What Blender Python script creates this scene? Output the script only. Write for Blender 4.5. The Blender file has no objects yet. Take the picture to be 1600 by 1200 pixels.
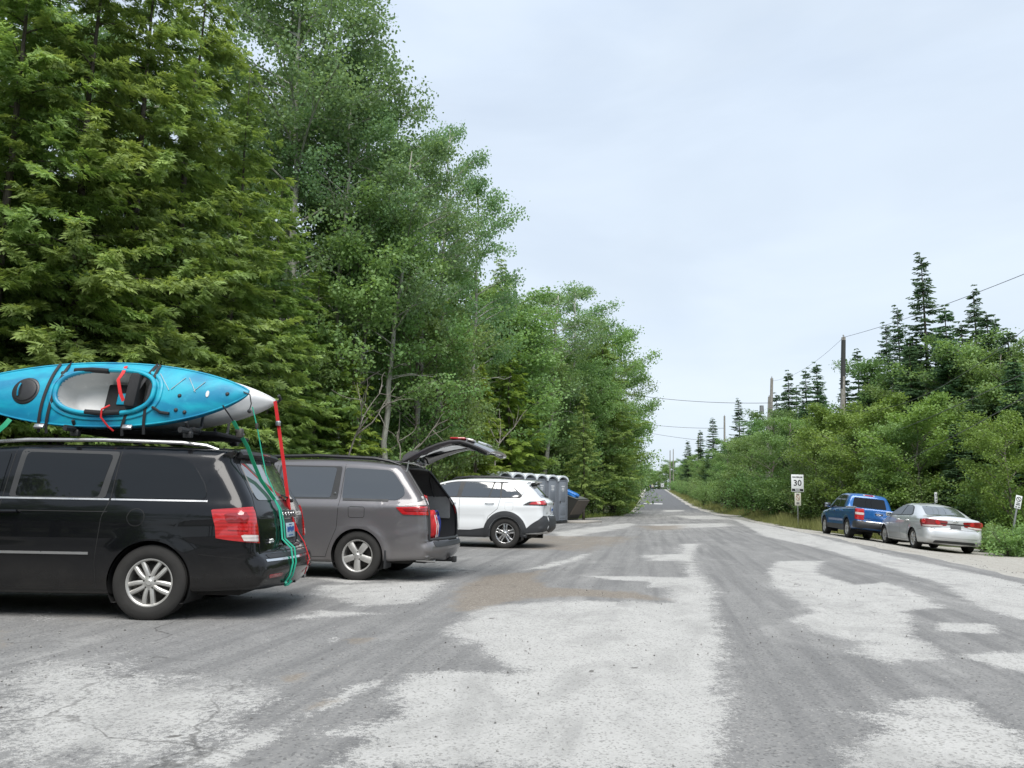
import bpy, bmesh, math, random
import numpy as np
from mathutils import Vector, Matrix
from mathutils.bvhtree import BVHTree
random.seed(7)
rng = np.random.default_rng(11)
scene = bpy.context.scene
COL = scene.collection
R_ = math.radians

# ------------------------------------------------------------------ helpers
def link(o, parent=None):
    COL.objects.link(o)
    if parent is not None:
        o.parent = parent
    return o

def tag(o, label=None, cat=None, group=None, kind=None):
    if label: o['label'] = label
    if cat: o['category'] = cat
    if group: o['group'] = group
    if kind: o['kind'] = kind
    return o

def empty(name, loc=(0, 0, 0), rz=0.0, label=None, cat=None, group=None):
    o = bpy.data.objects.new(name, None)
    o.empty_display_size = 0.2
    o.location = loc
    o.rotation_euler = (0, 0, rz)
    link(o)
    return tag(o, label, cat, group)

def mesh_obj(name, verts, faces, mat, parent=None, smooth=True, angle=35):
    me = bpy.data.meshes.new(name)
    me.from_pydata([tuple(map(float, v)) for v in verts], [], [tuple(map(int, f)) for f in faces])
    me.update()
    if smooth:
        me.polygons.foreach_set('use_smooth', np.ones(len(me.polygons), bool))
        if angle: me.set_sharp_from_angle(angle=R_(angle))
    if mat is not None: me.materials.append(mat)
    o = bpy.data.objects.new(name, me)
    return link(o, parent)

class MB:
    """collects shapes and links them as one mesh object"""
    def __init__(s): s.v = []; s.f = []
    def add(s, verts, faces):
        o = len(s.v)
        s.v += [tuple(v) for v in verts]
        s.f += [tuple(i + o for i in f) for f in faces]
        return s
    def box(s, c, size, bev=0.0, rot=None, seg=2):
        bm = bmesh.new()
        bmesh.ops.create_cube(bm, size=1.0)
        for v in bm.verts:
            v.co = Vector((v.co.x * size[0], v.co.y * size[1], v.co.z * size[2]))
        if bev > 0:
            bmesh.ops.bevel(bm, geom=list(bm.edges), offset=bev, segments=seg, profile=0.5, affect='EDGES')
        M = Matrix.Translation(Vector(c))
        if rot is not None:
            M = M @ (rot if isinstance(rot, Matrix) else Matrix.Rotation(rot, 4, 'Z'))
        bm.verts.index_update()
        s.add([M @ v.co for v in bm.verts], [[v.index for v in f.verts] for f in bm.faces])
        bm.free()
        return s
    def tube(s, pts, r, n=8, cap=True, closed=False, flat=None):
        pts = [Vector(p) for p in pts]
        k = len(pts)
        rr = r if hasattr(r, '__len__') else [r] * k
        vs = []; fs = []
        nrm = None
        for i, p in enumerate(pts):
            if closed: t = pts[(i + 1) % k] - pts[i - 1]
            else: t = pts[min(i + 1, k - 1)] - pts[max(i - 1, 0)]
            if t.length < 1e-9: t = Vector((0, 0, 1))
            t.normalize()
            if nrm is None:
                nrm = t.cross(Vector((0, 0, 1)))
                if nrm.length < 1e-3: nrm = t.cross(Vector((1, 0, 0)))
            nrm = nrm - t * nrm.dot(t)
            if nrm.length < 1e-6: nrm = t.orthogonal()
            nrm.normalize()
            b = t.cross(nrm)
            for j in range(n):
                a = 2 * math.pi * j / n
                fx = 1.0 if flat is None else flat
                vs.append(p + (nrm * math.cos(a) + b * math.sin(a) * fx) * rr[i])
        for i in range(k if closed else k - 1):
            for j in range(n):
                a = i * n + j; b2 = i * n + (j + 1) % n
                c = ((i + 1) % k) * n + (j + 1) % n; d = ((i + 1) % k) * n + j
                fs.append((a, b2, c, d))
        if cap and not closed:
            fs.append(tuple(range(n))[::-1]); fs.append(tuple((k - 1) * n + j for j in range(n)))
        return s.add(vs, fs)
    def band(s, pts, width, thick, up=(0, 0, 1)):
        """flat webbing strip: width across, thin"""
        pts = [Vector(p) for p in pts]; k = len(pts); vs = []; fs = []
        for i, p in enumerate(pts):
            t = (pts[min(i + 1, k - 1)] - pts[max(i - 1, 0)]).normalized()
            w = t.cross(Vector(up))
            if w.length < 1e-3: w = t.orthogonal()
            w.normalize(); nn = w.cross(t).normalized()
            for a, b in ((-1, -1), (1, -1), (1, 1), (-1, 1)):
                vs.append(p + w * (a * width / 2) + nn * (b * thick / 2))
        for i in range(k - 1):
            for j in range(4):
                fs.append((i * 4 + j, i * 4 + (j + 1) % 4, i * 4 + 4 + (j + 1) % 4, i * 4 + 4 + j))
        fs.append((3, 2, 1, 0)); e = (k - 1) * 4; fs.append((e, e + 1, e + 2, e + 3))
        return s.add(vs, fs)
    def lathe(s, prof, n=32, M=None, closed=False):
        """prof: (radius, height) pairs spun about local z; M places it"""
        M = M or Matrix.Identity(4)
        vs = []; fs = []; k = len(prof)
        for i in range(n):
            a = 2 * math.pi * i / n
            for (r, h) in prof:
                vs.append(M @ Vector((r * math.cos(a), r * math.sin(a), h)))
        for i in range(n):
            for j in range(k if closed else k - 1):
                a = i * k + j; b = ((i + 1) % n) * k + j
                c = ((i + 1) % n) * k + (j + 1) % k; d = i * k + (j + 1) % k
                fs.append((a, b, c, d))
        return s.add(vs, fs)
    def prism(s, poly, h0, h1, M=None):
        """poly (x,y) outline extruded from h0 to h1 along local z"""
        M = M or Matrix.Identity(4); k = len(poly)
        vs = [M @ Vector((p[0], p[1], h0)) for p in poly] + [M @ Vector((p[0], p[1], h1)) for p in poly]
        fs = [tuple(range(k))[::-1], tuple(range(k, 2 * k))]
        fs += [(i, (i + 1) % k, k + (i + 1) % k, k + i) for i in range(k)]
        return s.add(vs, fs)
    def build(s, name, mat, parent=None, smooth=True, angle=35):
        return mesh_obj(name, s.v, s.f, mat, parent, smooth, angle)

def copy_tree(o, parent=None):
    c = o.copy(); COL.objects.link(c)
    if parent is not None: c.parent = parent
    for ch in list(o.children): copy_tree(ch, c)
    return c

def fillet(poly, n=4, closed=True):
    """poly of (a, b, radius, *extra) -> rounded corner points with interpolated extras"""
    out = []; k = len(poly)
    for i, p in enumerate(poly):
        if not closed and i in (0, k - 1): out.append((p[0], p[1]) + tuple(p[3:])); continue
        a = poly[i - 1]; b = poly[(i + 1) % k]; r = p[2]
        P = np.array(p[:2], float); A = np.array(a[:2], float) - P; B = np.array(b[:2], float) - P
        la, lb = np.linalg.norm(A), np.linalg.norm(B)
        if r <= 0 or la < 1e-9 or lb < 1e-9: out.append((p[0], p[1]) + tuple(p[3:])); continue
        t = min(r, la * .49, lb * .49)
        p0 = P + A / la * t; p1 = P + B / lb * t
        for j in range(n + 1):
            u = j / n
            q = (1 - u) ** 2 * p0 + 2 * u * (1 - u) * P + u * u * p1
            out.append((q[0], q[1]) + tuple(p[3:]))
    return out

def resample(pts, step, closed=True):
    P = np.array(pts, float)
    if closed: P = np.vstack([P, P[:1]])
    d = np.r_[0, np.cumsum(np.linalg.norm(np.diff(P[:, :2], axis=0), axis=1))]
    n = max(4, int(round(d[-1] / step)))
    t = np.linspace(0, d[-1], n + 1)
    Q = np.stack([np.interp(t, d, P[:, c]) for c in range(P.shape[1])], 1)
    return Q[:-1] if closed else Q

# ------------------------------------------------------------------ materials
MATS = {}
def nodes_of(name):
    m = bpy.data.materials.new(name); m.use_nodes = True
    nt = m.node_tree; nt.nodes.clear()
    out = nt.nodes.new('ShaderNodeOutputMaterial')
    return m, nt, out

def N(nt, kind, **kw):
    n = nt.nodes.new(kind)
    for k, v in kw.items():
        if k in n.inputs: n.inputs[k].default_value = v
        else: setattr(n, k, v)
    return n

def L(nt, a, b): nt.links.new(a, b)

def rgb(r, g, b): return (r, g, b, 1.0)

def mathn(nt, op, a, b=None, clamp=False):
    n = nt.nodes.new('ShaderNodeMath'); n.operation = op; n.use_clamp = clamp
    for i, x in enumerate((a, b)):
        if x is None: continue
        if hasattr(x, 'links'): nt.links.new(x, n.inputs[i])
        else: n.inputs[i].default_value = x
    return n.outputs[0]

def mixc(nt, f, a, b, blend='MIX'):
    n = nt.nodes.new('ShaderNodeMix'); n.data_type = 'RGBA'; n.blend_type = blend
    for i, x in zip((0, 6, 7), (f, a, b)):
        if hasattr(x, 'links'): nt.links.new(x, n.inputs[i])
        else: n.inputs[i].default_value = x
    return n.outputs[2]

def noise(nt, vec, scale, detail=4, rough=.55, dist=0.0):
    n = N(nt, 'ShaderNodeTexNoise', Scale=scale, Detail=detail, Roughness=rough, Distortion=dist)
    if vec is not None: nt.links.new(vec, n.inputs['Vector'])
    return n.outputs['Fac']

def ramp(nt, f, lo, hi, t0=0.0, t1=1.0):
    n = nt.nodes.new('ShaderNodeMapRange'); n.interpolation_type = 'SMOOTHSTEP'
    nt.links.new(f, n.inputs[0])
    n.inputs[1].default_value = lo; n.inputs[2].default_value = hi
    n.inputs[3].default_value = t0; n.inputs[4].default_value = t1
    return n.outputs[0]

def plain(name, col, rough=.5, metal=0.0, coat=0.0, var=.12, nscale=12., bump=0.0, spec=.5, rvar=.1):
    """principled with mild procedural variation in colour and roughness"""
    if name in MATS: return MATS[name]
    m, nt, out = nodes_of(name)
    b = N(nt, 'ShaderNodeBsdfPrincipled')
    tc = nt.nodes.new('ShaderNodeTexCoord')
    f = noise(nt, tc.outputs['Object'], nscale, 5)
    c = mixc(nt, f, rgb(*[x * (1 - var) for x in col]), rgb(*[min(1, x * (1 + var)) for x in col]))
    L(nt, c, b.inputs['Base Color'])
    L(nt, mathn(nt, 'ADD', mathn(nt, 'MULTIPLY', f, rvar * 2), rough - rvar), b.inputs['Roughness'])
    b.inputs['Metallic'].default_value = metal
    b.inputs['Coat Weight'].default_value = coat
    b.inputs['Coat Roughness'].default_value = .04
    b.inputs['Specular IOR Level'].default_value = spec
    if bump:
        bp = N(nt, 'ShaderNodeBump', Strength=bump, Distance=.01)
        L(nt, noise(nt, tc.outputs['Object'], nscale * 6, 4), bp.inputs['Height'])
        L(nt, bp.outputs[0], b.inputs['Normal'])
    L(nt, b.outputs[0], out.inputs[0])
    MATS[name] = m
    return m

def car_paint(name, col, metal=.0, rough=.35, flake=0.0, dust=(.30, .27, .23), dustamt=.35, coat=1.0):
    """clear-coated paint with road dust low on the body (object z)"""
    m, nt, out = nodes_of(name)
    b = N(nt, 'ShaderNodeBsdfPrincipled')
    tc = nt.nodes.new('ShaderNodeTexCoord')
    sep = nt.nodes.new('ShaderNodeSeparateXYZ'); L(nt, tc.outputs['Object'], sep.inputs[0])
    low = ramp(nt, sep.outputs[2], .25, .75, 1, 0)
    f = noise(nt, tc.outputs['Object'], 3.5, 6, .65)
    df = mathn(nt, 'MULTIPLY', mathn(nt, 'MULTIPLY', low, f), dustamt, True)
    base = rgb(*col)
    if flake:
        v = N(nt, 'ShaderNodeTexVoronoi', Scale=900.0); L(nt, tc.outputs['Object'], v.inputs['Vector'])
        base = mixc(nt, flake, rgb(*col), v.outputs['Color'], 'SOFT_LIGHT')
    L(nt, mixc(nt, df, base, rgb(*dust)), b.inputs['Base Color'])
    b.inputs['Metallic'].default_value = metal; b.inputs['Specular IOR Level'].default_value = .2
    f2 = noise(nt, tc.outputs['Object'], 9, 4)
    L(nt, mathn(nt, 'ADD', mathn(nt, 'MULTIPLY', df, .6), mathn(nt, 'ADD', mathn(nt, 'MULTIPLY', f2, .08), rough - .04)), b.inputs['Roughness'])
    L(nt, mathn(nt, 'SUBTRACT', coat, mathn(nt, 'MULTIPLY', df, 1.6), True), b.inputs['Coat Weight'])
    b.inputs['Coat Roughness'].default_value = .03
    L(nt, b.outputs[0], out.inputs[0])
    MATS[name] = m
    return m

def leaf_mat(name, c_dark, c_light, trans=.35, rough=.5, nscale=.5, spec=.3):
    """foliage: per-leaf tint attribute, per-tree random shift, world-scale variation, translucency"""
    m, nt, out = nodes_of(name)
    at = N(nt, 'ShaderNodeAttribute', attribute_name='tint')
    oi = nt.nodes.new('ShaderNodeObjectInfo')
    geo = nt.nodes.new('ShaderNodeNewGeometry')
    f = noise(nt, geo.outputs['Position'], nscale, 3)
    t = mathn(nt, 'ADD', mathn(nt, 'MULTIPLY', at.outputs['Fac'], .62),
              mathn(nt, 'ADD', mathn(nt, 'MULTIPLY', oi.outputs['Random'], .22), mathn(nt, 'MULTIPLY', f, .32)))
    t = mathn(nt, 'SUBTRACT', t, .12, True)
    c = mixc(nt, t, rgb(*c_dark), rgb(*c_light))
    hs = N(nt, 'ShaderNodeHueSaturation', Saturation=1.0)
    L(nt, mathn(nt, 'ADD', mathn(nt, 'MULTIPLY', oi.outputs['Random'], .03), .485), hs.inputs['Hue'])
    L(nt, c, hs.inputs['Color'])
    b = N(nt, 'ShaderNodeBsdfPrincipled', Roughness=rough)
    b.inputs['Specular IOR Level'].default_value = spec
    L(nt, hs.outputs[0], b.inputs['Base Color'])
    tr = nt.nodes.new('ShaderNodeBsdfTranslucent')
    L(nt, mixc(nt, 1.0, hs.outputs[0], rgb(1.25, 1.2, .7), 'MULTIPLY'), tr.inputs[0])
    mx = N(nt, 'ShaderNodeMixShader'); mx.inputs[0].default_value = trans
    L(nt, b.outputs[0], mx.inputs[1]); L(nt, tr.outputs[0], mx.inputs[2])
    L(nt, mx.outputs[0], out.inputs[0])
    MATS[name] = m
    return m

def bark_mat(name, c1, c2, scale=8.):
    m, nt, out = nodes_of(name)
    b = N(nt, 'ShaderNodeBsdfPrincipled', Roughness=.85)
    tc = nt.nodes.new('ShaderNodeTexCoord')
    mp = N(nt, 'ShaderNodeMapping'); mp.inputs['Scale'].default_value = (1, 1, .25)
    L(nt, tc.outputs['Object'], mp.inputs[0])
    f = noise(nt, mp.outputs[0], scale, 6, .7, 1.0)
    L(nt, mixc(nt, ramp(nt, f, .35, .65), rgb(*c1), rgb(*c2)), b.inputs['Base Color'])
    bp = N(nt, 'ShaderNodeBump', Strength=.6, Distance=.02); L(nt, f, bp.inputs['Height'])
    L(nt, bp.outputs[0], b.inputs['Normal'])
    L(nt, b.outputs[0], out.inputs[0])
    MATS[name] = m
    return m

def text_mesh(name, body, size, mat, parent, M, extrude=.002, align='CENTER', bold=0.0):
    """lettering as a mesh; M places the text plane (local x right, y up)"""
    cu = bpy.data.curves.new(name, 'FONT'); cu.body = body; cu.size = size
    cu.align_x = align; cu.align_y = 'CENTER'; cu.extrude = extrude; cu.offset = bold; cu.resolution_u = 3
    t = bpy.data.objects.new(name, cu); COL.objects.link(t)
    dg = bpy.context.evaluated_depsgraph_get()
    me = bpy.data.meshes.new_from_object(t.evaluated_get(dg))
    bpy.data.objects.remove(t); bpy.data.curves.remove(cu)
    me.transform(M); me.name = name
    me.materials.clear(); me.materials.append(mat)
    o = bpy.data.objects.new(name, me)
    return link(o, parent)

# ------------------------------------------------------------------ camera frame and terrain
CAM_H = 1.25; FPX = 1205.0
YAW = R_(10.3); PITCH = math.atan(175.5 / FPX); ROLL = 0.017
_f = Vector((-math.sin(YAW) * math.cos(PITCH), math.cos(YAW) * math.cos(PITCH), math.sin(PITCH)))
_r = Vector((math.cos(YAW), math.sin(YAW), 0)); _u = _r.cross(_f)
CR = _r * math.cos(ROLL) + _u * math.sin(ROLL); CU = _u * math.cos(ROLL) - _r * math.sin(ROLL); CF = _f
CAM = Vector((0, 0, CAM_H))

def terrain(x, y):
    """the road runs along +y, climbs gently from about 45 m to a crest at 230 m, then falls away"""
    x = np.asarray(x, float); y = np.asarray(y, float)
    t = np.clip(y - 48, 0, None)
    z = np.where(t < 40, .0255 * t * t / 80, .0255 * (t - 20))
    u = np.clip(y - 215, 0, None)
    z = z - np.where(u < 40, .05 * u * u / 80, .05 * (u - 20))
    # the gravel shoulder falls away from the carriageway, then the verge levels out
    k = np.clip((x - 5.8) / 4.2, 0, 1); z = z - .30 * k * k * (3 - 2 * k) * np.clip((60 - y) / 25, 0, 1)
    return np.maximum(z, -3.0)
def tz(x, y): return float(terrain(x, y))

def at_depth(px, py, d):
    """point seen at photo pixel (1600 px wide photo) at forward distance d: survey of the site from the photo"""
    return CAM + (CF + CR * ((px - 800) / FPX) - CU * ((py - 600) / FPX)) * d
def on_ground(px, py):
    dr = CF + CR * ((px - 800) / FPX) - CU * ((py - 600) / FPX)
    t = -CAM_H / dr.z if dr.z < -1e-4 else 200.
    for _ in range(30):
        p = CAM + dr * t
        g = tz(p.x, p.y)
        if dr.z >= -1e-4: break
        t2 = (g - CAM_H) / dr.z
        t = .5 * t + .5 * max(t2, 1)
    p = CAM + dr * t
    return Vector((p.x, p.y, tz(p.x, p.y)))
# ------------------------------------------------------------------ camera, sky, sun
cd = bpy.data.cameras.new('camera'); cam = bpy.data.objects.new('camera', cd); COL.objects.link(cam)
cam.matrix_world = Matrix(((CR.x, CU.x, -CF.x, CAM.x), (CR.y, CU.y, -CF.y, CAM.y), (CR.z, CU.z, -CF.z, CAM.z), (0, 0, 0, 1)))
cd.sensor_width = 36.0; cd.lens = 36.0 * FPX / 1600; cd.clip_end = 3000; cd.clip_start = .05
scene.camera = cam
SUN_EL, SUN_AZ = R_(58), R_(166)      # veiled sun high behind the camera's right shoulder; azimuth clockwise from +y
w = bpy.data.worlds.new('World'); scene.world = w; w.use_nodes = True
nt = w.node_tree; nt.nodes.clear()
out = nt.nodes.new('ShaderNodeOutputWorld'); bg = nt.nodes.new('ShaderNodeBackground')
sky = nt.nodes.new('ShaderNodeTexSky'); sky.sky_type = 'NISHITA'; sky.sun_disc = False
sky.sun_elevation = SUN_EL; sky.sun_rotation = SUN_AZ; sky.air_density = 1.0; sky.dust_density = 1.5; sky.ozone_density = 1.2
tc = nt.nodes.new('ShaderNodeTexCoord')
sp = nt.nodes.new('ShaderNodeSeparateXYZ'); L(nt, tc.outputs['Generated'], sp.inputs[0])
# thin high overcast: soft streaked sheet over the clear-sky gradient
mp = N(nt, 'ShaderNodeMapping'); mp.inputs['Scale'].default_value = (1.0, 1.0, 3.2); mp.inputs['Rotation'].default_value = (0, .12, .5)
L(nt, tc.outputs['Generated'], mp.inputs[0])
f1 = noise(nt, mp.outputs[0], 2.1, 5, .5, .4)
veil = ramp(nt, f1, .3, .75, .80, .96)
up = ramp(nt, sp.outputs[2], .0, .75, 0, 1)
cloud = mixc(nt, up, rgb(7.8, 8.7, 9.5), rgb(6.5, 7.6, 9.2))
cl2 = mixc(nt, ramp(nt, noise(nt, mp.outputs[0], 3.4, 4, .55), .35, .7), cloud, rgb(7.2, 8.2, 9.4))
L(nt, mixc(nt, veil, sky.outputs[0], cl2), bg.inputs[0])
bg.inputs[1].default_value = .10
L(nt, bg.outputs[0], out.inputs[0])
sl = bpy.data.lights.new('sun', 'SUN'); sl.energy = 4.0; sl.angle = R_(45); sl.color = (1.0, .965, .91)
so = bpy.data.objects.new('sun', sl); COL.objects.link(so)
sd_ = Vector((math.sin(SUN_AZ) * math.cos(SUN_EL), math.cos(SUN_AZ) * math.cos(SUN_EL), math.sin(SUN_EL)))
so.rotation_euler = (-sd_).to_track_quat('-Z', 'Y').to_euler()
scene.view_settings.view_transform = 'Standard'; scene.view_settings.look = 'None'
scene.view_settings.exposure = 0.2; scene.view_settings.gamma = 1.0
scene.render.engine = 'CYCLES'
scene.cycles.max_bounces = 8; scene.cycles.diffuse_bounces = 4; scene.cycles.glossy_bounces = 3; scene.cycles.transmission_bounces = 4
scene.cycles.use_denoising = True
scene.cycles.caustics_reflective = False; scene.cycles.caustics_refractive = False
# ------------------------------------------------------------------ vehicle kit
class Body:
    """closed side outline (x from rear, z) + half-width profile -> smooth shell with wheel arches"""
    def __init__(s, sil, prof, plan, spine, arches=(), feature=None, step=.032, rows=20, ncap=18):
        s.prof = np.array(prof, float); s.plan = np.array(plan, float); s.feature = feature
        P = fillet(sil, 5)
        S = resample(P, step); s.S = S
        n = len(S); s.n = n
        xa, xb, zs = spine
        C = np.stack([np.clip(S[:, 0], xa, xb), np.full(n, zs)], 1)
        v = np.linspace(0, 1, rows + 1) ** 1.55
        G = S[None, :, :2] * (1 - v[:, None, None]) + C[None] * v[:, None, None]
        G[-1] = C
        inside = np.zeros(G.shape[:2], bool)
        R0 = G.copy()
        for (ax, az, ar) in arches:
            d = np.hypot(R0[..., 0] - ax, R0[..., 1] - az)
            inside |= d < ar
        pad = np.pad(inside, ((1, 1), (0, 0)), mode='edge')
        allin = inside & pad[:-2] & pad[2:]
        for sh in (-1, 1):
            rr = np.roll(inside, sh, 1); allin &= rr
            pr = np.pad(rr, ((1, 1), (0, 0)), mode='edge'); allin &= pr[:-2] & pr[2:]
        edge = inside & ~allin
        for (ax, az, ar) in arches:
            dx = R0[..., 0] - ax; dz = R0[..., 1] - az; d = np.hypot(dx, dz)
            m = edge & (d < ar)
            G[m, 0] = ax + dx[m] / d[m] * ar; G[m, 1] = az + dz[m] / d[m] * ar
        W = s.W(G[..., 0].ravel(), G[..., 1].ravel()).reshape(G.shape[:2])
        W[0] = s.W(S[:, 0], S[:, 1])
        s.G = G; s.Wd = W
        rows1 = rows + 1
        vs = []
        for sg in (1, -1):
            vs.append(np.stack([G[..., 0], sg * W, G[..., 1]], -1).reshape(-1, 3))
        base = rows1 * n
        fs = []; kind = []
        for si in (0, 1):
            for j in range(rows):
                for i in range(n):
                    i2 = (i + 1) % n
                    if inside[j, i] and inside[j, i2] and inside[j + 1, i] and inside[j + 1, i2]: continue
                    q = (j * n + i, j * n + i2, (j + 1) * n + i2, (j + 1) * n + i)
                    q = tuple(k + si * base for k in (q if si == 0 else q[::-1]))
                    fs.append(q); kind.append(0)
        # cap strip across the car along the outline
        T = np.roll(S[:, :2], -1, 0) - np.roll(S[:, :2], 1, 0)
        T /= np.linalg.norm(T, axis=1)[:, None]
        Nn = np.stack([-T[:, 1], T[:, 0]], 1)          # outward for a clockwise outline (rear up, over, down)
        t = np.linspace(1, -1, ncap + 1)
        capv = []
        for k in range(1, ncap):
            off = S[:, 3] * (1 - t[k] ** 2)
            capv.append(np.stack([S[:, 0] + Nn[:, 0] * off, W[0] * t[k], S[:, 1] + Nn[:, 1] * off], 1))
        s.capN = Nn
        cb = 2 * base
        vs += capv
        def cid(k, i):
            if k == 0: return i
            if k == ncap: return base + i
            return cb + (k - 1) * n + i
        s.capfaces = {}
        for i in range(n):
            i2 = (i + 1) % n
            cut = inside[0, i] and inside[0, i2]
            for k in range(ncap):
                if cut: continue
                fs.append((cid(k, i), cid(k + 1, i), cid(k + 1, i2), cid(k, i2))); kind.append(1)
        s.verts = np.vstack(vs); s.faces = fs; s.kind = kind
        s.bvh = BVHTree.FromPolygons([tuple(map(float, v)) for v in s.verts], fs)
    def dist(s, x, z):
        A = s.S[:, :2]; B = np.roll(A, -1, 0); D = B - A; L2 = (D ** 2).sum(1) + 1e-12
        best = np.full(len(x), 9.0); rad = np.zeros(len(x))
        P = np.stack([x, z], 1)
        for c in range(0, len(x), 4000):
            q = P[c:c + 4000]
            t = np.clip(((q[:, None] - A[None]) * D[None]).sum(-1) / L2, 0, 1)
            d = np.linalg.norm(q[:, None] - (A[None] + t[..., None] * D[None]), axis=-1)
            k = d.argmin(1)
            best[c:c + 4000] = d[np.arange(len(q)), k]; rad[c:c + 4000] = s.S[k, 2]
        return best, rad
    def W(s, x, z):
        w = np.interp(z, s.prof[:, 0], s.prof[:, 1]) * np.interp(x, s.plan[:, 0], s.plan[:, 1])
        if s.feature: w = w + s.feature(x, z)
        d, r = s.dist(x, z)
        q = np.clip((r - d) / np.maximum(r, 1e-6), 0, 1)
        return w - r * (1 - np.sqrt(np.clip(1 - q * q, 0, 1)))
    def faces_where(s, fn):
        """fn(center xyz array, kind array) -> mask"""
        if not hasattr(s, '_cen'):
            V = s.verts
            s._cen = np.array([V[list(f)].mean(0) for f in s.faces]); s._k = np.array(s.kind)
        return fn(s._cen, s._k)
    def part(s, name, mask, mat, parent):
        idx = np.nonzero(mask)[0]
        F = [s.faces[i] for i in idx]
        used = sorted({v for f in F for v in f}); mp = {v: i for i, v in enumerate(used)}
        o = mesh_obj(name, s.verts[used], [tuple(mp[v] for v in f) for f in F], mat, parent, True, 50)
        return o
    # projections
    def hit(s, o, d, off):
        h = s.bvh.ray_cast(Vector(o), Vector(d))
        if h[0] is None: return None
        n = h[1]
        if n.dot(Vector(d)) > 0: n = -n
        return h[0] + n * off
    def side(s, sg=1):
        return lambda a, b, off: s.hit((a, 3 * sg, b), (0, -sg, 0), off) or Vector((a, sg * .9, b))
    def rear(s): return lambda a, b, off: s.hit((-3, a, b), (1, 0, 0), off) or Vector((0, a, b))
    def front(s): return lambda a, b, off: s.hit((9, a, b), (-1, 0, 0), off) or Vector((5, a, b))
    def top(s): return lambda a, b, off: s.hit((a, b, 4), (0, 0, -1), off) or Vector((a, b, 1.7))
    def corner(s, x0, y0, sg=1):
        """a = angle in degrees from the side (0) round to the rear (90), b = z; cast from an axis inside the corner"""
        def f(a, b, off):
            d = Vector((-math.sin(R_(a)), sg * math.cos(R_(a)), 0))
            h = s.bvh.ray_cast(Vector((x0, sg * y0, b)), d)
            if h[0] is None: return Vector((x0, sg * y0, b)) + d * .4
            n = h[1]
            if n.dot(d) < 0: n = -n
            return h[0] + n * off
        return f

def panel(name, outline, proj, off, mat, parent, rings=6, step=.03, skirt=.012, n=4):
    """plate that follows the body: outline (a, b, fillet) in the projection's own coordinates"""
    P = resample(fillet([tuple(p) for p in outline], n), step)[:, :2]
    c = P.mean(0); k = len(P)
    vs = []; fs = []
    for r in range(rings):
        t = 1 - r / rings
        for p in P: q = c + (p - c) * t; vs.append(proj(q[0], q[1], off))
    vs.append(proj(c[0], c[1], off))
    for r in range(rings - 1):
        for i in range(k):
            fs.append((r * k + i, r * k + (i + 1) % k, (r + 1) * k + (i + 1) % k, (r + 1) * k + i))
    for i in range(k): fs.append(((rings - 1) * k + i, (rings - 1) * k + (i + 1) % k, rings * k))
    if skirt:
        b0 = len(vs)
        for p in P: vs.append(proj(p[0], p[1], off - skirt))
        for i in range(k): fs.append((i, b0 + i, b0 + (i + 1) % k, (i + 1) % k))
    o = mesh_obj(name, vs, fs, mat, parent, True, 40)
    bm = bmesh.new(); bm.from_mesh(o.data); bmesh.ops.recalc_face_normals(bm, faces=bm.faces)
    # outward check
    ctr = Vector((2.4, 0, .9)); f = bm.faces[0]
    if f.normal.dot(f.calc_center_median() - ctr) < 0: bmesh.ops.reverse_faces(bm, faces=bm.faces)
    bm.to_mesh(o.data); bm.free()
    return o

def strip(name, line, proj, width, off, mat, parent, closed=False, step=.04, thick=.0, fil=0, mb=None):
    """narrow ribbon following the body (seams, chrome trims)"""
    pts = [tuple(p) if len(p) > 2 else (p[0], p[1], fil) for p in line]
    P = resample(fillet(pts, 4, closed), step, closed)[:, :2]; k = len(P)
    nx = np.roll(P, -1, 0) - P; pv = P - np.roll(P, 1, 0)
    if not closed: nx[-1] = pv[-1]; pv[0] = nx[0]
    t = nx + pv; t /= np.linalg.norm(t, axis=1)[:, None] + 1e-12
    nn = np.stack([-t[:, 1], t[:, 0]], 1) * width / 2
    vs = []; fs = []
    for i in range(k):
        a = P[i] + nn[i]; b = P[i] - nn[i]
        vs += [proj(a[0], a[1], off), proj(b[0], b[1], off)]
        if thick: vs += [proj(b[0], b[1], off - thick), proj(a[0], a[1], off - thick)]
    m = 4 if thick else 2
    for i in range(k if closed else k - 1):
        j = (i + 1) % k
        if thick:
            for e in range(4): fs.append((i * 4 + e, i * 4 + (e + 1) % 4, j * 4 + (e + 1) % 4, j * 4 + e))
        else: fs.append((i * 2, i * 2 + 1, j * 2 + 1, j * 2))
    if thick and not closed:
        fs.append((0, 1, 2, 3)); e = (k - 1) * 4; fs.append((e + 3, e + 2, e + 1, e))
    if mb is not None: mb.add(vs, fs); return None
    return mesh_obj(name, vs, fs, mat, parent, True, 40)

def seams(name, lines, proj, mat, parent, width=.007, off=.0012):
    mb = MB()
    for l in lines: strip(name, l, proj, width, off, mat, None, mb=mb)
    return mb.build(name, mat, parent)

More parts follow.
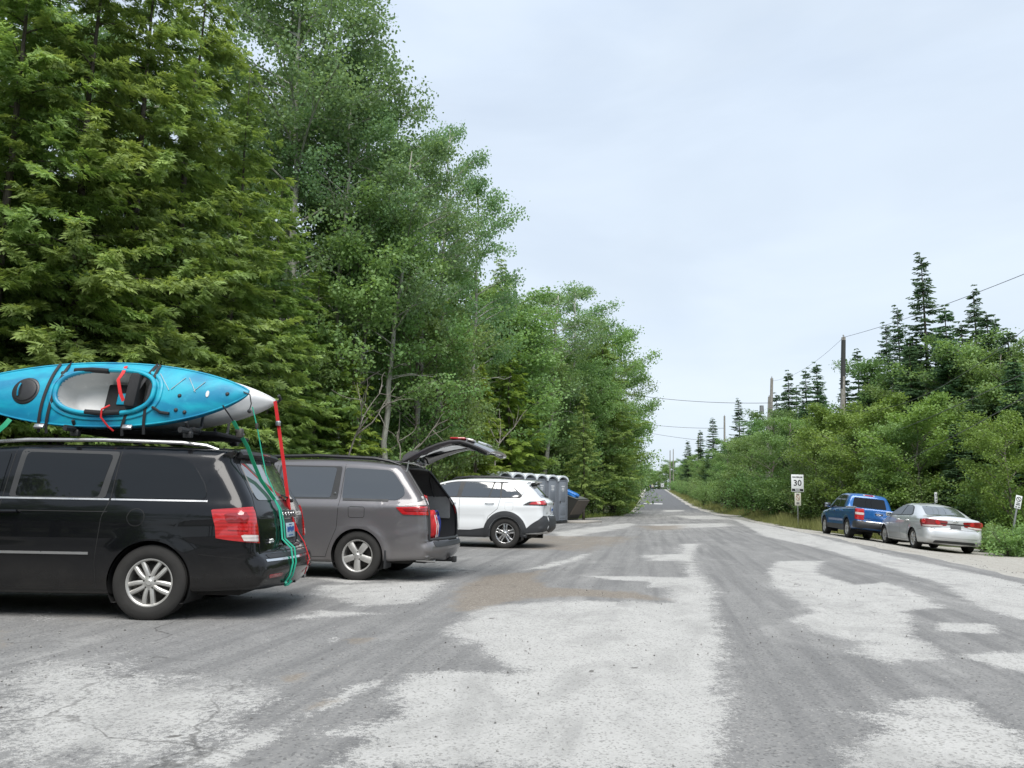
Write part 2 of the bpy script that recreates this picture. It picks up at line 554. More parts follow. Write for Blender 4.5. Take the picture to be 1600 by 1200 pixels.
def wheel(parent, x, y, R, width, rimR, mats, style, steer=0.0, seed=0):
    """tyre + rim (spokes, hub, nuts) as wheel > rim, brake_disc"""
    sg = 1 if y > 0 else -1
    M0 = Matrix.Translation((x, y, R)) @ Matrix.Rotation(steer, 4, 'Z') @ Matrix.Rotation(-sg * math.pi / 2, 4, 'X')
    # local z points outward
    w = width / 2; t = MB()
    prof = [(rimR - .012, -w * .72), (rimR + .01, -w * .9), (rimR + .05, -w), (R - .05, -w * 1.0), (R - .018, -w * .93), (R - .004, -w * .8)]
    for g in (-.5, -.17, .17, .5):
        prof += [(R, (g - .13) * w), (R, (g + .1) * w), (R - .009, (g + .115) * w), (R - .009, (g + .2) * w)]
    prof += [(R - .004, w * .8), (R - .018, w * .93), (R - .05, w * 1.0), (R - .075, w * 1.015), (rimR + .045, w * 1.01), (rimR + .012, w * .92), (rimR - .012, w * .74)]
    t.lathe(prof, 56, M0)
    tyre = t.build('wheel', mats['tyre'], parent, True, 40)
    m = MB(); zo = w * .80
    m.lathe([(rimR - .002, -w * .7), (rimR + .002, w * .70), (rimR + .008, w * .80), (rimR + .003, w * .845), (rimR - .008, w * .84), (rimR - .02, w * .72), (rimR - .03, -w * .6)], 56, M0)
    ns, kind = style
    for k in range(ns):
        a = 2 * math.pi * k / ns + math.pi / 2
        Ms = M0 @ Matrix.Rotation(a, 4, 'Z')
        pairs = {'double': ((-.043, .044, -.030), (.043, .044, .030)), 'star': ((0, .135, 0),), 'split': ((-.10, .046, -.03), (.10, .046, .03)), 'thin': ((0, .06, 0),)}[kind]
        for (oo, ww, oi) in pairs:
            r0, r1 = .045, rimR - .012
            sc = rimR / .23
            oo *= sc * 1.0; oi *= sc; ww *= sc
            wi = ww * (.62 if kind == 'star' else .95)
            wo = ww * (.72 if kind == 'star' else 1.0)
            vs = []
            for (r, o_, hw, zz) in ((r0, oi * .6, wi * .5, zo - .012), (r0 + .05, oi, wi * .5, zo - .006), (.6 * rimR, (oi + oo) / 2, (wi + wo) * .25, zo - .006), (r1, oo, wo * .5, zo - .018)):
                vs += [Ms @ Vector((r, o_ - hw, zz)), Ms @ Vector((r, o_ - hw * .45, zz + .011)), Ms @ Vector((r, o_ + hw * .45, zz + .011)), Ms @ Vector((r, o_ + hw, zz)),
                       Ms @ Vector((r, o_ + hw, zz - .035)), Ms @ Vector((r, o_ - hw, zz - .035))]
            fs = []
            for i in range(3):
                for j in range(6): fs.append((i * 6 + j, i * 6 + (j + 1) % 6, i * 6 + 6 + (j + 1) % 6, i * 6 + 6 + j))
            m.add(vs, fs)
    m.lathe([(.0, zo + .012), (.022, zo + .012), (.03, zo + .006), (.034, zo + .004), (.07, zo - .004), (.078, zo - .02), (.078, zo - .06)], 28, M0)
    rim = m.build('rim', mats['alloy'], tyre, True, 30)
    h = MB()
    for k in range(5):
        a = 2 * math.pi * (k + .5) / 5 + math.pi / 2
        Mk = M0 @ Matrix.Translation((.056 * math.cos(a), .056 * math.sin(a), 0))
        h.lathe([(0, zo + .002), (.009, zo + .002), (.0115, zo - .004), (.0115, zo - .02)], 8, Mk)
    h.lathe([(0, -.015), (rimR * .72, -.015), (rimR * .72, -.03)], 32, M0)
    h.lathe([(0, -.06), (rimR - .03, -.06)], 32, M0)
    h.build('brake_disc', mats['hub'], tyre, True, 30)
    return tyre

def wheel_wells(parent, specs, mat, hw, depth=.42):
    for (x, z, r) in specs:
        for sg in (1, -1):
            m = MB(); n = 26; vs = []; fs = []
            a0, a1 = R_(-40), R_(220)
            for i in range(n + 1):
                a = a0 + (a1 - a0) * i / n
                for (rr, yy) in ((r - .004, hw), (r + .012, hw - .05), (r + .012, hw - depth)):
                    vs.append((x + rr * math.cos(a), sg * yy, max(.17, z + rr * math.sin(a))))
            for i in range(n):
                for j in range(2): fs.append((i * 3 + j, i * 3 + 3 + j, i * 3 + 4 + j, i * 3 + 1 + j))
            c = len(vs); vs.append((x, sg * (hw - depth), z))
            for i in range(n): fs.append((i * 3 + 2, i * 3 + 5, c))
            m.add(vs, fs).build('wheel_well', mat, parent)

def arch_strip(proj, x, z, r, w, off, a0=-8, a1=188, thick=.012):
    pts = [(x + r * math.cos(R_(a)), z + r * math.sin(R_(a))) for a in np.linspace(a0, a1, 30)]
    return pts

def mirror(parent, x, y, z, mat_shell, mat_glass, size=(.14, .24, .17)):
    sg = 1 if y > 0 else -1
    m = MB(); m.box((x, y + sg * size[1] * .5, z), size, .045, seg=3)
    m.tube([(x + .03, y - sg * .08, z - .06), (x, y + sg * .08, z - .05)], .03, 8)
    o = m.build('wing_mirror', mat_shell, parent)
    g = MB(); g.box((x - size[0] * .5, y + sg * size[1] * .5, z), (.008, size[1] * .8, size[2] * .75), .003)
    g.build('mirror_glass', mat_glass, o)
    return o

def car_mats():
    tyre = plain('tyre_rubber', (.028, .027, .026), .8, var=.35, nscale=9, bump=.15, spec=.3)
    return {'tyre': tyre, 'alloy': plain('alloy_silver', (.52, .51, .49), .38, .6, var=.06, nscale=5),
            'alloy_bright': plain('alloy_bright', (.66, .66, .66), .2, .9, var=.05, nscale=5),
            'hub': plain('hub_metal', (.09, .085, .08), .55, .6), 'black': plain('black_plastic', (.022, .023, .025), .5, var=.2),
            'cladding': plain('grey_cladding', (.034, .036, .04), .55, var=.2, nscale=6),
            'well': plain('wheel_well_black', (.012, .012, .012), .9), 'under': plain('underbody_dark', (.016, .015, .014), .85),
            'seam': plain('seam_black', (.006, .006, .006), .7), 'chrome': plain('chrome', (.72, .73, .74), .12, 1.0, var=.02),
            'satin': plain('satin_trim', (.5, .5, .5), .3, .9), 'rail': plain('rail_black', (.02, .02, .022), .35),
            'glass': glass_mat('privacy_glass', (.006, .007, .008)), 'glass2': glass_mat('tinted_glass', (.018, .023, .024)),
            'glass4': glass_mat('sky_glass', (.02, .023, .025), 1.0, .8),
            'glass3': glass_mat('rear_glass_sky_tone', (.07, .08, .085), .9, 1.0),  # base colour lifted to imitate sky reflected in sloping rear glass
            'red': lens_mat('red_lens', (.46, .009, .012)), 'clear': lens_mat('clear_lens', (.62, .56, .54)), 'dred': lens_mat('dark_red_lens', (.25, .008, .012)),
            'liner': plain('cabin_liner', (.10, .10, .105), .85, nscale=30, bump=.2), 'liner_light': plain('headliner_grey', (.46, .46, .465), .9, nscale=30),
            'mirror': plain('mirror_glass', (.4, .42, .45), .05, 1.0, var=.02)}

def glass_mat(name, col, spec=.42, coat=0.0):
    m, nt, out = nodes_of(name)
    b = N(nt, 'ShaderNodeBsdfPrincipled', Roughness=.02)
    b.inputs['Specular IOR Level'].default_value = spec; b.inputs['Coat Weight'].default_value = coat; b.inputs['Coat IOR'].default_value = 1.8
    b.inputs['Base Color'].default_value = rgb(*col)
    tc = nt.nodes.new('ShaderNodeTexCoord')
    bp = N(nt, 'ShaderNodeBump', Strength=.05, Distance=.02)
    L(nt, noise(nt, tc.outputs['Object'], 2.2, 1), bp.inputs['Height']); L(nt, bp.outputs[0], b.inputs['Normal'])
    L(nt, b.outputs[0], out.inputs[0]); MATS[name] = m
    return m

def lens_mat(name, col):
    m, nt, out = nodes_of(name)
    b = N(nt, 'ShaderNodeBsdfPrincipled', Roughness=.12)
    tc = nt.nodes.new('ShaderNodeTexCoord')
    w = N(nt, 'ShaderNodeTexWave', Scale=9.0, Distortion=.6); w.bands_direction = 'Z'
    L(nt, tc.outputs['Object'], w.inputs['Vector'])
    f = noise(nt, tc.outputs['Object'], 14, 2)
    t = mathn(nt, 'ADD', mathn(nt, 'MULTIPLY', w.outputs['Fac'], .35), mathn(nt, 'MULTIPLY', f, .5))
    L(nt, mixc(nt, t, rgb(*[c * .55 for c in col]), rgb(*[min(1, c * 1.35 + .01) for c in col])), b.inputs['Base Color'])
    b.inputs['Coat Weight'].default_value = 1.0; b.inputs['Coat Roughness'].default_value = .03
    L(nt, b.outputs[0], out.inputs[0]); MATS[name] = m
    return m

def underbody(parent, x0, x1, hw, mat, z0=.24, z1=.40, axles=()):
    m = MB(); m.box(((x0 + x1) / 2, 0, (z0 + z1) / 2), (x1 - x0, hw * 2, z1 - z0), .03)  # dark belly box added to block light inside the hollow shell
    for ax, r in axles:
        m.tube([(ax, -hw - .1, r), (ax, hw + .1, r)], .05, 8)
    m.tube([(.25, -.45, .27), (.9, -.45, .27), (1.4, -.4, .3)], .07, 10)
    return m.build('underbody', mat, parent)

def plate(parent, proj, y, z, w=.30, h=.152, back='plate_white', digits=None, digmat=None, tiltx=None):
    """licence plate standing on the rear panel"""
    p = proj(y, z, .02)
    up = proj(y, z + .07, .02); sl = math.atan2(up.x - p.x, .07)
    M = Matrix.Translation(p) @ Matrix.Rotation(sl * .5, 4, 'Y')
    m = MB(); m.box((0, 0, 0), (.006, w, h), .002)
    m.v = [tuple(M @ Vector(v)) for v in m.v]
    o = m.build('licence_plate', MATS[back], parent)
    if digits:      # lettering too blurred to read in the photo: strokes of about its size and colour
        rr = random.Random(digits); g = MB(); step = w * .84 / digits
        for i in range(digits):
            y = w * .42 - step * (i + .5)
            for dy in (-.32, .32):
                hh = h * rr.uniform(.28, .46); g.box(M @ Vector((-.0045, y + dy * step * .8, h * .04 + rr.uniform(-.04, .04) * h)), (.003, step * .22, hh))
            g.box(M @ Vector((-.0045, y, h * rr.choice((-.1, .04, .2)))), (.003, step * .6, h * .09))
        g.box(M @ Vector((-.0045, 0, -h * .36)), (.003, w * .5, h * .07)); g.box(M @ Vector((-.0045, 0, h * .38)), (.003, w * .35, h * .07))
        g.build('plate_lettering', MATS[digmat], o)
    return o
# ------------------------------------------------------------------ the five vehicles
CM = car_mats()
plain('plate_white', (.62, .66, .70), .4, var=.05)
plain('plate_pale_blue', (.40, .52, .58), .4, var=.1)
plain('plate_grey', (.12, .125, .13), .4)
plain('plate_blue', (.03, .10, .33), .5)
plain('badge_chrome', (.78, .79, .8), .2, .9, var=.02)
PAINT_BLACK = car_paint('paint_black', (.0035, .0038, .005), 0.0, .22, dustamt=.08, coat=.5)
PAINT_GREY = car_paint('paint_grey', (.14, .135, .142), .35, .34, .15, dustamt=.35)
PAINT_WHITE = car_paint('paint_white', (.74, .76, .78), 0.0, .3, dustamt=.25)
PAINT_BLUE = car_paint('paint_blue', (.009, .095, .30), .25, .3, .12, dustamt=.3)
PAINT_SILVER = car_paint('paint_silver', (.56, .58, .595), .35, .32, .12, dustamt=.3)

def flare(ws, amt, R, s=.07, zlim=.1):
    def f(x, z):
        o = np.zeros_like(x)
        for (ax, az) in ws:
            d = np.hypot(x - ax, z - az)
            o = o + amt * np.exp(-np.clip(d - R, 0, None) ** 2 / (2 * s * s)) * np.clip((z - az + .25) / .3, 0, 1)
        return o
    return f

def crease(z0fn, amt, s):
    return lambda x, z: amt * np.exp(-(z - z0fn(x)) ** 2 / (2 * s * s))

def addf(*fs): return lambda x, z: sum(f(x, z) for f in fs)

def place(root, local_xy, world_xy, heading):
    c, s = math.cos(heading), math.sin(heading)
    root.rotation_euler = (0, 0, heading)
    root.location = (world_xy[0] - (c * local_xy[0] - s * local_xy[1]), world_xy[1] - (s * local_xy[0] + c * local_xy[1]), tz(*world_xy))
    # stand level with the ground under the wheels on either side
    w = abs(local_xy[1]); far = (world_xy[0] + s * 2 * w, world_xy[1] - c * 2 * w); z0, z1 = tz(*world_xy), tz(*far)
    roll = math.atan2(z0 - z1, 2 * w); root.rotation_euler = (roll, 0, heading); root.location.z = (z0 + z1) / 2

def split_doors(B, root, paint, doors, zlo, zhi, names=None):
    """returns dict of door meshes and the leftover mask"""
    taken = np.zeros(len(B.faces), bool); out = {}
    for (nm, x0, x1) in doors:
        for sg in (1, -1):
            m = B.faces_where(lambda c, k: (k == 0) & (c[:, 0] > x0) & (c[:, 0] < x1) & (c[:, 2] > zlo) & (c[:, 2] < zhi) & (c[:, 1] * sg > .3)) & ~taken
            taken |= m
            out[(nm, sg)] = B.part(nm, m, paint, root)
    return out, taken

# ---------------------------------------------------------------- black minivan
def black_minivan():
    t = empty('minivan', label='black minivan carrying two kayaks on its roof', cat='minivan')
    sil = [(.10, .30, .05, .06, .05), (.0, .36, .05, .12, .09), (-.03, .50, .05, .16, .12), (.02, .60, .03, .16, .12), (.085, .635, .02, .13, .10), (.105, .80, .1, .12, .08), (.13, 1.0, .2, .12, .07),
           (.19, 1.15, .2, .13, .06), (.47, 1.60, .05, .15, .05), (.415, 1.645, .015, .12, .04), (.43, 1.675, .02, .10, .04), (.9, 1.69, .5, .10, .03), (1.7, 1.705, .8, .09, .025),
           (2.6, 1.695, .8, .09, .025), (3.4, 1.63, .5, .10, .04), (4.30, 1.13, .2, .15, .06), (4.42, 1.08, .2, .2, .06), (4.95, .88, .2, .2, .12),
           (5.11, .66, .1, .18, .2), (5.13, .40, .1, .15, .2), (5.04, .24, .08, .08, .15), (4.7, .22, .1, .05, .02), (3.6, .235, .1, .04, 0), (1.6, .235, .1, .04, 0), (.7, .27, .1, .05, 0)]
    prof = [(.2, .90), (.28, .955), (.4, .975), (.6, .985), (.8, .995), (.98, .99), (1.10, .968), (1.17, .94), (1.4, .875), (1.65, .79), (1.78, .73)]
    plan = [(-.05, .95), (.15, .962), (.5, .985), (1.2, 1.0), (3.5, 1.0), (4.4, .975), (5.15, .88)]
    ws = [(1.09, .36), (4.17, .36)]; AR = .405
    feat = addf(flare(ws, .014, AR, .06), crease(lambda x: .66 + 0 * x, .006, .05), crease(lambda x: 1.0 + 0 * x, .006, .03))
    B = Body(sil, prof, plan, (.95, 4.1, .78), [(x, z, AR) for x, z in ws], feat)
    doors, taken = split_doors(B, t, PAINT_BLACK, [('sliding_door', 1.60, 2.62), ('front_door', 2.62, 3.72)], .30, 1.67)
    gate = B.faces_where(lambda c, k: (k == 1) & (c[:, 0] < .62) & (c[:, 2] > .64) & (c[:, 2] < 1.68) & (abs(c[:, 1]) < .80 - .16 * np.clip(c[:, 2] - 1.1, 0, 1)))
    B.part('body', ~taken & ~gate, PAINT_BLACK, t)
    tg = B.part('tailgate', gate, PAINT_BLACK, t)
    g = CM['glass']
    for sg in (1, -1):
        S = B.side(sg)
        sd, fd = doors[('sliding_door', sg)], doors[('front_door', sg)]
        panel('window_surround', [(2.56, 1.165, .02), (1.60, 1.165, .02), (1.56, 1.63, .03), (2.56, 1.645, .03)], S, .003, CM['black'], sd)
        panel('window', [(2.50, 1.175, .03), (1.67, 1.175, .03), (1.62, 1.60, .04), (2.50, 1.615, .05)], S, .006, g, sd)
        panel('quarter_window', [(1.515, 1.17, .03), (.60, 1.17, .05), (.63, 1.30, .14), (.80, 1.53, .22), (1.0, 1.595, .12), (1.51, 1.61, .04)], S, .005, g, t)
        panel('window', [(3.55, 1.175, .03), (2.66, 1.175, .03), (2.66, 1.615, .04), (3.25, 1.57, .1), (3.60, 1.38, .1)], S, .006, g, fd)
        strip('chrome_sill', [(1.555, 1.152), (2.62, 1.152), (3.62, 1.152)], S, .016, .008, CM['satin'], t, thick=.01)
        strip('chrome_sill', [(.585, 1.15), (1.535, 1.152)], S, .016, .008, CM['satin'], t, thick=.01)
        strip('door_trim', [(1.69, .635), (2.60, .635)], S, .024, .012, CM['satin'], sd, thick=.016)
        strip('door_trim', [(2.64, .635), (3.66, .635)], S, .024, .012, CM['satin'], fd, thick=.016)
        lines = [[(1.545, 1.71), (1.545, 1.14), (1.60, .98), (1.63, .55), (1.60, .31)], [(2.62, 1.70), (2.62, .31)], [(3.72, 1.25), (3.72, .31)], [(1.60, .31), (3.72, .31)], [(.62, .64), (.18, .60)], [(1.55, 1.035), (2.6, 1.035)]]
        seams('panel_gap', lines, S, CM['seam'], t)
        for dd, x in ((sd, 2.42), (fd, 2.82)):
            m = MB(); p = S(x, 1.02, .03); q = S(x + .2, 1.02, .03)
            m.tube([p, (p + q) / 2 + Vector((0, .008 * sg, 0)), q], .014, 8); m.tube([S(x, 1.02, -.01), p], .014, 8); m.tube([S(x + .2, 1.02, -.01), q], .014, 8)
            m.build('door_handle', PAINT_BLACK, dd)
        # tail lamp round the corner
        K = B.corner(.62, .55, sg)
        lamp = panel('tail_lamp', [(12, 1.07, .3), (58, 1.10, .3), (60, .95, .3), (63, .745, .3), (19, .80, .3), (19, .90, .3)], K, .014, CM['red'], t, step=2.0, skirt=.02, n=1)
        panel('reversing_lens', [(44, .835, .3), (61, .825, .3), (61, .762, .3), (46, .775, .3)], K, .019, CM['clear'], lamp, step=2.0, n=1)
        panel('lens_facet', [(28, 1.03, .3), (50, 1.045, .3), (50, .955, .3), (31, .955, .3)], K, .020, CM['dred'], lamp, step=2.0, n=1)
        panel('lens_facet', [(31, .935, .3), (50, .935, .3), (50, .87, .3), (33, .88, .3)], K, .020, CM['red'], lamp, step=2.0, n=1)
        mirror(t, 3.62, sg * .93, 1.16, PAINT_BLACK, CM['mirror'])
        # roof rail
        m = MB(); pts = [Vector((x, sg * (.675 - .02 * abs(x - 2) / 1.4), z)) for x, z in ((.62, 1.675), (.75, 1.715), (1.0, 1.74), (1.8, 1.755), (2.6, 1.745), (3.2, 1.70), (3.3, 1.65))]
        m.tube(pts, [.012, .02, .022, .022, .022, .02, .012], 8)
        m.build('roof_rail', CM['satin'], t)
        # headlamp
        panel('headlamp', [(sg * .50, .80, .02), (sg * .80, .84, .03), (sg * .84, .72, .03), (sg * .52, .68, .02)], B.front(), .008, CM['clear'], t)
    S = B.side(1)
    mb = MB(); strip('fuel', [(1.26 + .085 * math.cos(a), .985 + .085 * math.sin(a)) for a in np.linspace(0, 2 * math.pi, 25)[:-1]], S, .006, .001, CM['seam'], None, True, .03, mb=mb)
    mb.build('fuel_door', CM['seam'], t)
    Rr = B.rear()
    rw = panel('rear_window', [(.70, 1.165, .08), (-.70, 1.165, .08), (-.57, 1.575, .06), (.57, 1.575, .06)], Rr, .006, CM['glass3'], tg, rings=8)
    m = MB(); p0 = Rr(-.30, 1.15, .02); p1 = Rr(.02, 1.215, .02); pm = Rr(-.06, 1.19, .025)
    m.tube([p0, (p0 + p1) / 2 + Vector((-.02, 0, 0)), p1], [.014, .01, .006], 6); m.tube([Rr(-.20, 1.225, .012), Rr(.08, 1.19, .012)], .006, 6)
    m.box(p0, (.04, .06, .04), .01); m.build('rear_wiper', CM['black'], tg)
    m = MB(); vs = []
    pr = [(.44, 1.60, .60), (.36, 1.615, .60), (.33, 1.64, .60), (.36, 1.675, .61), (.55, 1.705, .61)]
    ys = np.linspace(-1, 1, 15)
    for y in ys:
        for (x, z, w) in pr: vs.append((x + .05 * y * y, y * w, z - .012 * y * y))
    k = len(pr); fs = [(i * k + j, i * k + (j + 1) % k, (i + 1) * k + (j + 1) % k, (i + 1) * k + j) for i in range(14) for j in range(k)]
    fs += [tuple(range(k)), tuple(14 * k + j for j in range(k))]
    sp = m.add(vs, fs).build('spoiler', CM['black'], tg)
    m = MB(); m.box((.335, 0, 1.65), (.02, .26, .016), .004); m.build('brake_light', CM['dred'], sp)
    hb = panel('handle_bar', [(.31, .975, .02), (-.31, .975, .02), (-.31, 1.055, .02), (.31, 1.055, .02)], Rr, .012, CM['black'], tg)
    TXT = Matrix(((0, 0, -1, 0), (-1, 0, 0, 0), (0, 1, 0, 0), (0, 0, 0, 1)))
    for i, ch in enumerate('DODGE'):
        p = Rr(.20 - .10 * i, 1.012, .017)
        text_mesh('badge_letter', ch, .058, MATS['badge_chrome'], hb, Matrix.Translation(p) @ TXT, .004, bold=.0015)
    for k, (w, z, s) in enumerate(((.0, .765, .028), (0, .74, .02))):
        p = Rr(.56, z, .008)
        text_mesh('badge_letter', ('GRAND', 'CARAVAN')[k], .034, MATS['badge_chrome'], tg, Matrix.Translation(p) @ TXT, .002)
    panel('plate_recess', [(.285, .965, .03), (-.285, .965, .03), (-.25, .72, .07), (.25, .72, .07)], Rr, .004, CM['cladding'], tg)
    strip('recess_lip', [(.29, .90), (.255, .70, .08), (-.255, .70, .08), (-.29, .90)], Rr, .03, .012, PAINT_BLACK, tg, thick=.012)
    plate(tg, Rr, 0.04, .845, .30, .155, 'plate_pale_blue', 7, 'plate_blue')
    seams('tailgate_gap', [[(.80, .66), (.80, 1.08), (.74, 1.2), (.63, 1.62)], [(-.80, .66), (-.80, 1.08), (-.74, 1.2), (-.63, 1.62)], [(.80, .655), (-.80, .655)], [(.78, .985), (.33, .985)], [(-.33, .985), (-.78, .985)]], Rr, CM['seam'], t, .009)
    strip('bumper_trim', [(.80, .575), (-.80, .575)], Rr, .022, .006, CM['chrome'], t, thick=.008)
    panel('bumper_step', [(.74, .595, .01), (-.74, .595, .01), (-.74, .633, .01), (.74, .633, .01)], Rr, .004, CM['black'], t)
    for sg in (1, -1):
        panel('bumper_reflector', [(sg * .78, .44, .01), (sg * .52, .44, .01), (sg * .52, .405, .01), (sg * .78, .405, .01)], Rr, .005, CM['dred'], t)
    m = MB(); m.box((.0, 0, .31), (.08, .2, .05), .01); m.tube([(-.06, -.02, .29), (.03, -.02, .29), (.03, -.02, .33)], .012, 6)
    m.build('hitch', CM['black'], t)
    MB().tube([(-.02, -.55, .31), (.3, -.55, .31)], .035, 12).build('exhaust_pipe', CM['satin'], t)
    wheel_wells(t, [(x, z, AR) for x, z in ws], CM['well'], .97)
    underbody(t, .25, 4.85, .78, CM['under'], .23, .42, [(1.09, .36), (4.17, .36)])
    for (x, z) in ws:
        for sg in (1, -1): wheel(t, x, sg * .865, .362, .225, .228, CM, (5, 'double'))
    panel('windscreen', [(-.66, 1.16, .06), (.66, 1.16, .06), (.55, 1.60, .06), (-.55, 1.60, .06)], B.front(), .006, CM['glass2'], t)
    panel('grille', [(-.40, .70, .02), (.40, .70, .02), (.44, .50, .02), (-.44, .50, .02)], B.front(), .006, CM['black'], t)
    g = (236 - 800) / FPX * 7.63
    return t, B

VAN, VAN_B = black_minivan()
def cam_xy(xc, d):   # camera-right offset and horizontal depth -> world
    return (xc * math.cos(YAW) - d * math.sin(YAW), xc * math.sin(YAW) + d * math.cos(YAW))
place(VAN, (1.09, .95), cam_xy(-551 / FPX * 7.63, 7.70), math.pi + YAW - R_(.5))

# ---------------------------------------------------------------- grey minivan with its tailgate up
def grey_minivan():
    t = empty('minivan', label='dark grey minivan with its tailgate raised over a loaded boot', cat='minivan')
    sil = [(.12, .32, .05, .06, .05), (.0, .38, .06, .14, .10), (-.02, .50, .05, .16, .12), (.02, .565, .02, .15, .10), (.07, .585, .02, .12, .07), (.07, .80, .1, .09, .05), (.09, 1.0, .15, .09, .05),
           (.15, 1.15, .2, .10, .05), (.50, 1.62, .08, .12, .04), (.60, 1.69, .1, .10, .04), (1.1, 1.745, .5, .09, .03), (2.0, 1.77, .8, .09, .03),
           (2.8, 1.745, .7, .09, .03), (3.5, 1.62, .5, .10, .04), (4.28, 1.12, .2, .15, .06), (4.40, 1.06, .2, .2, .06), (4.90, .88, .2, .2, .12),
           (5.06, .66, .1, .18, .2), (5.085, .40, .1, .15, .2), (5.0, .25, .08, .08, .15), (4.6, .23, .1, .05, .02), (3.6, .25, .1, .04, 0), (1.6, .25, .1, .04, 0), (.7, .28, .1, .05, 0)]
    prof = [(.2, .90), (.28, .95), (.42, .97), (.7, .985), (.95, .993), (1.07, .993), (1.10, .975), (1.17, .925), (1.4, .855), (1.65, .775), (1.78, .72)]
    plan = [(-.05, .95), (.15, .965), (.5, .99), (1.2, 1.0), (3.5, 1.0), (4.4, .97), (5.15, .87)]
    ws = [(1.09, .355), (4.12, .355)]; AR = .395
    bump = lambda x, z: .014 * np.exp(-((z - .62 - .22 * np.clip(.6 - x, 0, 1)) / .05) ** 2 / 2) * np.clip((.75 - x) / .3, 0, 1)
    feat = addf(flare(ws, .022, AR + .02, .05), bump)
    B = Body(sil, prof, plan, (.95, 4.1, .78), [(x, z, AR) for x, z in ws], feat)
    doors, taken = split_doors(B, t, PAINT_GREY, [('sliding_door', 1.42, 2.50), ('front_door', 2.50, 3.62)], .30, 1.68)
    # boot opening: leave out the cap between the pillars
    V = lambda c: (.80 - .20 * np.clip((c[:, 2] - 1.0) / .65, 0, 1))
    hole = B.faces_where(lambda c, k: (k == 1) & (c[:, 0] < .56) & (c[:, 2] > .585) & (c[:, 2] < 1.655) & (abs(c[:, 1]) < V(c)))
    B.part('body', ~taken & ~hole, PAINT_GREY, t)
    Rr = B.rear()
    rim = [(.80, .60), (.80, 1.0), (.72, 1.25), (.62, 1.60), (.55, 1.645), (-.55, 1.645), (-.62, 1.60), (-.72, 1.25), (-.80, 1.0), (-.80, .60)]
    m = MB(); pts = [Vector(p) for p in resample([tuple(Rr(a, b, .006)) for a, b in resample([(q[0], q[1]) for q in rim], .06)], .06)]
    pts = [Rr(a, b, .004) for a, b in resample([(q[0], q[1]) for q in rim], .05)[:, :2]]
    m.tube(pts, .022, 8, closed=True); m.build('boot_seal', CM['black'], t)
    # cabin lining seen through the open tail
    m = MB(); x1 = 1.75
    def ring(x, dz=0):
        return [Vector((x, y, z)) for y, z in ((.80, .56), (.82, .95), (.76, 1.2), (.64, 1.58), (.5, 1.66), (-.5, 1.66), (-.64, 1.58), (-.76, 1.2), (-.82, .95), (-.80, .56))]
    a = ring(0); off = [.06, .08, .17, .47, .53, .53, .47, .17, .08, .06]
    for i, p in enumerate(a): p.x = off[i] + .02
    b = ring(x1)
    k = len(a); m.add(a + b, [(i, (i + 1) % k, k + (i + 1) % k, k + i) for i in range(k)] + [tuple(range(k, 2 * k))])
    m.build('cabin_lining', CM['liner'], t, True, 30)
    for sg in (1, -1): MB().box((.62, sg * .77, 1.05), (.9, .05, .36), .02, Matrix.Rotation(sg * .05, 4, 'X')).build('side_trim', CM['liner_light'], t)
    m = MB()
    for y in (-.48, 0, .48):
        m.box((1.15, y, .98), (.16, .44, .68), .05, Matrix.Rotation(.15, 4, 'Y')); m.box((1.26, y, 1.42), (.1, .26, .18), .04)
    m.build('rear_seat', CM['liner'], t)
    g = CM['glass4']
    for sg in (1, -1):
        S = B.side(sg)
        sd, fd = doors[('sliding_door', sg)], doors[('front_door', sg)]
        panel('window_surround', [(2.46, 1.16, .02), (1.45, 1.165, .02), (1.45, 1.655, .03), (2.46, 1.665, .03)], S, .003, CM['black'], sd)
        panel('window', [(2.42, 1.185, .03), (1.56, 1.185, .03), (1.53, 1.635, .04), (2.42, 1.645, .05)], S, .007, g, sd)
        panel('quarter_window', [(1.375, 1.17, .03), (.52, 1.165, .06), (.42, 1.24, .08), (.44, 1.34, .08), (.66, 1.60, .09), (1.40, 1.635, .04)], S, .005, g, t)
        strip('window_rubber', [(1.36, 1.165), (.66, 1.16)], S, .03, .009, CM['black'], t)
        panel('window', [(3.50, 1.17, .03), (2.54, 1.17, .03), (2.54, 1.65, .04), (3.15, 1.60, .1), (3.55, 1.38, .1)], S, .006, g, fd)
        seams('panel_gap', [[(1.405, 1.72), (1.405, 1.1), (1.42, .75), (1.52, .50), (1.58, .33)], [(2.50, 1.70), (2.50, .31)], [(3.62, 1.25), (3.62, .31)], [(1.58, .33), (3.62, .31)]], S, CM['seam'], t)
        for dd, x in ((sd, 2.28), (fd, 2.68)):
            m = MB(); p = S(x, .99, .03); q = S(x + .2, .99, .03)
            m.tube([p, (p + q) / 2 + Vector((0, .008 * sg, 0)), q], .014, 8); m.tube([S(x, .99, -.01), p], .014, 8); m.tube([S(x + .2, .99, -.01), q], .014, 8)
            m.build('door_handle', PAINT_GREY, dd)
        K = B.corner(.60, .52, sg)
        lamp = panel('tail_lamp', [(10, 1.065, .3), (68, 1.085, .3), (68, .955, .3), (22, .965, .3)], K, .012, CM['red'], t, step=2.0, n=1)
        panel('lens_facet', [(22, 1.045, .3), (66, 1.06, .3), (66, 1.015, .3), (27, 1.005, .3)], K, .017, CM['dred'], lamp, step=2.0, n=1)
        panel('lamp_shoulder', [(26, 1.09, .3), (70, 1.10, .3), (72, 1.20, .3), (58, 1.17, .3)], K, .010, CM['clear'], lamp, step=2.0, n=1)
        mirror(t, 3.52, sg * .92, 1.15, PAINT_GREY, CM['mirror'])
        m = MB(); pts = [Vector((x, sg * .66, z)) for x, z in ((.58, 1.69), (.75, 1.745), (1.0, 1.785), (1.9, 1.82), (2.7, 1.80), (3.2, 1.73), (3.3, 1.66))]
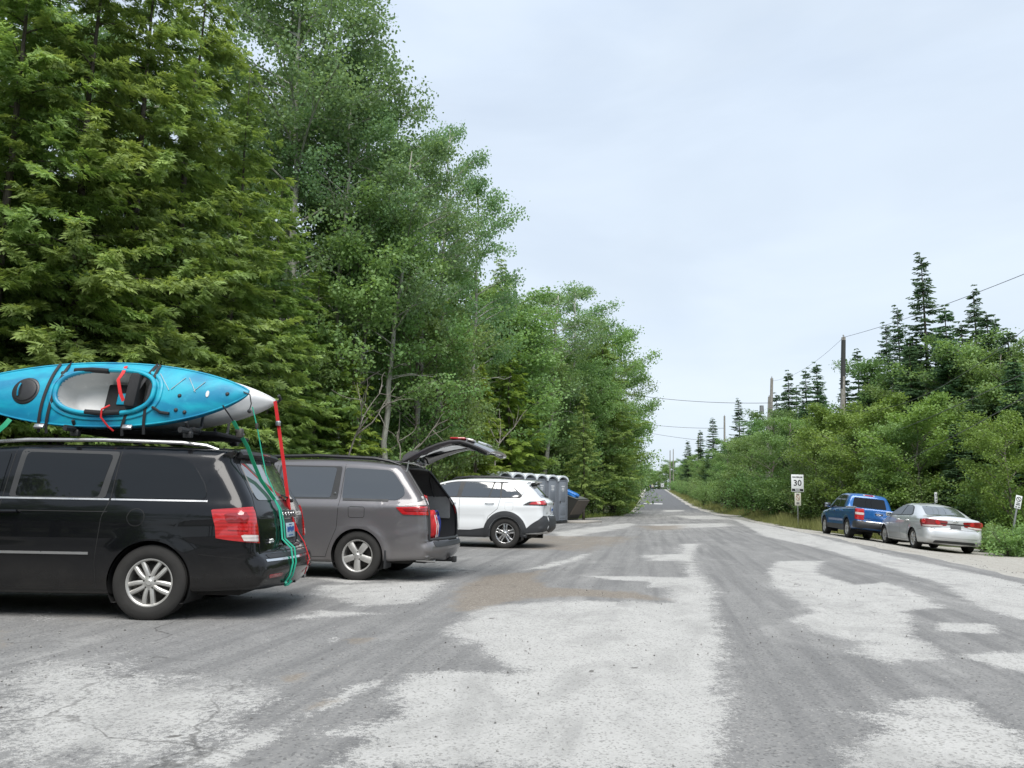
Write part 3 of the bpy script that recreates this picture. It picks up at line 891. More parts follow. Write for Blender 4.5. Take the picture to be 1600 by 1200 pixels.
        m.tube(pts, [.012, .024, .028, .028, .028, .024, .012], 8)
        m.build('roof_rail', CM['rail'], t)
        m = MB(); m.box((.66, sg * .86, .32), (.03, .26, .26), .006); m.build('mud_flap', CM['black'], t)
        panel('headlamp', [(sg * .50, .82, .02), (sg * .80, .86, .03), (sg * .84, .74, .03), (sg * .52, .70, .02)], B.front(), .008, CM['clear'], t)
        # tailgate strut
        m = MB(); m.tube([(.42, sg * .66, 1.22), (.50, sg * .655, 1.50), (.46, sg * .64, 1.76)], [.014, .014, .008], 8); m.build('gas_strut', CM['satin'] if sg > 0 else CM['black'], t)
    S = B.side(1)
    mb = MB(); strip('f', [(1.24, .905, .03), (1.0, .905, .03), (1.0, 1.06, .02), (1.25, 1.065, .02)], S, .007, .001, CM['seam'], None, True, .03, mb=mb)
    mb.build('fuel_door', CM['seam'], t)
    p = S(1.50, 1.245, .012)
    m = MB(); m.lathe([(0, .003), (.018, .003), (.02, 0)], 10, Matrix.Translation(p) @ Matrix.Rotation(-math.pi / 2, 4, 'X')); m.build('round_badge', MATS['badge_chrome'], t)
    panel('boot_sill', [(.74, .50, .02), (-.74, .50, .02), (-.74, .575, .02), (.74, .575, .02)], Rr, .006, CM['cladding'], t)
    # raised tailgate: outer skin curves back from the hinge, inner trim below
    prof_o = [(.64, 1.735, .56), (.50, 1.80, .60), (.36, 1.875, .63), (.18, 1.955, .66), (0., 2.02, .69), (-.18, 2.06, .715), (-.34, 2.065, .73), (-.48, 2.03, .735), (-.64, 1.965, .73), (-.76, 1.91, .70), (-.79, 1.885, .66)]
    ny = 14; vs = []; fs = []
    k = len(prof_o)
    for lay in (0, 1):
        for i, (x, z, w) in enumerate(prof_o):
            a = np.array(prof_o[max(0, i - 1)][:2]); b = np.array(prof_o[min(k - 1, i + 1)][:2]); tt = (b - a) / np.linalg.norm(b - a); nn = np.array([tt[1], -tt[0]])
            if nn[1] < 0: nn = -nn
            for j in range(ny + 1):
                y = -1 + 2 * j / ny; c = .05 * (1 - abs(y) ** 4)
                th = 0 if lay == 0 else (.085 if 0 < i < k - 1 and abs(y) < .99 else .02)
                vs.append((x + nn[0] * (c - th), y * w, z + nn[1] * (c - th)))
    o2 = k * (ny + 1); w1 = ny + 1
    for i in range(k - 1):
        for j in range(ny):
            fs.append((i * w1 + j, i * w1 + j + 1, (i + 1) * w1 + j + 1, (i + 1) * w1 + j))
            fs.append((o2 + i * w1 + j, o2 + (i + 1) * w1 + j, o2 + (i + 1) * w1 + j + 1, o2 + i * w1 + j + 1))
        for j in (0, ny): fs.append((i * w1 + j, (i + 1) * w1 + j, o2 + (i + 1) * w1 + j, o2 + i * w1 + j))
    for i in (0, k - 1):
        for j in range(ny): fs.append((i * w1 + j, i * w1 + j + 1, o2 + i * w1 + j + 1, o2 + i * w1 + j))
    tg = mesh_obj('tailgate', vs, fs, PAINT_GREY, t, True, 50); tag(tg, label='raised tailgate seen from below')
    def under(i0, i1, wf, off, name, mat, lift=0):
        vs = []; fs = []; n2 = 8
        for i in range(i0, i1 + 1):
            x, z, w = prof_o[i]
            a = np.array(prof_o[max(0, i - 1)][:2]); b = np.array(prof_o[min(k - 1, i + 1)][:2]); tt = (b - a) / np.linalg.norm(b - a); nn = np.array([tt[1], -tt[0]])
            if nn[1] < 0: nn = -nn
            for j in range(n2 + 1):
                y = -1 + 2 * j / n2; c = .05 * (1 - abs(y * wf) ** 4)
                vs.append((x + nn[0] * (c - off), y * w * wf, z + nn[1] * (c - off)))
        for i in range(i1 - i0):
            for j in range(n2): fs.append((i * 9 + j, i * 9 + j + 1, (i + 1) * 9 + j + 1, (i + 1) * 9 + j))
        return mesh_obj(name, vs, fs, mat, tg, True, 40)
    under(1, 5, .80, .092, 'tailgate_glass', CM['glass'])
    under(5, 9, .90, .096, 'inner_trim', CM['liner_light'])
    under(1, 5, .82, -.004, 'rear_window', CM['glass3'])
    m = MB(); m.box((-.70, 0, 1.905), (.06, .14, .03), .01, Matrix.Rotation(.5, 4, 'Y')); m.build('latch', CM['black'], tg)
    # spoiler tipped up at the hinge, lamps on the raised gate
    vs = []; pr = [(.60, 1.76), (.565, 1.86), (.50, 1.925), (.40, 1.945), (.30, 1.93), (.36, 1.87), (.46, 1.82)]; kk = len(pr); nn = 12
    for i in range(nn + 1):
        y = -1 + 2 * i / nn
        for x, z in pr: vs.append((x - .0 * y * y, y * .58, 1.76 + (z - 1.76) * (1 - .25 * abs(y) ** 6)))
    fs = [(i * kk + j, i * kk + (j + 1) % kk, (i + 1) * kk + (j + 1) % kk, (i + 1) * kk + j) for i in range(nn) for j in range(kk)] + [tuple(range(kk)), tuple(nn * kk + j for j in range(kk))]
    mesh_obj('spoiler', vs, fs, PAINT_GREY, tg, True, 50)
    for sg in (1, -1):
        m = MB(); m.box((-.30, sg * .62, 2.092), (.24, .20, .035), .02, Matrix.Rotation(-.02, 4, 'Y')); l = m.build('gate_lamp', CM['red'], tg)
        m = MB(); m.box((-.49, sg * .62, 2.07), (.12, .2, .035), .02, Matrix.Rotation(-.25, 4, 'Y')); m.build('reversing_lens', CM['clear'], l)
    m = MB(); m.box((-.56, 0, 2.06), (.14, .32, .02), .005, Matrix.Rotation(-.32, 4, 'Y')); m.build('licence_plate', MATS['plate_white'], tg)
    # tow hitch
    m = MB(); m.tube([(.5, .5, .29), (.22, .45, .27), (.18, -.45, .27), (.5, -.5, .29)], .035, 8); m.tube([(.2, 0, .27), (-.12, 0, .275)], .035, 8); m.box((-.12, 0, .275), (.06, .1, .09), .01)
    m.build('tow_bar', CM['black'], t)
    m = MB(); m.tube([(.30, .62, .30), (.02, .58, .285)], .03, 10); m.build('exhaust_pipe', CM['satin'], t)
    wheel_wells(t, [(x, z, AR) for x, z in ws], CM['well'], .97)
    underbody(t, .35, 4.8, .78, CM['under'], .25, .42, [(1.09, .355), (4.12, .355)])
    for (x, z) in ws:
        for sg in (1, -1): wheel(t, x, sg * .865, .357, .225, .232, CM, (5, 'star'))
    panel('windscreen', [(-.66, 1.14, .06), (.66, 1.14, .06), (.55, 1.56, .06), (-.55, 1.56, .06)], B.front(), .006, CM['glass2'], t)
    panel('grille', [(-.42, .72, .02), (.42, .72, .02), (.5, .45, .02), (-.5, .45, .02)], B.front(), .006, CM['black'], t)
    return t, B
GREYV, GREY_B = grey_minivan()
place(GREYV, (1.09, .95), cam_xy(-234 / FPX * 11.37, 11.47), math.pi + YAW - R_(10.3))

# ---------------------------------------------------------------- white SUV
def white_suv():
    t = empty('suv', label='white crossover with black wheel arches parked beside the portable toilets', cat='SUV')
    sil = [(.18, .36, .05, .06, .04), (.06, .42, .04, .12, .08), (.0, .55, .05, .18, .12), (.01, .72, .03, .18, .12), (.05, .76, .02, .15, .10), (.06, .95, .06, .14, .08), (.02, 1.08, .03, .13, .07), (.06, 1.14, .03, .13, .06),
           (.16, 1.22, .06, .14, .05), (.46, 1.55, .04, .14, .04), (.36, 1.60, .02, .10, .03), (.38, 1.63, .02, .09, .03), (1.0, 1.665, .4, .09, .03), (1.8, 1.675, .6, .09, .03),
           (2.4, 1.63, .5, .09, .03), (2.75, 1.55, .3, .10, .04), (3.45, 1.12, .2, .15, .06), (3.55, 1.08, .15, .2, .06), (4.30, .97, .2, .22, .10),
           (4.52, .80, .1, .2, .16), (4.60, .55, .1, .18, .2), (4.52, .32, .08, .10, .12), (4.2, .24, .1, .05, .02), (3.2, .25, .1, .04, 0), (1.4, .25, .1, .04, 0), (.6, .34, .1, .05, 0)]
    prof = [(.2, .84), (.3, .885), (.5, .915), (.8, .922), (1.0, .918), (1.15, .895), (1.22, .86), (1.4, .79), (1.6, .70), (1.7, .66)]
    plan = [(-.05, .955), (.15, .965), (.5, .985), (1.0, 1.0), (3.2, 1.0), (4.0, .975), (4.65, .88)]
    ws = [(.97, .358), (3.66, .358)]; AR = .40
    feat = addf(flare(ws, .02, AR + .07, .05), crease(lambda x: .99 - .03 * (x - 1), .010, .05), lambda x, z: -.012 * np.exp(-((z - .72) / .09) ** 2) * ((x > 1.5) & (x < 3.1)))
    B = Body(sil, prof, plan, (.85, 3.75, .80), [(x, z, AR) for x, z in ws], feat)
    doors, taken = split_doors(B, t, PAINT_WHITE, [('rear_door', 1.22, 2.12), ('front_door', 2.12, 3.12)], .42, 1.60)
    gate = B.faces_where(lambda c, k: (k == 1) & (c[:, 0] < .6) & (c[:, 2] > .76) & (c[:, 2] < 1.62) & (abs(c[:, 1]) < .74 - .2 * np.clip(c[:, 2] - 1.1, 0, 1)))
    B.part('body', ~taken & ~gate, PAINT_WHITE, t); tg = B.part('tailgate', gate, PAINT_WHITE, t)
    g = CM['glass4']
    for sg in (1, -1):
        S = B.side(sg); rd, fd = doors[('rear_door', sg)], doors[('front_door', sg)]
        panel('window_surround', [(3.20, 1.20, .05), (.62, 1.205, .05), (.56, 1.27, .04), (.94, 1.60, .08), (2.3, 1.605, .2), (2.75, 1.50, .2)], S, .003, CM['black'], t, rings=8)
        panel('window', [(2.10, 1.225, .02), (1.40, 1.225, .02), (1.30, 1.575, .03), (2.02, 1.58, .03)], S, .007, g, rd)
        panel('door_quarter_glass', [(1.37, 1.225, .02), (1.12, 1.225, .02), (1.12, 1.57, .03), (1.27, 1.575, .03)], S, .007, g, rd)
        panel('quarter_window', [(1.08, 1.225, .02), (.68, 1.23, .04), (.64, 1.29, .04), (.90, 1.565, .05), (1.08, 1.57, .03)], S, .007, g, t)
        panel('window', [(3.08, 1.22, .03), (2.20, 1.225, .02), (2.14, 1.58, .03), (2.42, 1.56, .1), (2.80, 1.42, .1)], S, .007, g, fd)
        # black wheel-arch cladding, sill and bumper
        for i, (ax, az) in enumerate(ws):
            mb = MB()
            for q in (-.006, .034, .074, .112):
                strip('arch', arch_strip(S, ax, az, AR + q, .05, .01, -10, 190), S, .052, .014, CM['cladding'], None, thick=.02, mb=mb)
            mb.build('arch_cladding', CM['cladding'], t)
        panel('sill_cladding', [(1.42, .27, .02), (3.20, .27, .02), (3.17, .47, .03), (2.9, .43, .05), (1.7, .43, .05), (1.45, .50, .03)], S, .010, CM['cladding'], t)
        seams('panel_gap', [[(2.12, 1.60), (2.12, .45)], [(1.10, 1.20), (1.16, .95), (1.40, .75), (1.45, .5)], [(3.12, 1.2), (3.14, .45)]], S, CM['seam'], t, .008)
        for dd, x in ((rd, 1.26), (fd, 2.22)):
            m = MB(); p = S(x, 1.08, .03); q = S(x + .2, 1.08, .03)
            m.tube([p, (p + q) / 2 + Vector((0, .008 * sg, 0)), q], .015, 8); m.tube([S(x, 1.08, -.01), p], .015, 8); m.tube([S(x + .2, 1.08, -.01), q], .015, 8)
            m.build('door_handle', PAINT_WHITE, dd)
        K = B.corner(.70, .50, sg)
        lamp = panel('tail_lamp', [(22, 1.045, .3), (40, 1.13, .3), (84, 1.17, .3), (82, 1.04, .3)], K, .012, CM['black'], t, step=2.0, n=1)
        panel('red_lens', [(38, 1.06, .3), (46, 1.125, .3), (78, 1.155, .3), (76, 1.065, .3)], K, .019, CM['red'], lamp, step=2.0, n=1)
        mirror(t, 3.0, sg * .87, 1.20, PAINT_WHITE, CM['mirror'])
        m = MB(); m.tube([Vector((x, sg * .60, z)) for x, z in ((.75, 1.64), (.9, 1.69), (1.2, 1.72), (1.9, 1.725), (2.3, 1.69), (2.42, 1.63))], [.012, .022, .024, .024, .022, .012], 8); m.build('roof_rail', CM['rail'], t)
        panel('headlamp', [(sg * .48, .92, .02), (sg * .80, .95, .03), (sg * .82, .82, .03), (sg * .52, .82, .02)], B.front(), .008, CM['clear'], t)
    S = B.side(1)
    mb = MB(); strip('f', [(.98, .92, .03), (.78, .92, .03), (.78, 1.10, .02), (.98, 1.10, .02)], S, .008, .001, CM['seam'], None, True, .03, mb=mb); mb.build('fuel_door', CM['liner_light'], t)
    Rr = B.rear()
    for sg in (1, -1):
        K = B.corner(.62, .50, sg)
        panel('bumper_cladding', [(8, .36, .3), (88, .44, .3), (88, .78, .3), (62, .80, .3), (50, .70, .3), (24, .50, .3), (10, .46, .3)], K, .014, CM['cladding'], t, step=2.5, n=1)
    panel('bumper_middle', [(.52, .42, .02), (-.52, .42, .02), (-.52, .785, .02), (.52, .785, .02)], Rr, .013, CM['cladding'], t)
    panel('skid_plate', [(.42, .40, .03), (-.42, .40, .03), (-.38, .55, .03), (.38, .55, .03)], Rr, .022, CM['black'], t)
    panel('rear_window', [(.60, 1.225, .06), (-.60, 1.225, .06), (-.50, 1.53, .05), (.50, 1.53, .05)], Rr, .006, CM['glass3'], tg)
    m = MB(); ys = np.linspace(-1, 1, 13); pr = [(.42, 1.585), (.27, 1.60), (.24, 1.625), (.40, 1.65)]; vs = []
    for y in ys:
        for x, z in pr: vs.append((x + .05 * y * y, y * .58, z - .01 * y * y))
    fs = [(i * 4 + j, i * 4 + (j + 1) % 4, i * 4 + 4 + (j + 1) % 4, i * 4 + 4 + j) for i in range(12) for j in range(4)] + [(0, 1, 2, 3), (48, 49, 50, 51)]
    sp = m.add(vs, fs).build('spoiler', PAINT_WHITE, tg)
    m = MB(); m.box((.40, 0, 1.565), (.10, 1.0, .05), .015); m.build('spoiler_shadow_gap', CM['black'], sp)
    m = MB(); p0 = Rr(-.02, 1.235, .02); m.tube([p0, Rr(.22, 1.27, .022), Rr(.34, 1.29, .016)], [.014, .01, .006], 6); m.box(p0, (.05, .07, .04), .01); m.build('rear_wiper', CM['black'], tg)
    TXT = Matrix(((0, 0, -1, 0), (-1, 0, 0, 0), (0, 1, 0, 0), (0, 0, 0, 1)))
    panel('tailgate_band', [(.52, 1.09, .02), (-.52, 1.09, .02), (-.52, 1.15, .02), (.52, 1.15, .02)], Rr, .012, PAINT_WHITE, tg)
    panel('plate_recess', [(.30, .82, .03), (-.30, .82, .03), (-.28, 1.04, .03), (.28, 1.04, .03)], Rr, .004, CM['liner_light'], tg)
    plate(tg, Rr, 0, .93, .30, .15, 'plate_white', 7, 'plate_blue')
    m = MB(); p = Rr(0, 1.12, .016); m.tube([p + Vector((0, .06 * math.cos(a), .04 * math.sin(a))) for a in np.linspace(0, 2 * math.pi, 19)[:-1]], .008, 6, closed=True); m.build('oval_badge', MATS['badge_chrome'], tg)
    p = Rr(.52, .86, .008); m = MB(); m.box(p, (.008, .12, .025), .003); m.build('model_badge', CM['satin'], tg)
    seams('tailgate_gap', [[(.74, .80), (.72, 1.15), (.55, 1.58)], [(-.74, .80), (-.72, 1.15), (-.55, 1.58)]], Rr, CM['seam'], t, .008)
    m = MB(); m.tube([(.02, -.40, .40), (.3, -.40, .42)], .035, 10); m.tube([(.02, .42, .40), (.3, .42, .42)], .035, 10); m.build('exhaust_pipe', CM['satin'], t)
    m = MB()
    for sg in (1, -1): m.box((.56, sg * .80, .33), (.02, .24, .24), .005)
    m.build('mud_flap', CM['black'], t)
    m = MB(); m.tube([(2.5, -.5, 1.68), (2.3, -.3, 1.75), (2.1, -.2, 1.76)], .01, 6); m.lathe([(0, .06), (.02, .05), (.05, 0)], 10, Matrix.Translation((.75, 0, 1.66))); m.build('roof_antenna', CM['black'], t)
    wheel_wells(t, [(x, z, AR) for x, z in ws], CM['well'], .90)
    underbody(t, .35, 4.3, .72, CM['under'], .25, .44, [(.97, .36), (3.66, .36)])
    for (x, z) in ws:
        for sg in (1, -1): wheel(t, x, sg * .80, .36, .225, .235, {**CM, 'alloy': CM['alloy_bright']}, (5, 'split'))
    panel('windscreen', [(-.62, 1.14, .06), (.62, 1.14, .06), (.52, 1.50, .06), (-.52, 1.50, .06)], B.front(), .006, CM['glass2'], t)
    panel('grille', [(-.42, .85, .02), (.42, .85, .02), (.5, .5, .02), (-.5, .5, .02)], B.front(), .006, CM['black'], t)
    return t, B
SUV, SUV_B = white_suv()
place(SUV, (.97, .90), cam_xy(-7 / FPX * 18.83, 18.93), math.pi + YAW - R_(11))

# ---------------------------------------------------------------- silver saloon
def silver_sedan():
    t = empty('sedan', label='silver four-door sedan on the gravel shoulder behind the blue pickup', cat='sedan')
    sil = [(.16, .24, .05, .06, .04), (.03, .32, .05, .14, .12), (-.01, .48, .06, .20, .16), (.02, .62, .04, .20, .16), (.06, .68, .03, .18, .14), (.07, .85, .05, .17, .13), (.03, .97, .03, .16, .12), (.07, 1.03, .03, .14, .08),
           (.50, 1.06, .15, .14, .05), (.62, 1.085, .15, .14, .05), (1.28, 1.39, .35, .15, .05), (1.75, 1.46, .4, .14, .035), (2.2, 1.478, .5, .12, .03),
           (2.7, 1.43, .4, .12, .03), (3.45, 1.04, .3, .15, .06), (3.6, .99, .2, .2, .06), (4.30, .82, .25, .22, .14),
           (4.54, .62, .1, .2, .2), (4.60, .42, .08, .18, .22), (4.52, .22, .08, .10, .15), (4.2, .19, .1, .05, .02), (3.2, .20, .1, .04, 0), (1.4, .20, .1, .04, 0), (.6, .22, .1, .05, 0)]
    prof = [(.15, .83), (.25, .87), (.45, .89), (.65, .90), (.85, .895), (.98, .87), (1.05, .84), (1.2, .745), (1.38, .62), (1.5, .55)]
    plan = [(-.05, .94), (.15, .955), (.6, .985), (1.1, 1.0), (3.2, 1.0), (4.0, .97), (4.65, .86)]
    ws = [(.98, .325), (3.665, .325)]; AR = .36
    feat = addf(flare(ws, .015, AR + .02, .05), crease(lambda x: .84 - .025 * (x - 1), .010, .03), crease(lambda x: .42 + .03 * (x - 1), .008, .04))
    B = Body(sil, prof, plan, (.8, 3.75, .66), [(x, z, AR) for x, z in ws], feat)
    doors, taken = split_doors(B, t, PAINT_SILVER, [('rear_door', 1.28, 2.08), ('front_door', 2.08, 3.10)], .28, 1.38)
    gate = B.faces_where(lambda c, k: (k == 1) & (c[:, 0] < .55) & (c[:, 2] > .68) & (c[:, 2] < 1.08) & (abs(c[:, 1]) < .66))
    B.part('body', ~taken & ~gate, PAINT_SILVER, t); tg = B.part('boot_lid', gate, PAINT_SILVER, t)
    g = CM['glass2']
    for sg in (1, -1):
        S = B.side(sg); rd, fd = doors[('rear_door', sg)], doors[('front_door', sg)]
        panel('window_surround', [(3.22, 1.03, .05), (1.18, 1.055, .05), (1.12, 1.11, .05), (1.42, 1.33, .16), (1.8, 1.405, .3), (2.4, 1.405, .3), (2.75, 1.30, .3)], S, .003, CM['black'], t, rings=8)
        panel('window', [(2.06, 1.065, .02), (1.26, 1.08, .05), (1.22, 1.125, .05), (1.48, 1.315, .14), (1.8, 1.385, .2), (2.06, 1.39, .02)], S, .007, g, rd)
        panel('window', [(3.08, 1.055, .04), (2.14, 1.065, .02), (2.14, 1.39, .02), (2.4, 1.38, .2), (2.74, 1.27, .2)], S, .007, g, fd)
        seams('panel_gap', [[(2.08, 1.4), (2.08, .27)], [(1.24, 1.04), (1.28, .8), (1.45, .55), (1.48, .27)], [(3.10, 1.0), (3.12, .27)], [(1.48, .27), (3.12, .27)], [(.62, .62), (.30, .66)]], S, CM['seam'], t, .008)
        for dd, x in ((rd, 1.36), (fd, 2.2)):
            m = MB(); p = S(x, .90, .03); q = S(x + .19, .89, .03)
            m.tube([p, (p + q) / 2 + Vector((0, .008 * sg, 0)), q], .014, 8); m.tube([S(x, .90, -.01), p], .014, 8); m.tube([S(x + .19, .89, -.01), q], .014, 8)
            m.build('door_handle', MATS['badge_chrome'], dd)
        K = B.corner(.62, .44, sg)
        lamp = panel('tail_lamp', [(25, .965, .3), (60, .985, .3), (108, .945, .3), (106, .80, .3), (72, .735, .3), (38, .735, .3)], K, .010, CM['dred'], t, step=2.5, n=1)
        for a in (50, 85):
            c = K(a, .895, .016); n = Vector((-math.sin(R_(a)), sg * math.cos(R_(a)), 0))
            m = MB(); m.lathe([(0, .006), (.062, .006), (.072, -.004), (.072, -.02)], 20, Matrix.Translation(c) @ n.to_track_quat('Z', 'Y').to_matrix().to_4x4()); m.build('round_lens', CM['red'], lamp)
        panel('clear_lens', [(44, .785, .3), (98, .815, .3), (98, .78, .3), (70, .745, .3), (46, .747, .3)], K, .015, CM['clear'], lamp, step=2.5, n=1)
        mirror(t, 3.02, sg * .84, 1.05, PAINT_SILVER, CM['mirror'], (.12, .2, .14))
        panel('headlamp', [(sg * .44, .72, .02), (sg * .76, .78, .03), (sg * .78, .66, .03), (sg * .48, .62, .02)], B.front(), .008, CM['clear'], t)
    Rr = B.rear()
    panel('rear_window', [(.60, 1.10, .06), (-.60, 1.10, .06), (-.50, 1.385, .06), (.50, 1.385, .06)], Rr, .007, CM['glass3'], t, rings=8)
    panel('number_plate_recess', [(.40, .70, .03), (-.40, .70, .03), (-.42, .83, .03), (.42, .83, .03)], Rr, .004, PAINT_SILVER, tg)
    panel('plate_garnish', [(.42, .845, .01), (-.42, .845, .01), (-.42, .875, .01), (.42, .875, .01)], Rr, .014, CM['black'], tg)
    plate(tg, Rr, 0, .765, .30, .14, 'plate_grey')
    p = Rr(0, .945, .012)
    m = MB(); m.box(p, (.012, .15, .035), .005); m.box(p + Vector((-.002, 0, 0)), (.012, .06, .055), .005); m.build('cross_badge', MATS['badge_chrome'], tg)
    seams('boot_gap', [[(.66, .70), (.66, 1.04)], [(-.66, .70), (-.66, 1.04)], [(.66, .69), (-.66, .69)]], Rr, CM['seam'], t, .008)
    panel('bumper_lower', [(.62, .26, .03), (-.62, .26, .03), (-.58, .34, .03), (.58, .34, .03)], Rr, .006, CM['black'], t)
    strip('bumper_crease', [(.66, .44, .1), (.6, .46, .1), (-.6, .46, .1), (-.66, .44, .1)], Rr, .03, .012, PAINT_SILVER, t, thick=.014)
    m = MB(); m.tube([(1.75, 0, 1.47), (1.62, 0, 1.51), (1.58, 0, 1.515)], [.03, .02, .006], 8); m.build('roof_antenna', CM['black'], t)
    wheel_wells(t, [(x, z, AR) for x, z in ws], CM['well'], .87)
    underbody(t, .3, 4.3, .70, CM['under'], .2, .38, [(.98, .32), (3.665, .32)])
    for (x, z) in ws:
        for sg in (1, -1): wheel(t, x, sg * .775, .328, .21, .215, CM, (5, 'double'))
    panel('windscreen', [(-.60, 1.06, .06), (.60, 1.06, .06), (.48, 1.38, .06), (-.48, 1.38, .06)], B.front(), .006, CM['glass2'], t)
    panel('grille', [(-.35, .70, .02), (.35, .70, .02), (.4, .45, .02), (-.4, .45, .02)], B.front(), .006, CM['black'], t)
    return t, B
SEDAN, SEDAN_B = silver_sedan()

# ---------------------------------------------------------------- blue pickup
def blue_pickup():
    t = empty('pickup_truck', label='blue crew-cab pickup truck parked ahead of the silver sedan', cat='pickup truck')
    sil = [(.16, .40, .05, .06, .03), (.02, .45, .04, .12, .06), (-.02, .56, .03, .14, .07), (.0, .66, .02, .12, .06), (.06, .68, .02, .10, .02), (.05, .85, .05, .09, .02), (.055, 1.05, .05, .09, .02), (.07, 1.135, .03, .07, .015),
           (.20, 1.15, .03, .05, .0), (1.42, 1.14, .1, .05, .0), (3.60, 1.13, .15, .14, .03), (3.75, 1.12, .2, .2, .05), (4.75, 1.03, .18, .22, .08),
           (5.00, .90, .1, .18, .12), (5.06, .60, .1, .16, .15), (4.98, .36, .08, .10, .1), (4.6, .30, .1, .05, .02), (3.6, .30, .1, .04, 0), (1.7, .30, .1, .04, 0), (.7, .36, .1, .05, 0)]
    prof = [(.25, .85), (.34, .88), (.5, .905), (.7, .915), (.95, .918), (1.08, .905), (1.15, .88)]
    plan = [(-.05, .975), (.2, .985), (.8, 1.0), (3.6, 1.0), (4.5, .975), (5.1, .90)]
    ws = [(1.05, .365), (4.125, .365)]; AR = .42
    feat = addf(flare(ws, .02, AR + .02, .05), crease(lambda x: .98 + 0 * x, .008, .03), lambda x, z: -.012 * np.exp(-((z - .60) / .08) ** 2) * ((x > 1.6) & (x < 3.6)))
    B = Body(sil, prof, plan, (.85, 4.3, .76), [(x, z, AR) for x, z in ws], feat)
    cab = [(1.44, 1.125, .02, .04, .02), (1.49, 1.30, .1, .08, .03), (1.57, 1.62, .06, .10, .03), (1.70, 1.70, .08, .10, .03), (2.3, 1.74, .3, .10, .03), (2.9, 1.71, .3, .10, .03), (3.2, 1.60, .2, .10, .04), (3.85, 1.13, .05, .05, .04)]
    Bc = Body(cab, [(1.1, .845), (1.2, .82), (1.45, .745), (1.66, .665), (1.75, .64)], [(0, 1), (5, 1)], (1.9, 3.0, 1.35), [], None, rows=12)
    doors, taken = split_doors(B, t, PAINT_BLUE, [('rear_door', 1.62, 2.48), ('front_door', 2.48, 3.62)], .40, 1.125)
    gate = B.faces_where(lambda c, k: (k == 1) & (c[:, 0] < .2) & (c[:, 2] > .67) & (c[:, 2] < 1.14) & (abs(c[:, 1]) < .70))
    bed = B.faces_where(lambda c, k: (k == 1) & (c[:, 0] > .22) & (c[:, 0] < 1.40) & (c[:, 2] > 1.0) & (abs(c[:, 1]) < .78))
    B.part('body', ~taken & ~gate & ~bed, PAINT_BLUE, t); tg = B.part('tailgate', gate, PAINT_BLUE, t)
    Bc.part('cab', np.ones(len(Bc.faces), bool), PAINT_BLUE, t)
    m = MB(); m.add([(x, y, z) for z in (1.145, .62) for x in (.2, 1.42) for y in (-.78, .78)], [(0, 1, 5, 4), (2, 3, 7, 6), (0, 2, 6, 4), (1, 3, 7, 5), (4, 5, 7, 6)]); m.build('bed_liner', CM['cladding'], t)
    g = CM['glass']
    for sg in (1, -1):
        S = B.side(sg); Sc = Bc.side(sg); rd, fd = doors[('rear_door', sg)], doors[('front_door', sg)]
        panel('window_surround', [(3.58, 1.155, .04), (1.74, 1.155, .04), (1.82, 1.62, .06), (2.4, 1.67, .2), (2.95, 1.63, .2)], Sc, .003, CM['black'], t, rings=8)
        panel('window', [(2.44, 1.175, .03), (1.82, 1.175, .03), (1.90, 1.60, .05), (2.44, 1.635, .03)], Sc, .007, g, rd)
        panel('window', [(3.44, 1.175, .04), (2.54, 1.175, .03), (2.54, 1.64, .03), (2.92, 1.60, .15)], Sc, .007, g, fd)
        seams('panel_gap', [[(2.48, 1.12), (2.48, .40)], [(1.60, 1.12), (1.60, .85), (1.68, .6), (1.70, .40)], [(3.62, 1.1), (3.64, .40)], [(1.46, 1.12), (1.44, .80)]], S, CM['seam'], t, .008)
        for dd, x in ((rd, 1.74), (fd, 2.6)):
            m = MB(); p = S(x, 1.02, .03); q = S(x + .2, 1.02, .03)
            m.tube([p, (p + q) / 2 + Vector((0, .008 * sg, 0)), q], .016, 8); m.tube([S(x, 1.02, -.01), p], .016, 8); m.tube([S(x + .2, 1.02, -.01), q], .016, 8)
            m.build('door_handle', PAINT_BLUE, dd)
        for i, (ax, az) in enumerate(ws):
            strip('arch_cladding', arch_strip(S, ax, az, AR + .03, .06, .01), S, .06, .010, CM['cladding'], t, thick=.016)
        panel('sill_cladding', [(1.50, .32, .02), (3.68, .32, .02), (3.66, .50, .03), (1.53, .50, .03)], S, .008, CM['cladding'], t)
        K = B.corner(.45, .56, sg)
        lamp = panel('tail_lamp', [(38, 1.115, .3), (83, 1.115, .3), (83, .72, .3), (42, .73, .3)], K, .012, CM['red'], t, step=2.5, n=1)
        panel('clear_lens', [(44, .985, .3), (82, .985, .3), (82, .90, .3), (45, .90, .3)], K, .018, CM['clear'], lamp, step=2.5, n=1)
        mirror(t, 3.48, sg * .89, 1.20, CM['black'], CM['mirror'], (.14, .24, .2))
        panel('headlamp', [(sg * .52, .95, .02), (sg * .82, .97, .03), (sg * .84, .78, .03), (sg * .56, .78, .02)], B.front(), .008, CM['clear'], t)
        m = MB(); m.tube([S(.25, 1.155, .0) + Vector((0, -sg * .04, .01)), S(1.40, 1.15, 0) + Vector((0, -sg * .04, .012))], .028, 8); m.build('bed_rail', CM['satin'], t)
    Rr = B.rear(); Rc = Bc.rear()
    strip('tailgate_cap', [(.70, 1.118), (-.70, 1.118)], Rr, .022, .010, PAINT_BLUE, tg, thick=.012)
    panel('rear_window', [(.62, 1.20, .05), (-.62, 1.20, .05), (-.55, 1.57, .05), (.55, 1.57, .05)], Rc, .007, g, t)
    m = MB(); m.box((1.60, 0, 1.668), (.05, .30, .06), .015); hl = m.build('high_brake_light', CM['red'], t)
    m = MB(); m.box((1.60, .17, 1.672), (.04, .10, .05), .012); m.box((1.60, -.17, 1.672), (.04, .10, .05), .012); m.build('cargo_lamp', CM['clear'], hl)
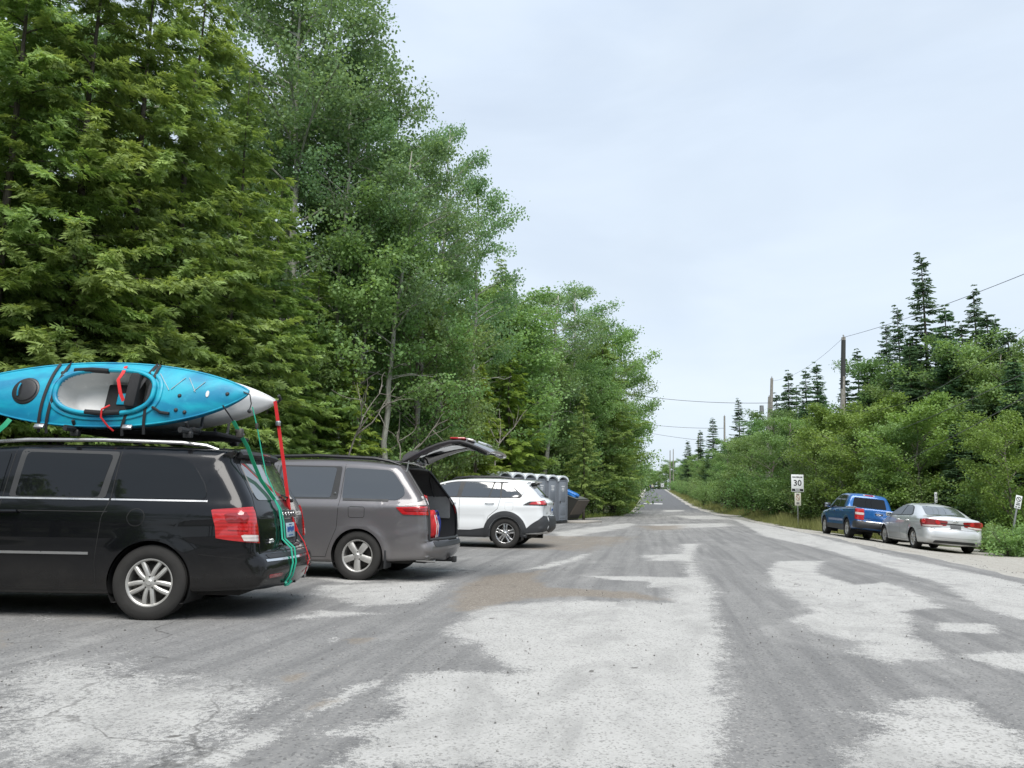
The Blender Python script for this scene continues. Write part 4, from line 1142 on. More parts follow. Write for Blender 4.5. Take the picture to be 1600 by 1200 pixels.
    m = MB(); m.box(Rr(.10, .97, .01), (.03, .26, .055), .012); m.build('tailgate_handle', CM['black'], tg)
    m = MB(); m.box(Rr(.12, .955, .03), (.012, .16, .02), .004); m.build('handle_trim', MATS['badge_chrome'], tg)
    panel('tailgate_emboss', [(.60, .80, .03), (-.60, .80, .03), (-.60, .835, .01), (.60, .835, .01)], Rr, .012, PAINT_BLUE, tg)
    TXT = Matrix(((0, 0, -1, 0), (-1, 0, 0, 0), (0, 1, 0, 0), (0, 0, 0, 1)))
    text_mesh('badge_letter', 'MAVERICK', .05, MATS['badge_chrome'], tg, Matrix.Translation(Rr(.50, .735, .008)) @ TXT, .003)
    seams('tailgate_gap', [[(.70, .68), (.70, 1.13)], [(-.70, .68), (-.70, 1.13)]], Rr, CM['seam'], t, .009)
    panel('rear_bumper', [(.78, .44, .03), (-.78, .44, .03), (-.80, .665, .03), (.80, .665, .03)], Rr, .012, CM['cladding'], t)
    for sg in (1, -1):
        K = B.corner(.45, .56, sg); panel('bumper_corner', [(12, .44, .3), (82, .42, .3), (82, .67, .3), (40, .68, .3), (14, .62, .3)], K, .014, CM['cladding'], t, step=2.5, n=1)
    strip('bumper_top', [(.74, .672), (-.74, .672)], Rr, .02, .016, CM['satin'], t, thick=.01)
    wheel_wells(t, [(x, z, AR) for x, z in ws], CM['well'], .89)
    underbody(t, .3, 4.7, .72, CM['under'], .3, .48, [(1.05, .36), (4.125, .36)])
    for (x, z) in ws:
        for sg in (1, -1): wheel(t, x, sg * .80, .368, .225, .225, CM, (5, 'split'))
    panel('windscreen', [(-.62, 1.16, .06), (.62, 1.16, .06), (.55, 1.58, .06), (-.55, 1.58, .06)], Bc.front(), .006, CM['glass2'], t)
    panel('grille', [(-.5, .92, .02), (.5, .92, .02), (.5, .66, .02), (-.5, .66, .02)], B.front(), .006, CM['black'], t)
    return t, B
PICKUP, PICKUP_B = blue_pickup()

_p = on_ground(1426, 856.6); place(SEDAN, (.98, .87), (_p.x, _p.y), math.pi / 2 + R_(2.5))
_p = on_ground(1322, 840); place(PICKUP, (1.05, .90), (_p.x, _p.y), math.pi / 2 + R_(3))
# ------------------------------------------------------------------ ground, lot, road, shoulder
def gpx(x, y): p = on_ground(x, y); return (p.x, p.y)
def sdist(P, poly):
    """signed distance (inside positive) of points P to polygon"""
    A = np.array(poly, float); B = np.roll(A, -1, 0); D = B - A
    best = np.full(len(P), 1e9); ins = np.zeros(len(P), bool)
    for a, b, d in zip(A, B, D):
        t = np.clip(((P - a) @ d) / (d @ d + 1e-12), 0, 1)
        best = np.minimum(best, np.hypot(*(P - a - t[:, None] * d).T))
        c = ((a[1] > P[:, 1]) != (b[1] > P[:, 1]))
        xx = (b[0] - a[0]) * (P[:, 1] - a[1]) / (b[1] - a[1] + 1e-12) + a[0]
        ins ^= c & (P[:, 0] < xx)
    return np.where(ins, best, -best)

# outlines of pale dust and brown dirt surveyed from the photo, laid on the ground in metres
PALE = [  # (strength, softness in metres, outline)
 (1.0, .30, [(1040, 905), (1107, 900), (1125, 960), (1142, 1020), (1132, 1080), (1140, 1120), (1137, 1210), (520, 1210), (560, 1160), (525, 1150), (600, 1125), (620, 1100), (605, 1070), (665, 1050), (800, 1050), (690, 985), (740, 950), (900, 938), (1050, 942)]),
 (.60, .5, [(0, 1020), (75, 1012), (220, 1017), (250, 1025), (190, 1037), (235, 1050), (280, 1040), (400, 1065), (450, 1055), (425, 1070), (500, 1070), (480, 1085), (420, 1120), (370, 1155), (320, 1180), (280, 1210), (-60, 1210), (-60, 1040)]),
 (.95, .12, [(300, 1195), (400, 1150), (450, 1130), (550, 1070), (600, 1060), (605, 1067), (545, 1100), (475, 1125), (410, 1170), (350, 1200)]),
 (1.0, .25, [(1200, 890), (1215, 877), (1290, 877), (1275, 895), (1330, 915), (1385, 910), (1480, 952), (1400, 957), (1425, 965), (1415, 992), (1470, 1015), (1480, 1035), (1390, 1040), (1300, 1020), (1350, 1005), (1280, 992), (1235, 970), (1265, 955), (1220, 930)]),
 (.95, .22, [(1150, 812), (1200, 822), (1300, 845), (1400, 870), (1600, 912), (1640, 925), (1640, 985), (1540, 955), (1470, 915), (1375, 885), (1300, 862), (1200, 838)]),
 (.95, .15, [(1470, 975), (1550, 975), (1573, 995), (1465, 987)]),
 (.95, .18, [(1485, 1025), (1640, 1015), (1640, 1065), (1525, 1035)]),
 (.95, .22, [(1310, 1170), (1375, 1140), (1340, 1120), (1265, 1110), (1400, 1120), (1375, 1095), (1440, 1090), (1540, 1097), (1555, 1120), (1640, 1165), (1640, 1210), (1325, 1210)]),
 (.9, .2, [(905, 900), (1065, 903), (1065, 912), (950, 908)]), (.9, .2, [(1015, 910), (1065, 910), (1065, 920), (1010, 920)]),
 (.8, .25, [(440, 965), (500, 952), (610, 960), (450, 970)]), (.8, .25, [(500, 915), (700, 905), (690, 930), (660, 945), (560, 950), (480, 930)]),
 (.9, .25, [(817, 891), (862, 880), (926, 863), (907, 873), (862, 889)]), (.8, .3, [(470, 905), (560, 893), (720, 890), (640, 905), (540, 915)]),
 (.8, .4, [(870, 832), (985, 818), (985, 823), (880, 842)]), (.9, .3, [(1000, 868), (1090, 865), (1095, 880), (1010, 877)]), (.8, .3, [(1060, 850), (1090, 850), (1100, 905), (1062, 905)]),
 (.8, .3, [(50, 962), (85, 962), (80, 970), (55, 970)]), (.95, .1, [(512, 998), (530, 998), (528, 1006), (513, 1006)]), (.5, .3, [(420, 985), (480, 965), (470, 980), (400, 1010)]),
 (.8, .6, [(1030, 820), (1130, 818), (1140, 822), (1040, 826)]), (.9, .6, [(1060, 806), (1110, 806), (1150, 812), (1080, 811)]), (.8, .5, [(1035, 797), (1070, 797), (1070, 799), (1040, 800)]),
]
MUD = [
 (1.0, .30, [(700, 958), (712, 918), (757, 899), (855, 891), (840, 905), (862, 918), (990, 925), (1057, 940), (990, 937), (900, 934), (825, 938), (740, 958)]),
 (.7, .8, [(722, 842), (800, 836), (1010, 838), (1000, 848), (930, 866), (860, 862), (740, 858)]),
 (.8, .12, [(435, 1060), (480, 1050), (530, 1040), (500, 1050), (470, 1070), (440, 1072)]), (.8, .1, [(450, 1125), (500, 1095), (560, 1090), (500, 1110)]),
 (.8, .12, [(530, 1000), (580, 995), (600, 998), (570, 1008), (540, 1010)]), (.7, .2, [(-60, 975), (30, 978), (15, 1015), (-60, 1020)]), (.6, .2, [(80, 960), (180, 965), (140, 975), (85, 972)]),
 (.5, .4, [(1300, 848), (1420, 866), (1640, 905), (1640, 890), (1560, 872), (1480, 862), (1380, 852)]), (.8, .8, [(985, 822), (1080, 820), (1075, 828), (1010, 830)]),
]
def field(P, polys):
    out = np.full(len(P), -1.0)
    for s, soft, poly in polys:
        d = sdist(P, [gpx(*q) for q in poly]); out = np.maximum(out, np.clip(d / soft, -1, 1) * .5 * s + .5 * s - .5 + (s - 1) * .0)
    return out      # about -.5 outside .. s-.5 inside

def sheet(name, xs_fn, ys, nx, lift, mat, fields=True, sideslope=None):
    V = []; 
    for y in ys:
        x0, x1 = xs_fn(y); x = np.linspace(x0, x1, nx)
        z = terrain(x, np.full(nx, y)) + lift
        if sideslope is not None: z = z + sideslope(x, y)
        V.append(np.stack([x, np.full(nx, y), z], 1))
    ny = len(ys); V = np.vstack(V)
    # gentle unevenness
    V[:, 2] += .006 * np.sin(V[:, 0] * 1.3 + .4 * V[:, 1]) * np.sin(V[:, 1] * .9) * (lift > 0)
    i = np.arange(ny - 1)[:, None] * nx + np.arange(nx - 1)[None]
    F = np.stack([i, i + 1, i + nx + 1, i + nx], -1).reshape(-1, 4)
    o = mesh_obj(name, V, F, mat, None, True, None)
    if fields:
        P = V[:, :2]
        for nm, polys in (('pale', PALE), ('mud', MUD)):
            a = o.data.attributes.new(nm, 'FLOAT', 'POINT'); a.data.foreach_set('value', field(P, polys).astype(np.float32))
    tag(o, kind='structure')
    return o

def lot_material():
    m, nt, out = nodes_of('worn_asphalt')
    geo = nt.nodes.new('ShaderNodeNewGeometry'); pos = geo.outputs['Position']
    sep = nt.nodes.new('ShaderNodeSeparateXYZ'); L(nt, pos, sep.inputs[0])
    pal = N(nt, 'ShaderNodeAttribute', attribute_name='pale').outputs['Fac']
    mud = N(nt, 'ShaderNodeAttribute', attribute_name='mud').outputs['Fac']
    mp = N(nt, 'ShaderNodeMapping'); mp.inputs['Scale'].default_value = (1, .45, 1); L(nt, pos, mp.inputs[0])
    n_big = noise(nt, mp.outputs[0], .55, 6, .62, .6)
    n_mid = noise(nt, pos, 3.2, 6, .65, .4)
    n_fin = noise(nt, pos, 26, 4, .7)
    n_grit = noise(nt, pos, 120, 3, .75)
    vor = N(nt, 'ShaderNodeTexVoronoi', Scale=70.0); L(nt, pos, vor.inputs['Vector'])
    vcol = nt.nodes.new('ShaderNodeSeparateColor'); L(nt, vor.outputs['Color'], vcol.inputs[0])
    # dust mask: surveyed patches broken up by noise, and scattered patches farther along the road
    far = ramp(nt, sep.outputs[1], 16, 34, 0, .34)
    far2 = ramp(nt, sep.outputs[1], 66, 80, 0, -.45)
    s = mathn(nt, 'ADD', pal, mathn(nt, 'MULTIPLY', mathn(nt, 'SUBTRACT', n_big, .5), 1.15))
    s = mathn(nt, 'ADD', s, mathn(nt, 'MULTIPLY', mathn(nt, 'SUBTRACT', n_mid, .5), .75))
    s = mathn(nt, 'ADD', s, mathn(nt, 'MULTIPLY', mathn(nt, 'SUBTRACT', n_fin, .5), 1.15))
    s = mathn(nt, 'ADD', s, mathn(nt, 'ADD', far, far2))
    s = mathn(nt, 'ADD', s, mathn(nt, 'MULTIPLY', mathn(nt, 'SUBTRACT', n_grit, .5), .9))
    pm = ramp(nt, s, -.06, .17)
    # bare asphalt: two greys, aggregate speckle
    asph = mixc(nt, n_big, rgb(.135, .135, .137), rgb(.205, .203, .199))
    asph = mixc(nt, mathn(nt, 'MULTIPLY', n_mid, .5), asph, rgb(.30, .296, .288))
    film = noise(nt, mp.outputs[0], .9, 7, .7, 1.2)
    asph = mixc(nt, ramp(nt, film, .46, .72, 0, .6), asph, rgb(.34, .335, .325))
    asph = mixc(nt, ramp(nt, n_grit, .50, .72, 0, .45), asph, rgb(.30, .295, .28))
    asph = mixc(nt, ramp(nt, vcol.outputs[0], .80, .95, 0, .4), asph, rgb(.34, .33, .31))
    asph = mixc(nt, ramp(nt, vcol.outputs[1], .82, .95, 0, .5), asph, rgb(.06, .06, .06))
    mt = N(nt, 'ShaderNodeMapping'); mt.inputs['Scale'].default_value = (3.2, .10, 1); L(nt, pos, mt.inputs[0])
    trk = noise(nt, mt.outputs[0], 1.3, 4, .6)
    asph = mixc(nt, ramp(nt, trk, .40, .68, 0, .45), asph, rgb(.095, .095, .097))
    fresh = ramp(nt, sep.outputs[1], 62, 85, 0, .85)
    asph = mixc(nt, fresh, asph, rgb(.115, .12, .13))
    dust = mixc(nt, n_mid, rgb(.345, .34, .328), rgb(.475, .468, .452))
    dust = mixc(nt, ramp(nt, n_fin, .52, .75, 0, .5), dust, rgb(.27, .265, .25))
    dust = mixc(nt, ramp(nt, vcol.outputs[2], .72, .95, 0, .55), dust, rgb(.13, .126, .118))
    blot = noise(nt, mp.outputs[0], 1.6, 6, .68, .8); dust = mixc(nt, ramp(nt, blot, .45, .68, 0, .55), dust, rgb(.235, .232, .225))
    dust = mixc(nt, ramp(nt, n_grit, .55, .75, 0, .5), dust, rgb(.62, .61, .59))
    col = mixc(nt, pm, asph, dust)
    # brown dirt, gravelly
    dm = mathn(nt, 'ADD', mud, mathn(nt, 'MULTIPLY', mathn(nt, 'SUBTRACT', n_mid, .5), 1.0))
    dm = mathn(nt, 'ADD', dm, mathn(nt, 'MULTIPLY', mathn(nt, 'SUBTRACT', n_fin, .5), .7))
    dm = ramp(nt, dm, -.1, .3, 0, .85)
    dirt = mixc(nt, n_fin, rgb(.115, .098, .080), rgb(.25, .215, .175))
    dirt = mixc(nt, ramp(nt, vcol.outputs[1], .7, .9, 0, .6), dirt, rgb(.36, .33, .29))
    col = mixc(nt, dm, col, dirt)
    # dark damp specks and hairline cracks
    spk = noise(nt, pos, 5.2, 2, .5); col = mixc(nt, ramp(nt, spk, .735, .76, 0, .75), col, rgb(.065, .06, .055))
    crk = N(nt, 'ShaderNodeTexVoronoi', Scale=.42); crk.feature = 'DISTANCE_TO_EDGE'
    wv = nt.nodes.new('ShaderNodeVectorMath'); wv.operation = 'ADD'
    nz = N(nt, 'ShaderNodeTexNoise', Scale=1.4, Detail=5.0); L(nt, pos, nz.inputs['Vector'])
    L(nt, pos, wv.inputs[0]); L(nt, nz.outputs['Color'], wv.inputs[1]); L(nt, wv.outputs[0], crk.inputs['Vector'])
    ck = mathn(nt, 'MULTIPLY', ramp(nt, crk.outputs['Distance'], .002, .008, .6, 0), ramp(nt, n_big, .5, .66))
    col = mixc(nt, ck, col, rgb(.05, .048, .045))
    b = N(nt, 'ShaderNodeBsdfPrincipled', Roughness=.9); b.inputs['Specular IOR Level'].default_value = .25
    L(nt, col, b.inputs['Base Color'])
    h = mathn(nt, 'ADD', mathn(nt, 'MULTIPLY', n_grit, .4), mathn(nt, 'ADD', mathn(nt, 'MULTIPLY', vor.outputs['Distance'], .5), mathn(nt, 'MULTIPLY', n_fin, 1.0)))
    bp = N(nt, 'ShaderNodeBump', Strength=.55, Distance=.012); L(nt, h, bp.inputs['Height']); L(nt, bp.outputs[0], b.inputs['Normal'])
    L(nt, b.outputs[0], out.inputs[0])
    return m

def gravel_material():
    m, nt, out = nodes_of('shoulder_gravel')
    geo = nt.nodes.new('ShaderNodeNewGeometry'); pos = geo.outputs['Position']
    mud = N(nt, 'ShaderNodeAttribute', attribute_name='mud').outputs['Fac']
    a = noise(nt, pos, .8, 5); b2 = noise(nt, pos, 9, 5, .7)
    v = N(nt, 'ShaderNodeTexVoronoi', Scale=38.0); L(nt, pos, v.inputs['Vector'])
    vc = nt.nodes.new('ShaderNodeSeparateColor'); L(nt, v.outputs['Color'], vc.inputs[0])
    c = mixc(nt, a, rgb(.30, .285, .25), rgb(.43, .415, .385))
    c = mixc(nt, ramp(nt, b2, .4, .7, 0, .5), c, rgb(.5, .485, .45))
    c = mixc(nt, ramp(nt, vc.outputs[0], .5, 1, 0, .6), c, rgb(.20, .18, .15))
    dm = ramp(nt, mathn(nt, 'ADD', mud, mathn(nt, 'SUBTRACT', a, .5)), -.1, .4, 0, .7)
    c = mixc(nt, dm, c, rgb(.20, .165, .125))
    b = N(nt, 'ShaderNodeBsdfPrincipled', Roughness=.95); L(nt, c, b.inputs['Base Color'])
    bp = N(nt, 'ShaderNodeBump', Strength=.7, Distance=.02); L(nt, mathn(nt, 'ADD', v.outputs['Distance'], b2), bp.inputs['Height']); L(nt, bp.outputs[0], b.inputs['Normal'])
    L(nt, b.outputs[0], out.inputs[0])
    return m

def soil_material():
    m, nt, out = nodes_of('forest_floor')
    geo = nt.nodes.new('ShaderNodeNewGeometry'); pos = geo.outputs['Position']
    a = noise(nt, pos, .7, 6, .6); b2 = noise(nt, pos, 7, 5, .7)
    c = mixc(nt, a, rgb(.030, .045, .014), rgb(.075, .095, .03))
    c = mixc(nt, ramp(nt, b2, .45, .65), c, rgb(.075, .055, .033))
    b = N(nt, 'ShaderNodeBsdfPrincipled', Roughness=.95); L(nt, c, b.inputs['Base Color'])
    bp = N(nt, 'ShaderNodeBump', Strength=.8, Distance=.06); L(nt, b2, bp.inputs['Height']); L(nt, bp.outputs[0], b.inputs['Normal'])
    L(nt, b.outputs[0], out.inputs[0])
    return m

XL = ((-20, -10.5), (6, -10.2), (14, -9.6), (24, -8.8), (36, -7.6), (41, -5.6), (48, -3.4), (56, -1.9), (62, -1.5), (90, -1.4), (400, -1.6))
XR = ((-20, 6.6), (20, 6.35), (34, 6.1), (56, 5.6), (66, 4.9), (88, 4.0), (230, 3.3), (400, 3.3))
def edge(tab, y): return float(np.interp(y, [t[0] for t in tab], [t[1] for t in tab]))
def wob(y, s, a=.18): return a * (math.sin(y * 1.7 + s) * .5 + math.sin(y * .63 + 2 * s) + .4 * math.sin(y * 4.1 + s))
M_LOT = lot_material(); M_GRAVEL = gravel_material(); M_SOIL = soil_material()
ys_n = list(np.arange(-14, 2, .25)) + list(2 * np.exp(np.arange(0, math.log(62 / 2), .0085)))
sheet('parking_lot', lambda y: (edge(XL, y) + wob(y, 1), edge(XR, y) + wob(y, 4, .10)), ys_n, 210, .008, M_LOT)
ys_f = list(np.linspace(ys_n[-1], 120, 120)) + list(np.linspace(121, 320, 130))
sheet('road', lambda y: (edge(XL, y) + wob(y, 1), edge(XR, y) + wob(y, 4, .10)), ys_f, 70, .0075, M_LOT)
SH = ((-20, 6.2), (26, 5.6), (32, 4.6), (36, 2.6), (39, .9), (44, .7), (56, 1.0), (62, 1.8), (66, .8), (90, .7), (400, .6))
sheet('gravel_shoulder', lambda y: (edge(XR, y) - .5, edge(XR, y) + edge(SH, y) + wob(y, 2, .3)), list(np.arange(-14, 70, .3)) + list(np.arange(70, 320, 1.2)), 60, .003, M_GRAVEL)
sheet('gravel_edge', lambda y: (edge(XL, y) - (.9 if y < 40 else .6) + wob(y, 5, .2), edge(XL, y) + .4), list(np.arange(-14, 320, .5)), 14, .0015, M_GRAVEL)
gx = np.concatenate([np.linspace(-260, -20, 24), np.arange(-18, 4, 2), np.arange(4, 13, .3), np.arange(14, 25, 2), np.linspace(26, 260, 24)])
gy = np.concatenate([np.arange(-60, 40, 4.), np.arange(40, 260, 3.), np.linspace(262, 700, 30)])
V = np.array([(x, y, tz(x, y) - .012) for y in gy for x in gx]); nx = len(gx)
i = np.arange(len(gy) - 1)[:, None] * nx + np.arange(nx - 1)[None]
tag(mesh_obj('ground', V, np.stack([i, i + 1, i + nx + 1, i + nx], -1).reshape(-1, 4), M_SOIL, None, True, None), kind='structure')
# worn white paint left on the far carriageway
mb = MB()
for (x0, x1, y0, y1) in ((-.9, -.55, 92, 95.5), (-.3, .05, 92, 95.5), (.25, 1.25, 92, 95.8)):
    xs = np.linspace(x0, x1, 3); yy = np.linspace(y0, y1, 6)
    vs = [(x + .03 * math.sin(9 * y), y + .1 * math.sin(7 * x), tz(x, y) + .014) for y in yy for x in xs]
    mb.add(vs, [(r * 3 + c, r * 3 + c + 1, r * 3 + 4 + c, r * 3 + 3 + c) for r in range(5) for c in range(2)])
tag(mb.build('road_marking', plain('worn_paint', (.50, .50, .50), .8, var=.3, nscale=4), None), kind='structure')

# loose stones kicked about the lot, gathered along the dirt and the edges
def stones(name, n, fx, fy, size, mat, label, seed):
    g = np.random.default_rng(seed); y = fy[0] + (fy[1] - fy[0]) * g.random(n) ** 1.3; b_ = np.array([fx(v) for v in y]); x = b_[:, 0] + (b_[:, 1] - b_[:, 0]) * g.random(n)
    keep = (np.sin(x * 1.9 + y * .8) + np.sin(x * .7 - y * 1.6) + g.normal(0, .9, n)) > .4; x, y = x[keep], y[keep]; n = len(x)
    base = np.array([(1, 0, 0), (0, 1, 0), (-1, 0, 0), (0, -1, 0), (0, 0, .8), (0, 0, -.6)])
    tri = np.array([(0, 1, 4), (1, 2, 4), (2, 3, 4), (3, 0, 4), (1, 0, 5), (2, 1, 5), (3, 2, 5), (0, 3, 5)])
    s_ = size * g.uniform(.35, 1.0, n) ** 1.6; V = base[None] * s_[:, None, None] * g.uniform(.6, 1.3, (n, 6, 1)); a = g.uniform(0, 6.28, n)
    X = V[..., 0] * np.cos(a)[:, None] - V[..., 1] * np.sin(a)[:, None]; Y = V[..., 0] * np.sin(a)[:, None] + V[..., 1] * np.cos(a)[:, None]
    V = np.stack([X + x[:, None], Y + y[:, None], V[..., 2] + (terrain(x, y) + .010 + s_ * .25)[:, None]], -1).reshape(-1, 3)
    F = (tri[None] + (np.arange(n) * 6)[:, None, None]).reshape(-1, 3)
    tag(mesh_obj(name, V, F, mat, None, False), label, 'gravel', kind='stuff')
ST1 = plain('stone_grey', (.26, .255, .245), .9, var=.5, nscale=3.0); ST2 = plain('stone_dark', (.10, .095, .09), .9, var=.5, nscale=3.0)
stones('gravel', 3600, lambda y: (-7.5, 6.0), (2.6, 17), .012, ST1, 'loose pale grit scattered over the worn asphalt', 71)
stones('gravel', 1800, lambda y: (-7.5, 6.0), (2.6, 15), .011, ST2, 'loose dark grit scattered over the worn asphalt', 72)
stones('gravel', 1800, lambda y: (edge(XR, y) - .9, edge(XR, y) + 2.2), (10, 40), .017, ST1, 'stones along the crumbling right edge of the asphalt', 73)
stones('gravel', 2400, lambda y: (edge(XL, y) - .9, edge(XL, y) + .9), (6, 60), .035, ST1, 'stones along the left edge of the lot', 74)
# ------------------------------------------------------------------ kayaks, straps, bags
bpy.context.view_layer.update()
def kayak_shell(name, root, Lk, beam, depth, mat_deck, mat_hull, cockpit=None, crown=.10, stern_round=.06):
    nx, ny = 230, 64
    def hb(s):      # half beam along s in 0..1
        return beam / 2 * np.clip(1 - np.abs(2 * s - 1.0) ** 2.15, 0, 1) ** .82 + .012
    xs = (1 - np.cos(np.linspace(0, math.pi, nx))) / 2
    rock = lambda s: .085 * np.abs(2 * s - 1) ** 3.2            # sheer rises at the ends
    s = xs[:, None] * np.ones(ny)[None]; u = np.linspace(-1, 1, ny)[None] * np.ones(nx)[:, None]
    X = s * Lk; Y = u * hb(s); Z = rock(s) + crown * (1 - np.abs(u) ** 2.2) * (hb(s) / (beam / 2)) ** .8
    inside = np.zeros(X.shape, bool)
    if cockpit:
        cx, a, b = cockpit
        d = np.abs((X - cx) / a) ** 2.6 + np.abs(Y / b) ** 2.6
        inside = d < 1
        near = inside & ~(np.roll(inside, 1, 0) & np.roll(inside, -1, 0) & np.roll(inside, 1, 1) & np.roll(inside, -1, 1))
        f = (1 / d[near]) ** (1 / 2.6)
        X[near] = cx + (X[near] - cx) * f; Y[near] = Y[near] * f
    vs = np.stack([X, Y, Z], -1).reshape(-1, 3); fs = []
    for i in range(nx - 1):
        for j in range(ny - 1):
            if inside[i, j] and inside[i + 1, j] and inside[i, j + 1] and inside[i + 1, j + 1]: continue
            fs.append((i * ny + j, (i + 1) * ny + j, (i + 1) * ny + j + 1, i * ny + j + 1))
    deck = mesh_obj('deck', vs, fs, mat_deck, root, True, 60)
    # hull below the gunwale with soft chines
    nh = 26; hv = []
    for i in range(nx):
        si = xs[i]; w = float(hb(si)); dz = depth * (max(0, 1 - abs(2 * si - 1) ** 3.0)) ** .75 + .02; zr = float(rock(si))
        for k in range(nh):
            a = math.pi * k / (nh - 1); c, sn = math.cos(a), math.sin(a)
            hv.append((si * Lk, w * math.copysign(abs(c) ** .75, c) if abs(c) > 1e-9 else 0, zr - dz * sn ** .8 + .02 * (1 - abs(2 * si - 1)) * math.cos(4 * a) * sn))
    hf = [(i * nh + k, i * nh + k + 1, (i + 1) * nh + k + 1, (i + 1) * nh + k) for i in range(nx - 1) for k in range(nh - 1)]
    mesh_obj('hull', hv, hf, mat_hull, root, True, 60)
    # gunwale seam
    g = MB()
    for sg in (1, -1): g.tube([(x * Lk, sg * float(hb(x)), float(rock(x))) for x in xs[2:-2]], .011, 6)
    g.build('gunwale', mat_deck, root)
    Zf = lambda x, y: float(rock(x / Lk) + crown * (1 - min(1, abs(y) / float(hb(x / Lk))) ** 2.2) * (float(hb(x / Lk)) / (beam / 2)) ** .8)
    return Zf

def kayak_plastic(name, c1, c2, c3=None):
    m, nt, out = nodes_of(name)
    tc = nt.nodes.new('ShaderNodeTexCoord'); b = N(nt, 'ShaderNodeBsdfPrincipled', Roughness=.33)
    mp = N(nt, 'ShaderNodeMapping'); mp.inputs['Scale'].default_value = (.9, 2.2, 1); L(nt, tc.outputs['Object'], mp.inputs[0])
    f = ramp(nt, noise(nt, mp.outputs[0], 2.2, 3, .5, .6), .35, .65)
    c = mixc(nt, f, rgb(*c1), rgb(*c2))
    f2 = noise(nt, tc.outputs['Object'], 18, 4, .7)
    c = mixc(nt, ramp(nt, f2, .55, .8, 0, .3), c, rgb(*[min(1, x * 1.3 + .03) for x in c2]))
    L(nt, c, b.inputs['Base Color']); L(nt, mathn(nt, 'ADD', mathn(nt, 'MULTIPLY', f2, .2), .26), b.inputs['Roughness'])
    bp = N(nt, 'ShaderNodeBump', Strength=.12, Distance=.01); L(nt, f2, bp.inputs['Height']); L(nt, bp.outputs[0], b.inputs['Normal'])
    L(nt, b.outputs[0], out.inputs[0]); MATS[name] = m
    return m
K_BLUE = kayak_plastic('kayak_turquoise', (.006, .20, .36), (.010, .36, .49))
K_BLUEH = kayak_plastic('kayak_blue_hull', (.006, .17, .34), (.01, .27, .44))
K_WHITE = kayak_plastic('kayak_white', (.56, .57, .58), (.68, .68, .68))
K_IN = kayak_plastic('kayak_inner_white', (.52, .53, .53), (.64, .64, .63))
BLK = CM['black']; FOAM = plain('black_foam', (.014, .014, .016), .85, nscale=40, bump=.2)
WEB = plain('black_webbing', (.012, .013, .016), .7, nscale=60, bump=.2)
GREEN = plain('green_webbing', (.012, .30, .15), .6, nscale=60, bump=.2); GREEN2 = plain('green_cord', (.02, .38, .25), .6, nscale=60)
REDW = plain('red_webbing', (.62, .018, .022), .6, nscale=60, bump=.2)
VM = VAN.matrix_world.copy()
def van_pt(x, y, z): return VM @ Vector((x, y, z))
def tilt_root(name, x0, y0, z0, tilt, label, cat, yaw=0.0, pitch=0.0):
    o = bpy.data.objects.new(name, None); COL.objects.link(o); o.empty_display_size = .2
    c, s = math.cos(tilt), math.sin(tilt)
    Rl = Matrix(((1, 0, 0, 0), (0, c, s, 0), (0, -s, c, 0), (0, 0, 0, 1)))      # local z -> (0, s, c)
    o.matrix_world = VM @ Matrix.Translation((x0, y0, z0)) @ Matrix.Rotation(yaw, 4, 'Z') @ Matrix.Rotation(pitch, 4, 'Y') @ Rl
    return tag(o, label, cat)

KL = 3.12
k1 = tilt_root('kayak', .34, .60, 2.25, R_(74), 'turquoise sit-in kayak on its side on the black minivan, open cockpit facing out', 'kayak', 0.0, R_(.3))
CX, CA, CB = 1.50, .50, .235
Zd = kayak_shell('kayak', k1, KL, .70, .235, K_BLUE, K_BLUEH, (CX, CA, CB), .075)
# white lower edge band of the hull near the stern, coaming, tub, seat
ell = lambda a, b, n=64, p=2.6: [(math.copysign(abs(math.cos(t)) ** (2 / p), math.cos(t)) * a + CX, math.copysign(abs(math.sin(t)) ** (2 / p), math.sin(t)) * b) for t in np.linspace(0, 2 * math.pi, n + 1)[:-1]]
m = MB(); m.tube([(x, y, Zd(x, y) + .022) for x, y in ell(CA + .012, CB + .012)], .024, 10, closed=True)
co = m.build('coaming', K_BLUE, k1)
m = MB(); m.tube([(x, y, Zd(x, y) + .004) for x, y in ell(CA + .075, CB + .055)], .022, 8, closed=True, flat=.5); m.build('coaming_step', K_BLUE, k1)
vs = []; n = 64; lv = [(1, 0), (.985, -.05), (.96, -.12), (.90, -.19), (.78, -.225), (.4, -.235)]
for sc, dz in lv:
    for x, y in ell(CA * sc, CB * sc): vs.append((x, y, Zd(*( (x, y) if sc == 1 else (CX, 0) )) * (1 if sc == 1 else .4) + dz + (.0 if sc == 1 else -.01)))
fs = [(r * n + i, r * n + (i + 1) % n, (r + 1) * n + (i + 1) % n, (r + 1) * n + i) for r in range(5) for i in range(n)] + [tuple(5 * n + i for i in range(n))]
mesh_obj('cockpit_well', vs, fs, K_IN, k1, True, 50)
m = MB(); m.box((CX - .27, 0, -.01), (.12, .40, .34), .05, Matrix.Rotation(R_(-14), 4, 'Y')); m.box((CX - .07, 0, -.165), (.36, .36, .05), .022); seat = m.build('seat', FOAM, k1)
m = MB(); m.box((CX - .10, 0, -.132), (.15, .13, .022), .01); m.build('seat_pad', K_BLUE, seat)
for sg in (1, -1):
    m = MB(); x0 = CX + (.20 if sg < 0 else -.02)
    m.tube([(x0 - .18 + .06 * i, sg * (CB + .010 - .004 * abs(i - 3)), Zd(x0, CB) + .026) for i in range(7)], .029, 10); m.build('thigh_pad', FOAM, k1)
m = MB(); hx = 2.34; M = Matrix.Translation((hx, 0, Zd(hx, 0) - .012))
